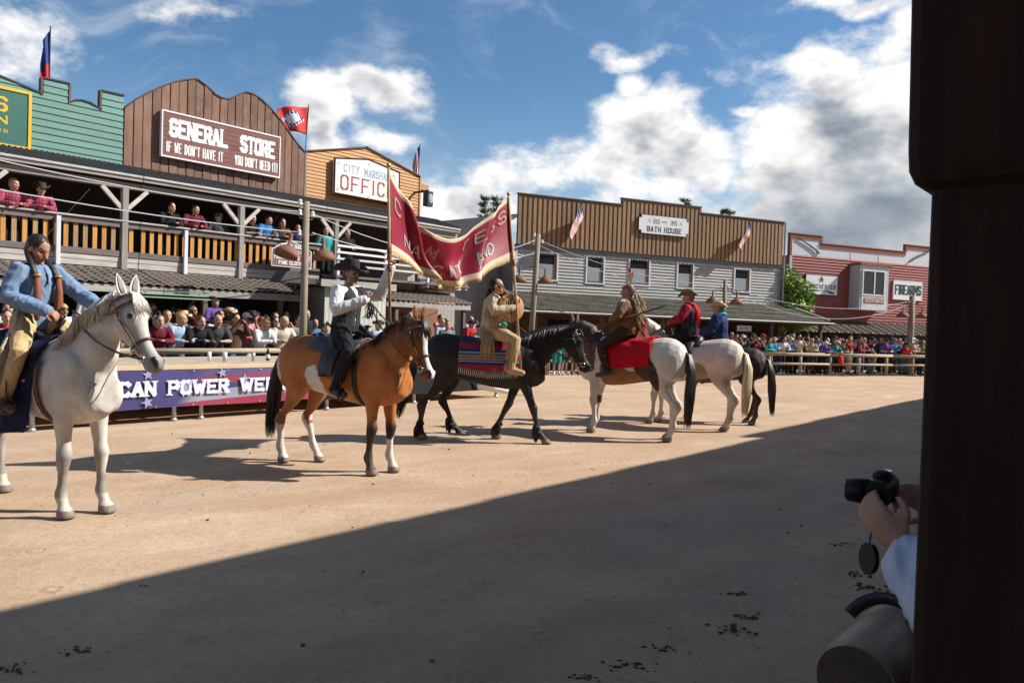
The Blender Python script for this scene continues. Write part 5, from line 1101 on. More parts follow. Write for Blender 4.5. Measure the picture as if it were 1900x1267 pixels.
def cowboy_hat(H, m, band, par, brim=.19, crown=.125, curl=.05, tilt=0):
    F, S, U, c = H['F'], H['S'], H['U'], H['hc']; M = Matrix((F, S, U)).transposed() @ Matrix.Rotation(tilt, 3, 'Y'); o = c + U * .055 * H['hs']
    prof = [(.0, crown * .80, 0), (.035, crown * .84, 0), (.068, crown * .98, 0), (.085, crown * .86, 0), (.094, .03, 0), (.097, .004, 0), (brim * .75, .0, .5), (brim, .004, 1), (brim, -.006, 1), (brim * .72, -.012, .5), (.088, -.012, 0)]
    R4 = []
    for r, z, w_ in prof:
        row = []
        for j in range(24):
            a = 2 * math.pi * j / 24; x, y = r * 1.12 * math.cos(a), r * .98 * math.sin(a); zz = z + w_ * curl * (math.sin(a) ** 2) * 1.2 - w_ * curl * .55 * (math.cos(a) ** 2) - (.03 if r < .05 and z > .05 and abs(math.sin(a)) < .5 else 0)
            row.append(o + M @ (Vector((x, y, zz)) * H['hs']))
        R4.append(row)
    ob = MB().loft(R4, 0, cap=False).obj('hat', m, par, True)
    MB().loft([[o + M @ (Vector((r * 1.12 * math.cos(a), r * .98 * math.sin(a), z)) * H['hs']) for a in [2 * math.pi * j / 24 for j in range(24)]] for r, z in ((.099, .006), (.0965, .028))], 0, cap=False).obj('hat_band', band, ob, True)
    return ob
def cap_mesh(H):
    F, S, U, c, M, k = H['F'], H['S'], H['U'], H['hc'], H['Mh'], H['hs']; mb = MB(); mb.ell(c - F * .006 * k + U * .045 * k, (.106 * k, .088 * k, .085 * k), 14, 10, M=M); R5 = []
    for t in (0, .5, 1.): R5.append([c + F * (.085 + .075 * t * math.cos(a)) * k + S * (.075 * math.sin(a)) * k + U * (.05 - .012 * t) * k for a in [-1.4 + 2.8 * j / 8 for j in range(9)]])
    mb.loft(R5 + [[p - U * .008 for p in R5[2]], [p - U * .008 for p in R5[0]]], 0, False, False); return mb.mesh('cap', [], True)
def person_obj(label, pos, deg, group=None, z=0): return emp('person', (pos[0], pos[1], z), R_(deg), label, 'person', group)
def put(me, name, m, par):
    ob = link(name, me, par)
    if m is not None:
        if not me.materials: me.materials.append(None)
        ob.material_slots[0].link = 'OBJECT'; ob.material_slots[0].material = m
    return ob
def rider_J(k, x0=.18, lean=0, out=.0, **kw):
    hs = 1.49 * k + .075; x0 *= k
    J = dict(pel=(x0, 0, hs + .09), chest=(x0 + .03 + lean * .6, 0, hs + .46), neck=(x0 + .03 + lean, 0, hs + .58), head=(x0 + .06 + lean * 1.3, 0, hs + .735), hd=(1, 0, -.05),
             sh_l=(x0 + .03 + lean * .9, kw.pop('shw', .19), hs + .515), hip_l=(x0 + .02, .11, hs + .06), kn_l=(x0 + .34, .33 * k + out, hs - .20), an_l=(x0 + .18, .37 * k + out, hs - .63), toe_l=(x0 + .35, .40 * k + out, hs - .68), el_l=(x0 + .12, .28, hs + .24), wr_l=(x0 + .35, .12, hs + .22))
    J.update(kw); return mirror(J)
# ================================================================ horses
def T3(c, n): return np.tile(np.array(c, float), (n, 1))
def sm(x, a, b): t = np.clip((x - a) / (b - a), 0, 1); return t * t * (3 - 2 * t)
def blend(c, k, col_): return c * (1 - k[:, None]) + np.array(col_) * k[:, None]
def coat_white(v, h):
    c = T3((.56, .52, .465), len(v)); n = nz3(v, 5); c *= (1 + .10 * n)[:, None]
    c = blend(c, np.clip(n + .1, 0, .5) * (v[:, 2] > .7), (.36, .33, .30)); c = blend(c, sm(h['t'], .25, .75) * (np.abs(h['l']) < .12) * (h['d'] > -.3) * .35, (.28, .25, .235)); c = blend(c, sm(h['t'], .72, .98) * (np.abs(h['l']) < .12) * (h['d'] > -.3) * .75, (.16, .14, .135)); lg = sm(v[:, 2], .72, .45) * (v[:, 2] < .75)
    c = blend(c, lg * np.clip(.62 + 1.4 * n, 0, .9), (.20, .175, .155)); c = blend(c, (v[:, 2] < .17) * .7, (.62, .56, .48)); return c
def coat_bay(v, h):
    n = nz3(v, 4); n2 = nz3(v, 11, 3); c = T3((.42, .145, .036), len(v)); c *= (1 + .18 * n)[:, None]; x, y, z = v.T
    c = blend(c, sm(z, .98, .84) * (np.abs(x) < .55) * .5, (.46, .25, .11)); c = blend(c, sm(z, 1.3, 1.62) * .55, (.13, .05, .02)); c = blend(c, np.clip(n2, 0, 1) * .5, (.20, .075, .025)); c = blend(c, sm(z, .9, .6) * .35, (.18, .07, .03))
    fr = (x > 0) & (z < .62); blk = sm(z, .66, .50) * (z < .7)
    c = blend(c, blk * fr, (.025, .018, .015)); sock = fr & (y > 0) & (z < .42 + .03 * n2 * 3); c[sock] = (.62, .56, .50)
    hs_ = (x < -.2) & (z < .50 + .06 * n2 * 2); c = blend(c, sm(z, .66, .55) * (x < -.2) * (z < .7) * .5, (.10, .05, .03)); c[hs_] = (.60, .53, .46)
    p = ((x + .22) / .13) ** 2 + ((z - 1.0) / .20) ** 2 + .5 * n2 < 1; c[p & (y < 0)] = (.64, .60, .55)
    p = ((x + .78 + (z - 1.2) * .25) / .035) ** 2 + ((z - 1.16) / .17) ** 2 + .6 * n2 < 1; c[p & (y < .0)] = (.62, .55, .48)
    bl = (h['t'] > .06) & (h['d'] > .02) & (np.abs(h['l'] + .005) < .022 + .014 * sm(h['t'], .1, .3) + .02 * sm(h['t'], .75, .95)) & (h['t'] < 1.1); c[bl] = (.66, .62, .58)
    mz = (h['t'] > .86) & ~bl & (np.abs(h['l']) < .1) & (h['d'] > -.2); c[mz] *= .45
    dk = (h['t'] > .1) & (h['t'] < .9) & (np.abs(h['l']) < .12) & (h['d'] > -.2) & (h['d'] < .2) & ~bl; c[dk] *= .62
    return c
def coat_black(v, h): n = nz3(v, 5); c = T3((.0135, .0115, .0115), len(v)); c = blend(c, np.clip(n, 0, 1) * .5, (.028, .020, .017)); c[(v[:, 2] < .07)] = (.3, .26, .2); return c
def coat_pinto(v, h):
    n = nz3(v, 4, 5); x, y, z = v.T; c = T3((.62, .56, .49), len(v)); c *= (1 + .07 * n)[:, None]
    be = (z < 1.06 + .08 * n) & (x > -.42) & (x < .42) & (z > .7); c = blend(c, be * 1., (.24, .105, .045))
    pa = ((x + .36 + (z - 1.05) * -.35) / .17) ** 2 + ((z - 1.02) / .34) ** 2 + .5 * n < 1; c[pa & (y > 0)] = (.055, .026, .018)
    nk = (x > .52 + .08 * n) & (z > 1.02 + .1 * n); c[nk] = (.12, .055, .032); c[(x > .3) & (z < .58) & (z > .45) & (y < 0)] = (.05, .03, .02); c = blend(c, sm(z, .2, .1) * .5, (.38, .30, .24)); c[(h['t'] > .05) & (h['d'] > .05) & (np.abs(h['l']) < .04)] = (.6, .55, .5); return c
def coat_cream(v, h):
    n = nz3(v, 4, 9); x, y, z = v.T; c = T3((.62, .52, .44), len(v)); c *= (1 + .07 * n)[:, None]
    c = blend(c, sm(z, 1.05, .85) * (z > .75) * .6, (.46, .31, .22)); pa = ((x + .18) / .17) ** 2 + ((z - .98) / .16) ** 2 + .6 * n < 1; c[pa] = (.33, .20, .13); c = blend(c, sm(z, .6, .2) * .45, (.40, .29, .21)); return c
def coat_dark(v, h): n = nz3(v, 5, 2); return blend(T3((.030, .017, .012), len(v)), np.clip(n, 0, 1) * .5, (.055, .028, .017))
N1 = lambda px, pz: [(.5 * .9 + px * .28, 1.2 * .62 + pz * .38 + .04, .255, .135), (.25 + px * .55, 1.2 * .34 + pz * .66 + .03, .20, .105), (.10 + px * .84, 1.2 * .12 + pz * .88 + .015, .155, .088), (px, pz, .125, .082)]
HW = horse('grey-white horse with dark muzzle ridden by the person in a blue shirt', (-4.32, 6.90), -25, 1.04, N1(1.04, 1.80), (.60, 0, -.80), coat_white, dict(fl=dict(dx=.06), fr=dict(dx=-.05), hr=dict(dx=.22), hl=dict(dx=-.1)), (.58, .53, .45), (.62, .52, .36), .0155, 3, .65, -1, .96, tail_len=1.0, mane_len=.22)
HB = horse('bay horse with white blaze and socks ridden by the man in a black hat', (-2.04, 9.14), -26.6, 1.035, N1(1.00, 1.70), (.40, 0, -.92), coat_bay, dict(fr=dict(dx=-.09), fl=dict(dx=.0), hr=dict(dx=-.12), hl=dict(dx=.19)), (.018, .014, .013), (.016, .013, .012), .0165, -4, .63, 1, .98, tail_len=1.08, mane_len=.2, tailswing=(-.12, -.05))
HK = horse('black draft horse walking in profile under a striped blanket', (-.43, 11.70), -2, 1.06, N1(1.26, 1.60), (.46, 0, -.89), coat_black, dict(fl=dict(dx=-.46), fr=dict(dx=.30), hr=dict(dx=-.24), hl=dict(dx=.30, lift=.05)), (.012, .011, .012), (.02, .016, .015), .0155, 0, .60, -1, 1.05, True, 1.05, .34, tailswing=(-.28, -.05))
HP = horse('brown and white pinto horse with a red blanket seen from behind', (2.03, 12.71), 145, 1.085, N1(1.02, 1.66), (.42, 0, -.9), coat_pinto, dict(fl=dict(dx=-.06), fr=dict(dx=.10), hl=dict(dx=-.08), hr=dict(dx=.06)), (.05, .03, .02), (.02, .017, .016), .0145, -6, .6, 1, 1.03, tail_len=1.12)
HC = horse('cream horse with a tan flank patch and blond tail', (3.39, 14.16), 146, 1.085, N1(.98, 1.78), (.45, 0, -.89), coat_cream, dict(fl=dict(dx=.03), hr=dict(dx=.04), hl=dict(dx=-.03)), (.55, .47, .36), (.60, .48, .31), .0145, 8, .58, 1, 1.05, tail_len=1.06)
HD = horse('dark brown horse half hidden beyond the cream horse', (4.23, 15.2), 151, .98, N1(.98, 1.66), (.42, 0, -.9), coat_dark, dict(fl=dict(dx=-.05), fr=dict(dx=.06), hl=dict(dx=-.07), hr=dict(dx=.12)), (.015, .012, .011), (.02, .015, .013), .017, 0, .58, 1, .98, tail_len=1.12, tailswing=(-.10, 0))
# a length of the pinto's tail is pale at the root: its own strands
# ================================================================ tack
def stripes_mat():
    m = bpy.data.materials.new('serape'); m.use_nodes = True; t = NT(m.node_tree); bs = m.node_tree.nodes['Principled BSDF']
    z = t.n('ShaderNodeSeparateXYZ', Vector=t.n('ShaderNodeTexCoord').outputs['Object']).outputs[2]
    cr = t.n('ShaderNodeValToRGB', Fac=t.mr(z, .85, 1.5, 0, 1)); cr.color_ramp.interpolation = 'CONSTANT'; e = cr.color_ramp.elements; e[0].color = (.30, .012, .02, 1); e[1].position = .06; e[1].color = (.015, .012, .02, 1)
    for p, c in ((.08, (.03, .03, .10)), (.11, (.34, .012, .02)), (.25, (.02, .02, .03)), (.27, (.30, .28, .25)), (.28, (.36, .012, .02)), (.40, (.03, .03, .12)), (.47, (.35, .32, .30)), (.49, (.08, .06, .07)), (.52, (.33, .28, .24)), (.55, (.12, .09, .08)), (.58, (.3, .26, .2)), (.61, (.10, .07, .07)), (.66, (.30, .30, .32)), (.69, (.03, .03, .10)), (.76, (.25, .02, .04)), (.88, (.04, .03, .08))):
        q = e.new(p); q.color = (*c, 1)
    t.set(bs.inputs['Base Color'], cr.outputs[0]); bs.inputs['Roughness'].default_value = .95; return m
navy = fabric('navy', (.012, .016, .05)); 
drape(HW, -.42, .36, 1.15, .02, navy, 'navy_blanket', 'dark navy blanket hanging low over the grey-white horse', 'blanket', .012, th=.01, extra=.60, swing=-.10)
drape(HB, -.34, .36, .95, .022, fabric('saddle_pad', (.10, .10, .105)), 'saddle_blanket', 'grey saddle pad with pale edging on the bay horse', 'saddle pad', .004, th=.018)
drape(HK, -.34, .52, 1.45, .02, stripes_mat(), 'striped_blanket', 'red blue and tan striped blanket on the black horse', 'blanket', .008, th=.012, extra=.16)
drape(HP, -.42, .38, 1.25, .038, fabric('scarlet', (.50, .008, .016)), 'red_blanket', 'plain bright red cloth over the pinto horse', 'blanket', .012, th=.01, extra=.20)
drape(HC, -.2, .30, .8, .02, fabric('black_pad', (.02, .02, .022)), 'saddle_blanket', 'black saddle pad on the cream horse', 'saddle pad', .004, th=.015)
drape(HD, -.3, .30, .8, .02, fabric('rust_pad', (.22, .05, .025)), 'saddle_blanket', 'rust red saddle pad on the dark brown horse', 'saddle pad', .004, th=.015)
fg_ = emp('blanket_fringe', (HK['pos'][0], HK['pos'][1], 0), R_(-2), 'pale knotted fringe along the hem of the striped blanket', 'fringe'); fg_.scale = (1.06,) * 3
fr_m = fabric('cream', (.50, .44, .34)); mb = MB()
z, w_, h_ = ts(.1)
for x in srange(-.33, .51, .028):
    z, w_, h_ = ts(x)
    for q in (-1, 1):
        a = math.pi / 2 - 1.45; y_ = (w_ + .03) * math.cos(a) + .03; zb = z + (h_ + .02) * math.sin(a) - .15; mb.tube([(x, q * y_, zb), (x + .006, q * (y_ + .008), zb - .045), (x - .004, q * y_, zb - .10)], [.006, .008, .003], 5)
tag(mb.obj('tassels', fr_m, fg_, True), kind='stuff')
saddle(HB, 'dark leather western saddle under the man in the black hat', leather_b, None, .05, (.31, .395, .86)); saddle(HC, 'black leather saddle under the rider in the red shirt', leather_b, None, .05, (.33, .40, .87)); saddle(HD, 'brown leather saddle under the rider in the blue jacket', leather, None, .05, (.33, .40, .87)); saddle(HW, 'brown saddle under the rider in the blue shirt', leather, None, -.02, (.22, .40, .88))
bridle(HW, 'brown leather bridle and reins on the grey-white horse', leather, (.52, -.05, 1.80)); bridle(HB, 'dark leather bridle with silver bit on the bay horse', leather, (.40, -.06, 2.04)); bridle(HK, 'black bridle on the black draft horse', leather_b, (.35, .1, 1.9)); bridle(HP, 'brown bridle on the pinto horse', leather, (.36, .1, 1.95)); bridle(HC, 'brown bridle on the cream horse', leather, (.40, .08, 1.99)); bridle(HD, 'brown bridle on the dark brown horse', leather, (.40, .08, 1.8))
br = MB().tube([(HW['M'] @ HW['hp'](.09, l, .135 - abs(l) * .6)) for l in (-.05, -.02, .02, .05)], [.012, .02, .02, .012], 8).obj('brow_ornament', mat('maroon_bead', (.14, .02, .03), .5)); tag(br, 'small maroon beaded ornament on the forehead of the grey-white horse', 'ornament')
# ================================================================ riders
def fringe(par, pts, dirs, L_, m, n=40, name='fringe', seed=1, r=.004):
    rr = random.Random(seed); mb = MB()
    for _ in range(n):
        f = rr.random() * (len(pts) - 1); i = int(f); p = Vector(pts[i]).lerp(Vector(pts[i + 1]), f - i); d = Vector(dirs) + Vector((rr.gauss(0, .12), rr.gauss(0, .12), 0)); l_ = L_ * rr.uniform(.6, 1.1)
        mb.tube([p, p + d * l_ * .5 + Vector((rr.gauss(0, .006), rr.gauss(0, .006), 0)), p + d * l_], [r * 1.6, r * 1.4, r * .5], 4, flat=.6)
    tag(mb.obj(name, m, par, True), kind='stuff')
def strandhair(par, paths, m, name='hair', n=30, r=.009, spread=.02, seed=2):
    rr = random.Random(seed); mb = MB()
    for P_ in paths:
        for _ in range(n):
            o = Vector((rr.gauss(0, spread), rr.gauss(0, spread), 0)); l_ = rr.uniform(.8, 1.05); pts = [Vector(p) + o * (.5 + .5 * i / len(P_)) for i, p in enumerate(P_)]; pts[-1] = pts[-2].lerp(pts[-1], l_); mb.tube(pts, [r] * (len(pts) - 1) + [r * .25], 5, flat=.6)
    tag(mb.obj(name, m, par, True), kind='stuff')
def dress(H, par, top, legm, shoe, o=.012, boots=True, sleeve_o=.0, wr=.007, leg_o=.014, sleeve=1.):
    put(H['body'], 'body', None, par); t_ = put(H['cloth'](('torso', 'arms'), o, wr=wr, sleeve_o=sleeve_o, sleeve=sleeve), 'shirt', top, par); put(H['cloth'](('hips', 'legs'), leg_o, wr=wr * .8), 'trousers', legm, par); [put(H['cloth'](('shoes', 'boots') if boots else ('shoes',), .006, wr=0, sides=q), 'boot' if boots else 'shoe', shoe, par) for q in 'lr']
    return t_
def vest(H, par, m, o=.024, cutz=0):
    me = H['cloth'](('torso',), o, wr=.003); J = H['J']; bm = bmesh.new(); bm.from_mesh(me); F2 = (J['sh_l'] - J['sh_r']).normalized().cross(Vector((0, 0, 1))); A2 = (J['sh_l'] - J['sh_r']).normalized(); dl = []
    for f_ in bm.faces:
        q = f_.calc_center_median() - J['chest']; fr__ = q.dot(F2); l_ = q.dot(A2)
        if (fr__ > .02 and abs(l_) < .010 + .28 * max(0, q.z + .06)) or q.z < -.40 + cutz: dl.append(f_)
    bmesh.ops.delete(bm, geom=dl, context='FACES'); bm.to_mesh(me); bm.free(); ob = put(me, 'vest', m, par); return ob
def at_horse(label, H, **kw): return person_obj(label, H['pos'], H['deg'])
# --- rider in blue
J = rider_J(1.04, -.08, .0, shw=.16, hd=(.86, .26, -.46), head=(-.02, -.02, 2.345), el_r=(-.06, -.26, 1.90), wr_r=(.28, -.13, 1.79), el_l=(.22, .27, 1.92), wr_l=(.54, .15, 1.87), pn_l=(0, -.5, -1), pn_r=(0, .6, -1)); J = mirror(J)
ri = at_horse('rider in loose blue shirt and fringed tan leggings with long wrapped braids', HW)
Hm = human(J, .0095, .90, 1.0, True, (1.2, 1.2), skin=(.40, .20, .125)); blue_s = fabric('pale_blue', (.17, .25, .37)); tan = mat('buckskin', (.46, .32, .16), .85, .18, 8, .2)
dress(Hm, ri, blue_s, tan, leather, .018, False, .009, .016, .014)
hair_dk = hairm('darkbrown', (.022, .013, .009)); put(Hm['hair'](.010), 'hair', hair_dk, ri); hc, F, S, U = Hm['hc'], Hm['F'], Hm['S'], Hm['U']
wrap = mat('braid_wrap', (.22, .075, .03), .7, .3, 12, .3)
for q in (-1, 1):
    a = hc + S * q * .075 - F * .02 - U * .05; b = Vector((J['chest'].x + .155, q * .095, 2.06)); c_ = Vector((J['chest'].x + .15, q * .08, 1.78)); m_ = Vector((J['neck'].x + .075, q * .095, 2.17))
    MB().tube([a, m_, b], [.026, .028, .028], 8).obj('braid', hair_dk, ri, True); MB().tube([b + Vector((0, 0, .05)), b.lerp(c_, .35) + Vector((.01, q * .012, 0)), b.lerp(c_, .7) + Vector((.012, q * .016, 0)), c_ + Vector((0, q * .01, 0)), c_ + Vector((.01, q * .02, -.08))], [.022, .031, .036, .034, .018], 9).obj('braid_wrap', wrap, ri, True); MB().tube([b + Vector((0, 0, .055)), b + Vector((0, 0, .035))], .032, 10).obj('braid_tie', mat('gold_bead', (.5, .28, .06), .4), ri, True)
MB().tube([J['neck'] + Vector((.07, q * .05, .0)) for q in (-1, -.4, .4, 1)], .006, 5).obj('neck_cord', navy, ri); MB().tube([J['neck'] + Vector((.085, 0, -.02)), J['neck'] + Vector((.135, .01, -.10)), J['neck'] + Vector((.155, .0, -.18))], .007, 5).obj('lace', navy, ri)
MB().loft([[Vector((J['pel'].x + .0, 0, zz)) + Vector((.165 * math.cos(a), .205 * math.sin(a), 0)) for a in [2 * math.pi * i / 20 for i in range(20)]] for zz in (1.80, 1.86)], 0, False).obj('belt', leather_b, ri, True)
fringe(ri, [J['kn_r'] + Vector((-.1, -.07, .05)), J['kn_r'].lerp(J['an_r'], .5) + Vector((-.03, -.075, 0)), J['an_r'] + Vector((-.02, -.06, .05))], (-.25, -.15, -1), .26, tan, 90, seed=4); fringe(ri, [J['hip_r'] + Vector((.05, -.12, -.03)), J['kn_r'] + Vector((-.1, -.07, .05))], (-.25, -.2, -1), .20, fr_m, 50, seed=5)
# --- man in black hat
J = rider_J(1.035, .02, .0, hd=(.98, .16, -.06), el_r=(.10, -.30, 1.90), wr_r=(.38, -.10, 2.04), el_l=(.20, .43, 2.10), wr_l=(.42, .34, 2.46), pn_r=(0, .5, -1), pn_l=(.4, -1, 0), hd_l=(.1, -.15, 1)); J = mirror(J)
ri = at_horse('rider in black hat white shirt and charcoal vest holding the left banner pole', HB)
Hm = human(J, .0095, 1.0, 1.0, True, (1.5, 1.3), skin=(.47, .25, .165), beard=(.20, .13, .08)); white_s = fabric('white_cotton', (.66, .64, .64)); blackm = fabric('black_wool', (.016, .016, .018))
dress(Hm, ri, white_s, blackm, leather_b, .014, True, .012, .010, .016); vest(Hm, ri, fabric('charcoal', (.035, .038, .042)), .030); put(Hm['hair'](.006), 'hair', hairm('brown', (.09, .05, .03)), ri); cowboy_hat(Hm, mat('black_felt', (.012, .012, .013), .8, .15, 12, .1), leather_b, ri, .195, .13, .055)
MB().loft([[J['pel'] + Vector((.155 * math.cos(a), .195 * math.sin(a), zz)) for a in [2 * math.pi * i / 20 for i in range(20)]] for zz in (-.05, .02)], 0, False).obj('gun_belt', leather_b, ri, True); MB().tube([J['pel'] + Vector((-.02, -.20, -.02)), J['pel'] + Vector((-.0, -.235, -.14)), J['pel'] + Vector((.03, -.25, -.30))], [.035, .04, .025], 8, flat=.55).obj('holster', leather_b, ri, True); MB().tube([J['pel'] + Vector((-.04, -.21, .0)), J['pel'] + Vector((-.10, -.22, .05)), J['pel'] + Vector((-.10, -.22, -.0))], [.016, .018, .012], 8).obj('revolver_grip', wood('grip', (.2, .1, .05)), ri, True)
mb = MB()
for q in range(14):
    rr = random.Random(q); p = Vector((.40, -.05, 2.02)); mb.tube([p, p + Vector((rr.gauss(.03, .03), rr.gauss(0, .04), -.08)), p + Vector((rr.gauss(.02, .05), rr.gauss(0, .05), -.20))], [.008, .008, .006], 5, flat=.5)
tag(mb.obj('rein_ends', leather_b, ri, True), kind='stuff')
# --- drummer in buckskin
J = rider_J(1.06, .08, .02, hd=(.97, -.1, .02), el_r=(.14, -.32, 2.0), wr_r=(.44, -.20, 2.06), el_l=(.24, .28, 2.0), wr_l=(.50, .06, 2.1), kn_r=(.50, -.37, 1.57), an_r=(.44, -.40, 1.14), toe_r=(.62, -.42, 1.09)); J = mirror(J)
ri = at_horse('rider in fringed tan buckskins with black hair holding a round hide drum', HK)
def warpaint(c, f, s_, u): c[(f > .03) & (u > -.03) & (u < .012) & (np.abs(s_) < .07)] = (.05, .04, .04); c[(f > .04) & (u < -.03) & (u > -.09)] *= (1.15, 1.1, 1.05)
Hm = human(J, .012, 1.06, 1.0, True, (1.2, 1.2), skin=(.45, .24, .155), paint=warpaint); shirt_b = mat('buckskin_pale', (.50, .39, .26), .85, .18, 8, .2); dress(Hm, ri, shirt_b, tan, tan, .022, False, .012, .012, .02)
put(Hm['hair'](.004, .02), 'hair', hairm('black', (.012, .010, .010)), ri); hc, F, S, U = Hm['hc'], Hm['F'], Hm['S'], Hm['U']; strandhair(ri, [[hc - F * .08, hc - F * .12 - U * .12, hc - F * .14 - U * .26, hc - F * .17 - U * .36]], hairm('black', ()), 'ponytail', 40, .009, .024)
fringe(ri, [J['pel'] + Vector((.14, -.16, .02)), J['pel'] + Vector((0, -.21, .02)), J['pel'] + Vector((-.16, -.12, .02))], (0, -.1, -1), .24, shirt_b, 90, seed=6); fringe(ri, [J['sh_r'] + Vector((-.05, -.03, 0)), J['el_r'] + Vector((-.05, -.02, 0)), J['wr_r'] + Vector((-.1, -.03, -.02))], (-.3, -.1, -1), .26, shirt_b, 90, seed=7); fringe(ri, [J['kn_r'] + Vector((-.06, -.05, 0)), J['an_r'] + Vector((-.05, -.04, .05))], (-.35, -.1, -.8), .14, tan, 60, seed=8); fringe(ri, [J['hip_r'] + Vector((-.12, -.14, .0)), J['hip_r'] + Vector((.05, -.18, -.06))], (-.05, -.15, -1), .42, tan, 60, seed=9)
mb = MB()
for (f0, cc) in ((.25, 0), (.40, 1), (.55, 0), (.7, 1)): mb.tube([J['kn_r'].lerp(J['an_r'], f0) + Vector((.075, .0, 0)), J['kn_r'].lerp(J['an_r'], f0 + .12) + Vector((.075, .0, 0))], .022, 6, cc)
mb.obj('beadwork', [mat('bead_red', (.35, .03, .03), .5), mat('bead_teal', (.05, .30, .30), .5)], ri)
dr = person_obj('x', HK['pos'], -2); dr.name = 'hide_drum'; tag(dr, 'round tan hide drum held against the chest of the buckskin rider', 'drum')
hide = mat('hide', (.50, .27, .085), .6, .35, 6, .15, 0, (1, 1, 1), 0, .5, (.28, .12, .04)); dc = Vector((.40, -.20, 2.06)); dn = Vector((.45, -.88, .12)).normalized(); d1 = dn.cross(Vector((0, 0, 1))).normalized(); d2 = d1.cross(dn)
circ = lambda r, o: [dc + dn * o + d1 * (r * math.cos(a)) + d2 * (r * math.sin(a)) for a in [2 * math.pi * i / 28 for i in range(28)]]
MB().loft([circ(.205, -.06), circ(.215, -.04), circ(.215, .02), circ(.20, .035), circ(.1, .038), circ(.01, .038)]).obj('drum_shell', hide, dr, True)
fe = mat('feather_dark', (.05, .04, .035), .8, .3, 9)
for k_, (x, L_) in enumerate(((-.06, .22), (.0, .27), (.05, .2))): MB().tube([dc + dn * .05 + d1 * x + d2 * .14, dc + dn * .055 + d1 * (x + .01) + d2 * (.14 - L_ * .6), dc + dn * .05 + d1 * (x + .02) + d2 * (.14 - L_)], [.008, .022, .004], 6, flat=.3).obj('feather', fe, dr, True)
fringe(dr, circ(.21, .03)[4:12], (0, -.2, -1), .08, hide, 40, 'hide_fringe', 3)
# --- rider with feather headdress
J = rider_J(1.085, .06, .0, hd=(.92, .38, .0), el_l=(.12, .33, 2.02), wr_l=(.33, .16, 1.93), el_r=(.12, -.3, 2.04), wr_r=(.38, -.1, 1.95)); J = mirror(J)
ri = at_horse('rider in brown beaded shirt with a trailing feather headdress and a rifle across the lap', HP)
Hm = human(J, .0125, 1.03, 1.0, True, skin=(.40, .20, .125)); lb_ = mat('brown_hide', (.17, .085, .04), .85, .3, 7, .2, 0, (1, 1, 1), 0, .5, (.30, .17, .07)); dress(Hm, ri, lb_, fabric('dark_brown', (.05, .033, .022)), leather, .022, False, .01, .01, .018)
put(Hm['hair'](.004), 'hair', hairm('grey', (.16, .145, .135)), ri); hc, F, S, U = Hm['hc'], Hm['F'], Hm['S'], Hm['U']; fmats = [mat('feather_cream', (.66, .55, .36), .8, .25, 9, .1), mat('feather_brown', (.24, .10, .05), .8, .25, 9, .1), mat('feather_red', (.42, .03, .03), .8, .2, 9, .1)]
rr = random.Random(12)
def featherm(p, d, L_, w_, mi, nm='feather'):
    d = Vector(d).normalized(); s_ = d.cross(Vector((.3, .9, .1))).normalized(); mb = MB(); mb.loft([[p + d * (L_ * t) + s_ * (w_ * q * x) + d.cross(s_) * (.004 * (1 if x == 0 else 0)) for x in (-1, 0, 1)] for t, q in ((0, .15), (.15, .6), (.4, 1), (.75, .9), (.92, .55), (1, .05))], 0, False, False); ob = mb.obj(nm, fmats[mi], ri, True); ob.modifiers.new('t', 'SOLIDIFY').thickness = .004
for i in range(80):
    t = rr.random(); base = hc - F * (.09 + .09 * t) + U * (.10 - .62 * t) + S * rr.gauss(0, .03 + .09 * t); featherm(base, -F * rr.uniform(.25, .6) - U * rr.uniform(.7, 1.1) + S * rr.gauss(0, .25), rr.uniform(.24, .42), .027, 0 if rr.random() < .5 else (1 if rr.random() < .6 else 2))
for i in range(9): featherm(hc - F * .02 + U * (.10 + .01 * i % 3), U + F * (-.5 + .12 * i) * .5 + S * rr.gauss(0, .15), rr.uniform(.14, .26), .026, 0 if i % 3 else 2)
featherm(hc + U * .1 - F * .04, U + F * .06, .42, .016, 1, 'eagle_feather'); MB().loft([[hc + F * (.10 * math.cos(a)) + S * (.083 * math.sin(a)) + U * z_ for a in [2 * math.pi * i / 20 for i in range(20)]] for z_ in (.05, .085)], 0, False).obj('headband', fmats[2], ri, True)
for i, x in enumerate((-.03, .0, .03)): MB().tube([J['sh_l'] + Vector((x - .02, .05, .075)), J['sh_l'] + Vector((x - .02, .10, .03)), J['sh_l'].lerp(J['el_l'], .3) + Vector((x, .075, .02))], .011, 6, flat=.5).obj('bead_strip', mat('bead_lilac', (.50, .46, .58), .5), ri, True)
rf = person_obj('x', HP['pos'], 145); rf.name = 'rifle'; tag(rf, 'long rifle with wooden stock lying across the lap of the feathered rider', 'rifle')
a = Vector((.52, .30, 1.80)); b = Vector((-.62, .10, 2.20)); dv = (b - a).normalized()
MB().tube([a + dv * .38, b], [.014, .011], 8).obj('barrel', mat('gun_metal', (.05, .05, .055), .35, .1, 5, 0, .8), rf, True); MB().tube([a, a + dv * .16, a + dv * .28, a + dv * .42, a + dv * .75], [(.055, .02), (.045, .018), (.025, .016), (.028, .018), (.018, .015)], 8).obj('stock', wood('gun_stock', (.12, .055, .025)), rf, True)
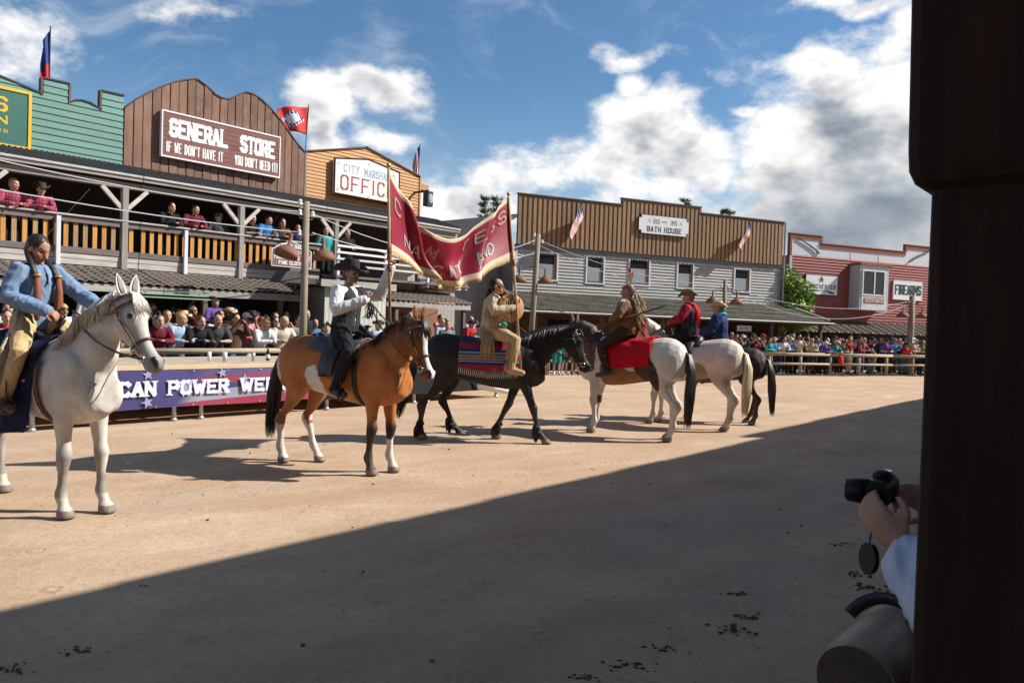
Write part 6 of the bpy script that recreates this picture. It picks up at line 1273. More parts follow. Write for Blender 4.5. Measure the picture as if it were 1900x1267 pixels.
# --- rider in red shirt
J = rider_J(1.085, .05, .0, hd=(.97, .22, -.05), el_l=(.14, .31, 2.02), wr_l=(.40, .14, 1.97), el_r=(.14, -.3, 2.02), wr_r=(.42, -.08, 1.99)); J = mirror(J)
ri = at_horse('rider in crimson shirt black vest and olive hat with a red scarf', HC); Hm = human(J, .0125, 1.08, 1.0, True, skin=(.48, .25, .17)); crimson = fabric('crimson', (.33, .012, .045)); dress(Hm, ri, crimson, blackm, leather_b, .016, True, .012, .011, .016); vest(Hm, ri, fabric('black_vest', (.03, .032, .034)), .024)
put(Hm['hair'](.004), 'hair', hairm('sandy', (.22, .13, .07)), ri); cowboy_hat(Hm, mat('olive_felt', (.15, .13, .08), .85, .2, 12, .1), mat('olive_felt', ()), ri, .18, .11, .07); redc = fabric('red_scarf', (.55, .02, .02))
nk = J['neck']; MB().tube([nk + Vector((.085 * math.cos(a), .085 * math.sin(a), .025)) for a in [2 * math.pi * i / 14 for i in range(15)]], .026, 8).obj('scarf', redc, ri, True)
for q in range(4): MB().tube([nk + Vector((-.09, -.05 + .035 * q, .02)), nk + Vector((-.16, -.07 + .045 * q, -.12)), nk + Vector((-.175 - .01 * q, -.08 + .05 * q, -.28 - .06 * q))], [.02, .03, .012], 6, flat=.45).obj('scarf_tail', redc, ri, True)
# --- rider in blue jacket
J = rider_J(.98, .05, .0, hd=(.99, .1, -.05), el_l=(.14, .31, 1.85), wr_l=(.38, .14, 1.78), el_r=(.14, -.3, 1.85), wr_r=(.40, -.08, 1.8)); J = mirror(J)
ri = at_horse('rider in dark blue jacket and straw hat with a turquoise scarf', HD); Hm = human(J, .013, 1.12, 1.0, True, skin=(.48, .25, .17)); dress(Hm, ri, fabric('dark_blue', (.018, .035, .10)), fabric('brown_duck', (.12, .07, .04)), leather, .026, True, .018, .014, .016)
put(Hm['hair'](.004), 'hair', hairm('sandy', ()), ri); cowboy_hat(Hm, mat('straw', (.52, .37, .20), .8, .15, 20, .2), leather, ri, .18, .11, .06); teal = fabric('turquoise', (.03, .36, .42)); nk = J['neck']; MB().tube([nk + Vector((.10 * math.cos(a) - .02, .11 * math.sin(a), .02 - .03 * math.cos(a))) for a in [2 * math.pi * i / 14 for i in range(15)]], .034, 8).obj('scarf', teal, ri, True); MB().loft([[nk + Vector((-.10 - .02 * t, (.12 - .09 * t) * s_, .02 - .2 * t)) for s_ in (-1, -.5, 0, .5, 1)] for t in (0, .3, .6, 1)], 0, False, False).obj('scarf_fold', teal, ri, True)
# ================================================================ parade banner on two poles
TOP = [(-1.56, 9.25, 3.62), (-1.43, 9.54, 3.35), (-1.28, 9.84, 3.14), (-1.13, 10.13, 3.0), (-.97, 10.42, 2.95), (-.77, 10.72, 3.03), (-.54, 11.01, 3.25), (-.34, 11.31, 3.5), (-.14, 11.6, 3.75)]
BOT = [(-1.51, 9.25, 2.63), (-1.38, 9.54, 2.59), (-1.24, 9.84, 2.48), (-1.09, 10.13, 2.36), (-.92, 10.42, 2.3), (-.73, 10.72, 2.36), (-.5, 11.01, 2.53), (-.26, 11.31, 2.7), (.0, 11.6, 2.84)]
def spl(P_, u):
    x = u * (len(P_) - 1); i = min(len(P_) - 2, int(x)); t = x - i; p0, p1_, p2, p3 = [Vector(P_[min(len(P_) - 1, max(0, j))]) for j in (i - 1, i, i + 1, i + 2)]
    return .5 * ((2 * p1_) + (p2 - p0) * t + (2 * p0 - 5 * p1_ + 4 * p2 - p3) * t * t + (3 * p1_ - p0 - 3 * p2 + p3) * t ** 3)
bn = Vector((.80, -.60, 0))
def bsurf(u, v, off=0):
    p = spl(TOP, u).lerp(spl(BOT, u), v); w_ = math.sin(math.pi * u)
    fold = .17 * math.exp(-((u - .15 - .20 * v) / .045) ** 2) - .22 * math.exp(-((u - .28 - .24 * v) / .06) ** 2) + .11 * math.exp(-((u - .52 - .05 * v) / .07) ** 2) + .018 * math.sin(u * 31 + v * 4) * w_ + .14 * math.exp(-((u - .86 + .18 * v) / .04) ** 2) - .08 * math.exp(-((u - .72 + .1 * v) / .05) ** 2) + .05 * w_ * math.sin(v * 5.5 + u * 3)
    belly = .12 * math.sin(math.pi * v) * w_
    return p + bn * (fold * (.45 + .55 * v) + belly * -.6 + off) + Vector((0, 0, .012 * math.sin(u * 40) * w_ * v))
pb = emp('parade_banner', (-.85, 10.4, 0), 0, 'sagging maroon banner with cream border and fringe carried between two poles', 'banner'); o_ = Vector((-.85, 10.4, 0))
NU, NV = 90, 26; mb = MB(); mb.v = [tuple(bsurf(i / NU, j / NV) - o_) for j in range(NV + 1) for i in range(NU + 1)]
for j in range(NV):
    for i in range(NU): mb.f.append((j * (NU + 1) + i, j * (NU + 1) + i + 1, (j + 1) * (NU + 1) + i + 1, (j + 1) * (NU + 1) + i)); mb.m.append(1 if j < 2 or j >= NV - 3 else 0)
mar_c = mat('maroon_satin', (.25, .008, .028), .5, .12, 7, .1, spec=.4); crm = mat('cream_border', (.56, .45, .30), .7, .12, 9, .15)
cb = mb.obj('banner_cloth', [mar_c, crm], pb, True); cb.modifiers.new('t', 'SOLIDIFY').thickness = .004
mb = MB(); rr = random.Random(4)
for i in range(420):
    u = (i + rr.random()) / 420; p = bsurf(u, 1.) - o_; mb.tube([p + Vector((0, 0, .01)), p + Vector((rr.gauss(0, .004), rr.gauss(0, .004), -.03)), p + Vector((rr.gauss(0, .008), rr.gauss(0, .008), -.045))], [.005, .005, .002], 4)
tag(mb.obj('gold_fringe', mat('gold_fringe', (.50, .34, .15), .6, .2, 9), pb, True), kind='stuff')
wf = lambda X, Z, dy: tuple(bsurf(X, 1 - Z, .012 + dy) - o_)
def ltr(s, u0, u1, v0, v1, m, th=.2):
    mb = MB()
    # strokes are laid out in a unit box then mapped to the cloth
    for k, ch in enumerate(s):
        if ch == ' ': continue
        ua = u0 + (u1 - u0) * k / len(s); ub = ua + (u1 - u0) / len(s) * .78; H_ = 1.0; Wm = (ub - ua); asp = .34
        for q, sg_ in enumerate(GL[ch]):
            a = Vector((int(sg_[0]) / 4, int(sg_[1]) / 6)); b = Vector((int(sg_[2]) / 4, int(sg_[3]) / 6)); d = b - a; d = Vector((d.x * Wm * 3.2, d.y * (v1 - v0))); L_ = d.length; d /= max(L_, 1e-6); n_ = Vector((-d.y, d.x)) * (v1 - v0) * th * .5; e_ = d * (v1 - v0) * th * .4
            A_ = Vector((ua * 3.2 + a.x * Wm * 3.2, 1 - v1 + a.y * (v1 - v0))) - e_; B_ = Vector((ua * 3.2 + b.x * Wm * 3.2, 1 - v1 + b.y * (v1 - v0))) + e_; ns = 4
            for j in range(ns):
                p, r = A_.lerp(B_, j / ns), A_.lerp(B_, (j + 1) / ns); mb.add([wf(c.x / 3.2, c.y, .0006 * q) for c in (p - n_, r - n_, r + n_, p + n_)], [(0, 1, 2, 3)])
    mb.obj('lettering', m, pb)
lc = mat('letter_cream', (.40, .27, .21), .7, .2, 12); lg_ = mat('letter_silver', (.36, .34, .30), .5, .2, 12)
for ch, u0, v0 in (('C', .05, .22), ('A', .30, .24), ('M', .40, .26), ('T', .66, .2), ('E', .745, .2), ('S', .83, .18), ('S', .91, .16)): ltr(ch, u0, u0 + .058, v0, v0 + .18, lc, .18)
for k, ch in enumerate('NA'): ltr(ch, .14 + .07 * k, .20 + .07 * k, .58, .76, lg_, .16)
for k, ch in enumerate('CITY'): ltr(ch, .47 + .052 * k, .516 + .052 * k, .58, .80, lg_, .15)
for k, ch in enumerate('AND'): ltr(ch, .72 + .052 * k, .766 + .052 * k, .56, .76, lg_, .15)
def bpole(a, b, label, knob):
    e = emp('banner_pole', b, 0, label, 'pole'); a, b = Vector(a), Vector(b); MB().tube([Vector((0, 0, 0)), a - b], [.019, .017], 10).obj('shaft', wood('pole_pale', (.42, .26, .13), GZ, .2, .0), e, True)
    for t in knob: p = (a - b) * t; d = (a - b).normalized(); MB().tube([p - d * .05, p - d * .02, p + d * .02, p + d * .05], [.022, .030, .030, .022], 10).obj('ferrule', wood('pole_dark', (.22, .09, .04), GZ), e, True)
    MB().ell(a - b, (.028, .028, .035), 10, 8).obj('finial', mat('brass', (.5, .36, .14), .35, .1, 5, 0, .8), e, True)
bpole((-1.575, 9.24, 3.69), (-1.49, 9.2, 1.62), 'wooden banner pole gripped by the man in the black hat', (.40, .46, .50)); bpole((-.13, 11.6, 3.80), (.16, 11.38, 1.03), 'wooden banner pole resting by the foot of the buckskin rider', (.62,))
# ================================================================ crowd
def base_J(**kw):
    J = dict(pel=(0, 0, .95), chest=(0, 0, 1.32), neck=(.0, 0, 1.45), head=(.035, 0, 1.585), hd=(1, 0, -.05), sh_l=(.0, .19, 1.39), hip_l=(0, .09, .92), kn_l=(.02, .10, .50), an_l=(-.01, .11, .09), toe_l=(.13, .13, .045), el_l=(-.02, .25, 1.12), wr_l=(.06, .25, .88)); J.update(kw); return mirror(J)
POSE = {
 'lean': base_J(pel=(-.10, 0, .95), chest=(.06, 0, 1.26), neck=(.12, 0, 1.385), head=(.19, 0, 1.508), sh_l=(.09, .2, 1.32), hip_l=(-.10, .09, .92), an_l=(-.06, .11, .09), toe_l=(.08, .13, .045), el_l=(.22, .25, 1.10), wr_l=(.40, .05, 1.12), hd=(1, .1, -.1)),
 'leanr': base_J(pel=(-.06, 0, .95), chest=(.02, .03, 1.29), neck=(.05, .03, 1.42), head=(.10, .04, 1.553), hd=(.9, .4, -.05), sh_l=(.03, .22, 1.36), sh_r=(.03, -.16, 1.36), el_l=(.18, .30, 1.12), wr_l=(.38, .10, 1.12), el_r=(.16, -.27, 1.12), wr_r=(.38, -.12, 1.11), hip_l=(-.06, .09, .92)),
 'stand': base_J(hd=(.95, -.3, -.03)), 'cross': base_J(el_l=(.06, .26, 1.14), wr_l=(.20, -.04, 1.16), el_r=(.06, -.26, 1.13), wr_r=(.19, .05, 1.13), hd=(.96, .25, 0)),
 'photo': base_J(el_l=(.17, .24, 1.26), wr_l=(.27, .07, 1.50), el_r=(.17, -.24, 1.26), wr_r=(.27, -.07, 1.50)), 'hip': base_J(el_l=(-.10, .36, 1.18), wr_l=(.03, .20, 1.03), el_r=(-.08, -.36, 1.17), wr_r=(.04, -.2, 1.02), hd=(.97, .2, 0)),
}
PM = {}
for nm, J in POSE.items():
    Hm = human(J, .0165, 1.0, 1.03, False); d = dict(body=Hm['body'], shirt=Hm['cloth'](('torso', 'arms'), .018, .018, .006, (7, 7, 4), 1), tee=Hm['cloth'](('torso', 'arms'), .018, .018, .006, (7, 7, 4), 1, sleeve=.0), trousers=Hm['cloth'](('hips', 'legs'), .016, .02, .004, (7, 7, 4), 1), shorts=Hm['cloth'](('hips', 'legs'), .022, .02, .004, (7, 7, 4), 1, leg_end=.05), shoe_l=Hm['cloth'](('shoes',), .004, .018, 0, sm=1, sides='l'), shoe_r=Hm['cloth'](('shoes',), .004, .018, 0, sm=1, sides='r'), hair=Hm['hair'](.008), long=Hm['hair'](.010, 0, .2), cap=cap_mesh(Hm)); d['H'] = Hm
    tmp = cowboy_hat(Hm, mat('straw', ()), leather, None, .165, .10, .05); bnd = tmp.children[0]; d['hat'] = tmp.data; d['band'] = bnd.data; bpy.data.objects.remove(bnd); bpy.data.objects.remove(tmp)
    F, S, U, hc = Hm['F'], Hm['S'], Hm['U'], Hm['hc']; mb = MB()
    for q in (-1, 1): mb.ell(hc + F * .094 + S * q * .034 + U * .010, (.010, .030, .020), 8, 6, M=Hm['Mh'])
    mb.tube([hc + F * .03 + S * .082 + U * .014, hc + F * .098 + S * .05 + U * .016, hc + F * .102 + U * .016, hc + F * .098 - S * .05 + U * .016, hc + F * .03 - S * .082 + U * .014], .004, 4); d['glasses'] = mb.mesh('sunglasses', [mat('black_plastic', (.008, .008, .009), .5, spec=.2)], True)
    wl, wr_ = J['wr_l'], J['wr_r']; c = (wl + wr_) / 2 + (wl - J['el_l']).normalized() * .06; d['phone'] = MB().bevbox(c.x - .012, c.x + .006, c.y - .075, c.y + .075, c.z - .04, c.z + .045, .006).ell((c.x + .03, c.y, c.z), (.035, .03, .03), 10, 6).mesh('camera', [mat('black_plastic', ())], False)
    PM[nm] = d
COL = {'red plaid': (.3, .03, .05), 'black': (.014, .014, .016), 'navy': (.015, .022, .055), 'grey': (.17, .17, .18), 'white': (.62, .61, .60), 'red': (.42, .02, .025), 'maroon': (.13, .015, .03), 'denim blue': (.06, .12, .22), 'pale blue': (.28, .38, .48), 'beige': (.42, .33, .23), 'teal': (.03, .24, .24), 'purple': (.12, .06, .24), 'olive': (.09, .09, .045), 'brown': (.10, .055, .03), 'pink': (.50, .18, .22), 'bright blue': (.02, .17, .42), 'cream': (.55, .48, .36), 'charcoal': (.05, .05, .055), 'orange': (.5, .15, .03)}
HAIR = {'dark': (.02, .013, .01), 'brown': (.07, .038, .02), 'blond': (.42, .28, .12), 'grey': (.32, .31, .30), 'red': (.22, .07, .02)}
tops = list(COL); hairs = list(HAIR); used = set(); rc = random.Random(21)
SAY = {'lean': 'leaning on', 'leanr': 'forearms on', 'stand': 'behind', 'cross': 'arms folded behind', 'photo': 'filming behind', 'hip': 'hands on hips behind'}
def plaid():
    if 'plaid' in MATS: return MATS['plaid']
    m = bpy.data.materials.new('plaid'); m.use_nodes = True; t = NT(m.node_tree); bs = m.node_tree.nodes['Principled BSDF']; x = t.n('ShaderNodeSeparateXYZ', Vector=t.n('ShaderNodeTexCoord').outputs['Object'])
    sx = t.math('GREATER_THAN', t.math('SINE', t.math('MULTIPLY', t.math('ADD', x.outputs[1], t.math('MULTIPLY', x.outputs[0], .6)), 95.)), .25); sz = t.math('GREATER_THAN', t.math('SINE', t.math('MULTIPLY', x.outputs[2], 95.)), .25)
    c = t.mix(t.math('MULTIPLY', t.math('ADD', sx, sz), .5), (.42, .035, .06), (.05, .03, .07)); t.set(bs.inputs['Base Color'], c); bs.inputs['Roughness'].default_value = .9; MATS['plaid'] = m; return m
def crowd(F, s, d, pose, topc, top, hair, low, place, group, z=0, k=1., head='hair', glasses=False, turn=0, shortl=False, hatc='straw'):
    if head == 'cap' and hatc not in COL: hatc = 'white'
    if head == 'hat': hd_ = 'straw hat' if hatc == 'straw' else 'brimmed hat'
    elif head == 'cap': hd_ = '%s cap' % hatc
    else: hd_ = ('long ' if head == 'long' else '') + hair + ' hair' if head != 'bald' else 'shaved head'
    tn = {'shirt': 'jacket' if topc in ('black', 'grey', 'navy', 'charcoal') else 'top', 'tee': 'T-shirt'}[top]
    kid = 'child' if k < .85 else 'person'
    for ex in ((', sunglasses,',) if glasses else ('', ', %s %s,' % (low, 'shorts' if shortl else 'trousers'))):
        lab = '%s %s %s%s %s %s' % (topc.capitalize(), tn, hd_, ex, SAY[pose], place)
        lab = '%s, %s %s, %s%s %s %s' % (kid.capitalize(), topc, tn, hd_, ex, SAY[pose], place)
        if lab not in used and len(lab.split()) <= 16: break
    else: return None
    used.add(lab); D = PM[pose]; e = emp('person', F.w(s, d, z), F.a - math.pi / 2 + turn, lab, 'person', group); e.scale = (k, k, k)
    put(D['body'], 'body', None, e); put(D[top], 'shirt', plaid() if topc == 'red plaid' else fabric(topc.replace(' ', '_') + '_c', COL[topc]), e); put(D['shorts' if shortl else 'trousers'], 'trousers', fabric(low.replace(' ', '_') + '_c', COL[low]), e); sm_ = leather_b if rc.random() < .6 else fabric('white_c', COL['white']); put(D['shoe_l'], 'shoe', sm_, e); put(D['shoe_r'], 'shoe', sm_, e)
    if head in ('hair', 'long', 'hat', 'cap'): put(D['long' if head == 'long' else 'hair'], 'hair', hairm(hair + '_c', HAIR[hair]), e)
    if head == 'hat': h = put(D['hat'], 'hat', mat('straw', ()) if hatc == 'straw' else mat('dark_felt', (.03, .022, .018), .85, .15, 12, .1), e); put(D['band'], 'hat_band', None, h)
    if head == 'cap': put(D['cap'], 'cap', fabric(hatc + '_c', COL[hatc]), e)
    if glasses: put(D['glasses'], 'sunglasses', None, e)
    if pose == 'photo': c_ = emp('camera', F.w(s, d, z), F.a - math.pi / 2 + turn, 'Black camera held by %s, %s %s, %s, %s' % (kid, topc, tn, hd_, place), 'camera', 'cameras held in the crowd'); c_.scale = (k, k, k); put(D['phone'], 'camera_body', None, c_)
    return e
bw = LF.emp('boardwalk', 2.4, 16.2, 'low plank boardwalk under the tiled awning', 'boardwalk')
for i in range(12): MB().box(0, 16, .28 * i, .28 * i + .27, .12, .2).obj('plank', wood('boardwalk_plank', (.20, .16, .12)), bw)
MB().box(0, 16, .0, 3.3, 0, .118).obj('base', greyd_w, bw)
G1 = 'spectators behind the stage'; P1 = 'log rail behind stage'
for a in [(4.3, 15.9, 'lean', 'red', 'shirt', 'dark', 'denim blue', 'hair', 0), (4.75, 16.0, 'leanr', 'navy', 'shirt', 'brown', 'black', 'cap', 0), (7.02, 15.92, 'lean', 'maroon', 'shirt', 'brown', 'black', 'hair', 0), (7.45, 15.95, 'leanr', 'pale blue', 'shirt', 'blond', 'denim blue', 'hair', 0), (7.86, 15.9, 'lean', 'black', 'shirt', 'brown', 'black', 'hair', 0), (8.28, 15.92, 'leanr', 'charcoal', 'tee', 'grey', 'navy', 'bald', 0), (8.8, 16.0, 'photo', 'brown', 'shirt', 'dark', 'denim blue', 'hair', 0), (9.40, 15.92, 'lean', 'white', 'shirt', 'blond', 'black', 'long', 0), (9.95, 15.95, 'leanr', 'cream', 'shirt', 'blond', 'black', 'long', 0), (10.5, 16.1, 'stand', 'grey', 'tee', 'dark', 'black', 'hair', 0), (5.4, 15.95, 'lean', 'denim blue', 'tee', 'grey', 'navy', 'hair', 0), (6.3, 15.9, 'leanr', 'beige', 'shirt', 'brown', 'olive', 'hair', 0)]:
    crowd(LF, a[0], a[1], a[2], a[3], a[4], a[5], a[6], P1, G1, .07, 1.04, a[7], turn=rc.uniform(-.3, .3), hatc='red')
P2 = 'front row at boardwalk'
for a in [(7.2, 16.6, 'photo', 'navy', 'shirt', 'dark', 'black', 'long', .28, 0, ''), (7.75, 16.55, 'stand', 'brown', 'tee', 'brown', 'black', 'hair', .2, 0, ''), (8.1, 16.7, 'stand', 'charcoal', 'shirt', 'brown', 'black', 'hair', .25, 1, ''), (8.75, 16.6, 'stand', 'olive', 'tee', 'red', 'brown', 'hair', .2, 0, ''), (9.05, 16.75, 'cross', 'beige', 'tee', 'brown', 'olive', 'hat', .25, 0, 'straw'), (9.55, 16.6, 'cross', 'black', 'shirt', 'dark', 'black', 'hat', .2, 0, 'felt'), (10.2, 16.65, 'hip', 'pale blue', 'tee', 'brown', 'navy', 'hair', .2, 1, ''), (8.85, 17.1, 'cross', 'purple', 'tee', 'grey', 'navy', 'bald', .52, 0, ''), (9.35, 17.3, 'hip', 'navy', 'tee', 'grey', 'black', 'hair', .74, 0, ''), (10.75, 16.15, 'stand', 'black', 'tee', 'dark', 'black', 'hair', .3, 0, ''), (4.5, 16.6, 'stand', 'white', 'tee', 'dark', 'navy', 'hair', .2, 0, ''), (11.05, 15.95, 'lean', 'navy', 'tee', 'brown', 'denim blue', 'hair', .05, 0, '')]:
    crowd(LF, a[0], a[1], a[2], a[3], a[4], a[5], a[6], P2, G1, a[8], 1.0, a[7], bool(a[9]), rc.uniform(-.3, .3), hatc=a[10] or 'straw')
for i in range(13):
    s = 6.7 + .36 * i + rc.uniform(-.08, .08); crowd(LF, s, 16.28 + rc.uniform(-.05, .05), rc.choice(('stand', 'cross', 'photo', 'stand')), rc.choice(('white', 'pale blue', 'grey', 'denim blue', 'red', 'beige', 'pink', 'cream', 'charcoal')), rc.choice(('shirt', 'tee')), rc.choice(hairs), 'denim blue', 'second row at stage', G1, .12, rc.uniform(.95, 1.04), rc.choice(('hair', 'long', 'hair', 'cap', 'hat')), rc.random() < .3, rc.uniform(-.3, .4), hatc=rc.choice(('white', 'straw', 'grey')))
for i in range(15):
    s = 4.2 + .47 * i + rc.uniform(-.1, .1); crowd(LF, s, 16.95 + .22 * (i % 2) + rc.uniform(-.05, .05), rc.choice(('stand', 'cross', 'stand', 'hip')), rc.choice(('navy', 'charcoal', 'grey', 'denim blue', 'olive', 'beige', 'white', 'red')), rc.choice(('shirt', 'tee')), rc.choice(hairs), 'black', 'back row at boardwalk', G1, .2, rc.uniform(.96, 1.06), rc.choice(('hair', 'cap', 'hair', 'bald', 'long')), rc.random() < .35, rc.uniform(-.3, .4), hatc=rc.choice(('white', 'navy', 'grey')))
crowd(LF, 5.92, 16.6, 'stand', 'white', 'tee', 'blond', 'denim blue', 'rail, standing on crate', G1, .95, .72)
for i, (s, d) in enumerate(((9.35, 17.3), (8.85, 17.1), (5.92, 16.6))):
    c = LF.emp('wooden_crate', s, d, ('tall', 'low', 'upright')[i] + ' wooden crate under the ' + ('navy', 'purple', 'white')[i] + ' T-shirt spectator', 'crate', z=.2 if d > 16.2 else 0); zt = (.54, .32, .75)[i]
    for q in range(4): MB().box(-.25, .25, -.25 + .127 * q, -.25 + .127 * q + .119, zt - .03, zt).obj('slat', grey_w, c)
    MB().box(-.24, .24, -.24, .24, 0, zt - .031).obj('crate_body', greyd_w, c)
G2 = 'spectators below the orange office'; P3 = 'rail below orange office'
for i in range(16):
    s = 11.6 + .42 * i + rc.uniform(-.1, .1); crowd(LF, s, 15.95 + .55 * (i % 3), rc.choice(('lean', 'cross', 'stand', 'leanr')) if i % 3 == 0 else rc.choice(('stand', 'cross', 'photo')), rc.choice(('white', 'pale blue', 'navy', 'beige', 'grey', 'pink', 'teal', 'red')), rc.choice(('shirt', 'tee')), rc.choice(hairs), rc.choice(('navy', 'black', 'denim blue')), P3, G2, .12 + .12 * (i % 3), rc.uniform(.96, 1.05), rc.choice(('hair', 'cap', 'hair', 'bald', 'hat', 'long')), rc.random() < .4, rc.uniform(-.3, .3), hatc=rc.choice(('white', 'navy', 'teal')))
G3 = 'people on the balcony'; P4 = 'balcony rail'
for a in [(5.05, 'leanr', 'red plaid', 'shirt', 'blond', 'hair', ''), (5.58, 'lean', 'red plaid', 'shirt', 'dark', 'hat', 'felt'), (8.36, 'lean', 'black', 'shirt', 'dark', 'hair', ''), (8.98, 'leanr', 'maroon', 'shirt', 'brown', 'hair', ''), (9.66, 'cross', 'charcoal', 'shirt', 'dark', 'cap', 'olive'), (10.5, 'lean', 'black', 'tee', 'red', 'bald', ''), (11.0, 'leanr', 'bright blue', 'tee', 'brown', 'hair', ''), (11.45, 'lean', 'brown', 'shirt', 'brown', 'long', ''), (12.0, 'stand', 'navy', 'tee', 'dark', 'hair', ''), (12.75, 'stand', 'teal', 'tee', 'dark', 'hair', ''), (13.5, 'cross', 'black', 'shirt', 'dark', 'hair', '')]:
    crowd(LF, a[0], 18.56 if a[0] < 12.5 else 18.3, a[1], a[2], a[3], a[4], 'black', P4, G3, 2.86 if 'lean' in a[1] else 2.72, 1., a[5], hatc=a[6] or 'black', turn=rc.uniform(-.15, .35))
G4 = 'spectators behind the far log fence'; rows = [(25.64, 'far log fence'), (26.2, 'fence leaners, bath house'), (26.8, 'second row, bath house'), (27.4, 'third row, bath house')]
for r_, (d, pl_) in enumerate(rows):
    s = 21.9 + .2 * r_
    while s < 35.5:
        pose = rc.choice(('lean', 'leanr', 'lean', 'photo', 'cross')) if r_ == 0 else rc.choice(('stand', 'cross', 'stand', 'photo', 'hip')); kid = rc.random() < .12; k = rc.uniform(.68, .8) if kid and r_ == 0 else rc.uniform(.93, 1.06)
        if k < .85: pose = 'stand'
        gun = ' by the gun shop' if s > 28.5 else ''
        pl2 = pl_ if not gun else {0: 'fence at gun shop', 1: 'fence leaners, gun shop', 2: 'second row, gun shop', 3: 'third row, gun shop'}[r_]
        crowd(BF, s, d + rc.uniform(-.08, .1), pose, rc.choice(tops), rc.choice(('shirt', 'tee', 'tee')), rc.choice(hairs), rc.choice(('navy', 'black', 'denim blue', 'beige', 'charcoal')), pl2, G4, 0, k, rc.choice(('hair', 'hair', 'cap', 'long', 'bald', 'hair', 'hat')), rc.random() < .3, rc.uniform(-.45, .35), rc.random() < .3, hatc=rc.choice(('white', 'navy', 'red', 'grey', 'straw')) if True else '')
        s += rc.uniform(.50, .78) * (1 if r_ < 2 else 1.35)
G5 = 'spectators by the bath house pole'
for i, (s, d, k, tc_, low) in enumerate(((12.45, 24.9, .95, 'white', 'navy'), (12.85, 24.75, .92, 'pink', 'teal'), (13.25, 24.9, 1., 'beige', 'teal'), (13.65, 24.8, .98, 'purple', 'grey'), (14.3, 25.7, 1., 'red', 'navy'), (15.1, 25.8, 1., 'grey', 'black'), (16.2, 25.7, 1., 'teal', 'navy'), (17.4, 25.8, 1.02, 'white', 'denim blue'), (18.6, 25.7, 1., 'navy', 'beige'), (19.8, 25.75, 1., 'olive', 'black'), (20.9, 25.7, .98, 'black', 'grey'), (11.6, 25.75, 1., 'denim blue', 'black'))):
    crowd(BF, s, d, 'lean' if d > 25 else ('stand', 'cross', 'hip')[i % 3], tc_, 'tee', hairs[i % 5], low, 'fence near bath house pole' if d > 25 else 'kerb at bath house pole', G5, 0, k, ('hair', 'long')[i % 2], False, rc.uniform(-.3, .3), i < 6)
bg_ = BF.emp('red_backpack', 27.55, 25.16, 'bright red backpack hanging on the far log fence', 'backpack')
MB().ell((0, 0, .68), (.14, .09, .22), 12, 10).obj('pack', fabric('red_nylon', (.6, .03, .03)), bg_, True)
for q in (-1, 1): MB().tube([(q * .07, -.02, .86), (q * .06, .0, .98), (q * .05, .08, 1.0)], .015, 6).obj('strap', fabric('red_nylon', ()), bg_, True)
# ================================================================ near post, log rail and photographer
dkw = wood('creosoted_timber', (.028, .012, .007), GZ, .5, .0, .85, .4, (.010, .006, .005))
po = emp('veranda_post', (.885, 1.262, 0), R_(49), 'dark square timber veranda post with a bracket block close by', 'post')
def sqring(h, z, r=.02): 
    out = []
    for sx, sy in ((1, 1), (-1, 1), (-1, -1), (1, -1)):
        for a in (0, .5, 1): t = math.pi / 2 * ((0 if (sx, sy) == (1, 1) else 1 if (sx, sy) == (-1, 1) else 2 if (sx, sy) == (-1, -1) else 3) + a); out.append((sx * (h - r) + r * math.cos(t), sy * (h - r) + r * math.sin(t), z))
    return out
MB().loft([sqring(.144, 0), sqring(.145, 1.0), sqring(.147, 2.1)]).obj('shaft', dkw, po); MB().loft([sqring(.150, 2.045), sqring(.168, 2.055), sqring(.176, 2.075), sqring(.178, 2.11), sqring(.181, 2.3), sqring(.186, 2.6), sqring(.186, 3.2)]).obj('bracket_block', dkw, po)
bx = MB(); fc = Vector((-.02, -.1875, 2.155)); bx.loft([[fc + Vector((r * math.cos(a), y_, r * math.sin(a))) for a in [2 * math.pi * i / 20 for i in range(20)]] for r, y_ in ((.034, .006), (.034, -.006), (.028, -.008), (.026, -.001), (.012, -.001), (.010, -.010))]); bx.obj('bolt', mat('dark_iron', (.03, .025, .024), .6, .3, 20), po, True); MB().box(-.028, -.018, -.1895, -.184, 2.19, 3.1).obj('crack', mat('void', (.002, .001, .001), 1.), po); MB().box(-.020, -.006, -.1895, -.179, 2.06, 2.12).obj('crack', mat('void', ()), po)
lg = emp('near_log_rail', (.690, 1.46, 0), R_(49), 'thick peeled log rail end close by under the camera holder', 'log rail'); lgw = wood('peeled_log', (.46, .32, .21), GX, .55, .0, .8, .55, (.13, .10, .08)); rr = random.Random(8); R6 = []
for x in srange(0, 4, .05): R6.append([(x, (.074 + .003 * math.sin(a * 3 + x * 4) + .002 * rr.random()) * math.cos(a), 1.125 + (.074 + .003 * math.cos(a * 2 + x * 3)) * math.sin(a)) for a in [2 * math.pi * i / 28 for i in range(28)]])
MB().loft(R6).obj('log', lgw, lg, True); MB().loft([[(-.004 - .003 * (1 - q), .071 * q * math.cos(a), 1.125 + .071 * q * math.sin(a)) for a in [2 * math.pi * i / 28 for i in range(28)]] for q in (1, .75, .5, .25, .02)], 0).obj('cut_end', mat('end_grain', (.085, .062, .045), .95, .45, 26, .5), lg)
for x in (1.6, 3.4): MB().tube([(x, 0, 0), (x, 0, 1.09)], .075, 12).obj('post', lgw, lg, True)
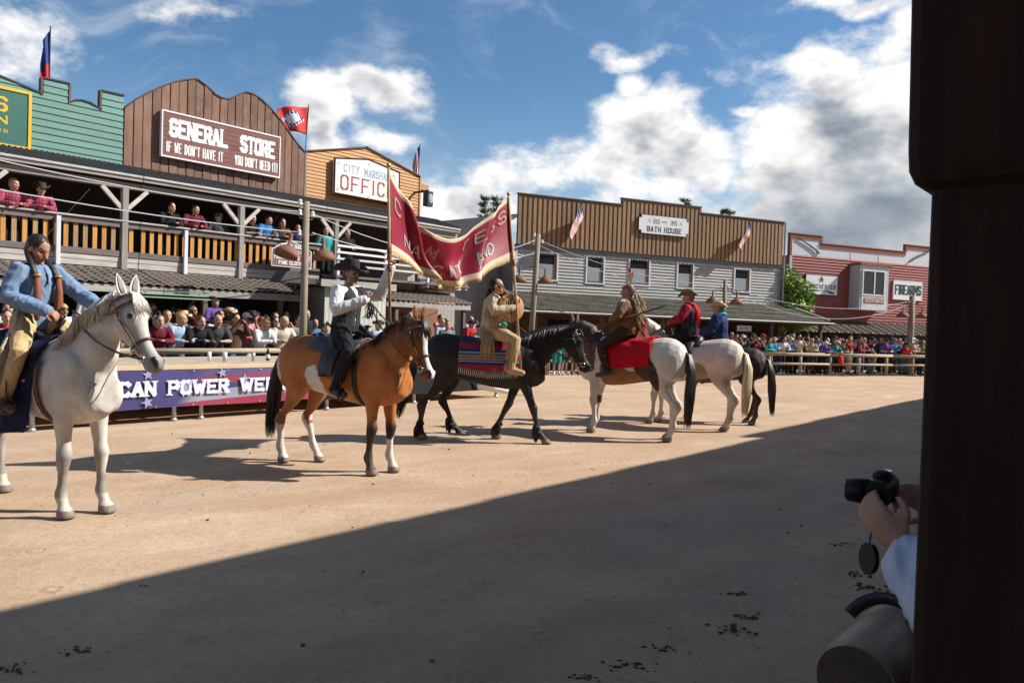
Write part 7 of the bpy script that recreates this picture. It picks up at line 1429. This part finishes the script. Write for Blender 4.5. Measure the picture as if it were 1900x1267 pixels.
stp = MB().tube([Vector((.690, 1.46, 0)) + Matrix.Rotation(R_(49), 3, 'Z') @ Vector((.20 + .05 * math.sin(a), .092 * math.cos(a), 1.125 + .100 * math.sin(a))) for a in [.55 + i * 2.0 / 18 for i in range(19)]], .016, 8, flat=.55).obj('camera_strap', leather_b, None, True); tag(stp, 'black strap looped over the near log rail', 'strap')
ph = person_obj('person in pale blue shirt photographing from behind the near post', (1.315, 1.50), 143)
J = base_J(chest=(.02, 0, 1.36), head=(.10, 0, 1.66), neck=(.03, 0, 1.50), hd=(1, 0, -.2), sh_l=(.04, .19, 1.44), el_l=(.27, .27, 1.19), wr_l=(.45, .075, 1.325), pn_l=(.25, -.9, .2), hd_l=(.70, -.06, .62), el_r=(.25, -.27, 1.22), wr_r=(.40, -.165, 1.395), pn_r=(0, 1, -.2), hd_r=(.8, .3, .1))
Hm = human(J, .0095, 1.0, 1.0, True, (.75, .9), -1, skin=(.44, .23, .15)); dress(Hm, ph, fabric('sleeve_blue', (.48, .52, .64)), fabric('black_wool', ()), leather_b, .024, False, .018, .016, .016, .74); put(Hm['hair'](.008), 'hair', hairm('brown', ()), ph)
cm = person_obj('x', (1.315, 1.50), 143); cm.name = 'compact_camera'; tag(cm, 'black compact camera in the hands of the near photographer', 'camera'); bp = mat('black_plastic', ())
MB().bevbox(.50, .55, -.125, .015, 1.385, 1.455, .014).obj('camera_body', bp, cm); MB().ell((.525, -.05, 1.458), (.024, .030, .016), 12, 8).obj('viewfinder', bp, cm); MB().tube([(.55, -.03, 1.418), (.575, -.03, 1.418), (.60, -.03, 1.416)], [.031, .031, .028], 18).obj('lens_barrel', bp, cm, True); MB().tube([(.60, -.03, 1.416), (.602, -.03, 1.416)], .024, 14).obj('lens_glass', mat('lens_coat', (.02, .04, .07), .05), cm, True); MB().tube([(.525, -.105, 1.455), (.525, -.105, 1.465)], .012, 10).obj('shutter_button', silver, cm)
lcp = person_obj('x', (1.315, 1.50), 143); lcp.name = 'lens_cap'; tag(lcp, 'round black lens cap dangling below the near photographer hand', 'lens cap'); MB().tube([(.525, .045, 1.275), (.533, .052, 1.276)], .036, 22).obj('cap_disc', bp, lcp); MB().tube([(.52, .02, 1.40), (.525, .05, 1.34), (.529, .05, 1.308)], .002, 5).obj('cap_cord', bp, lcp)
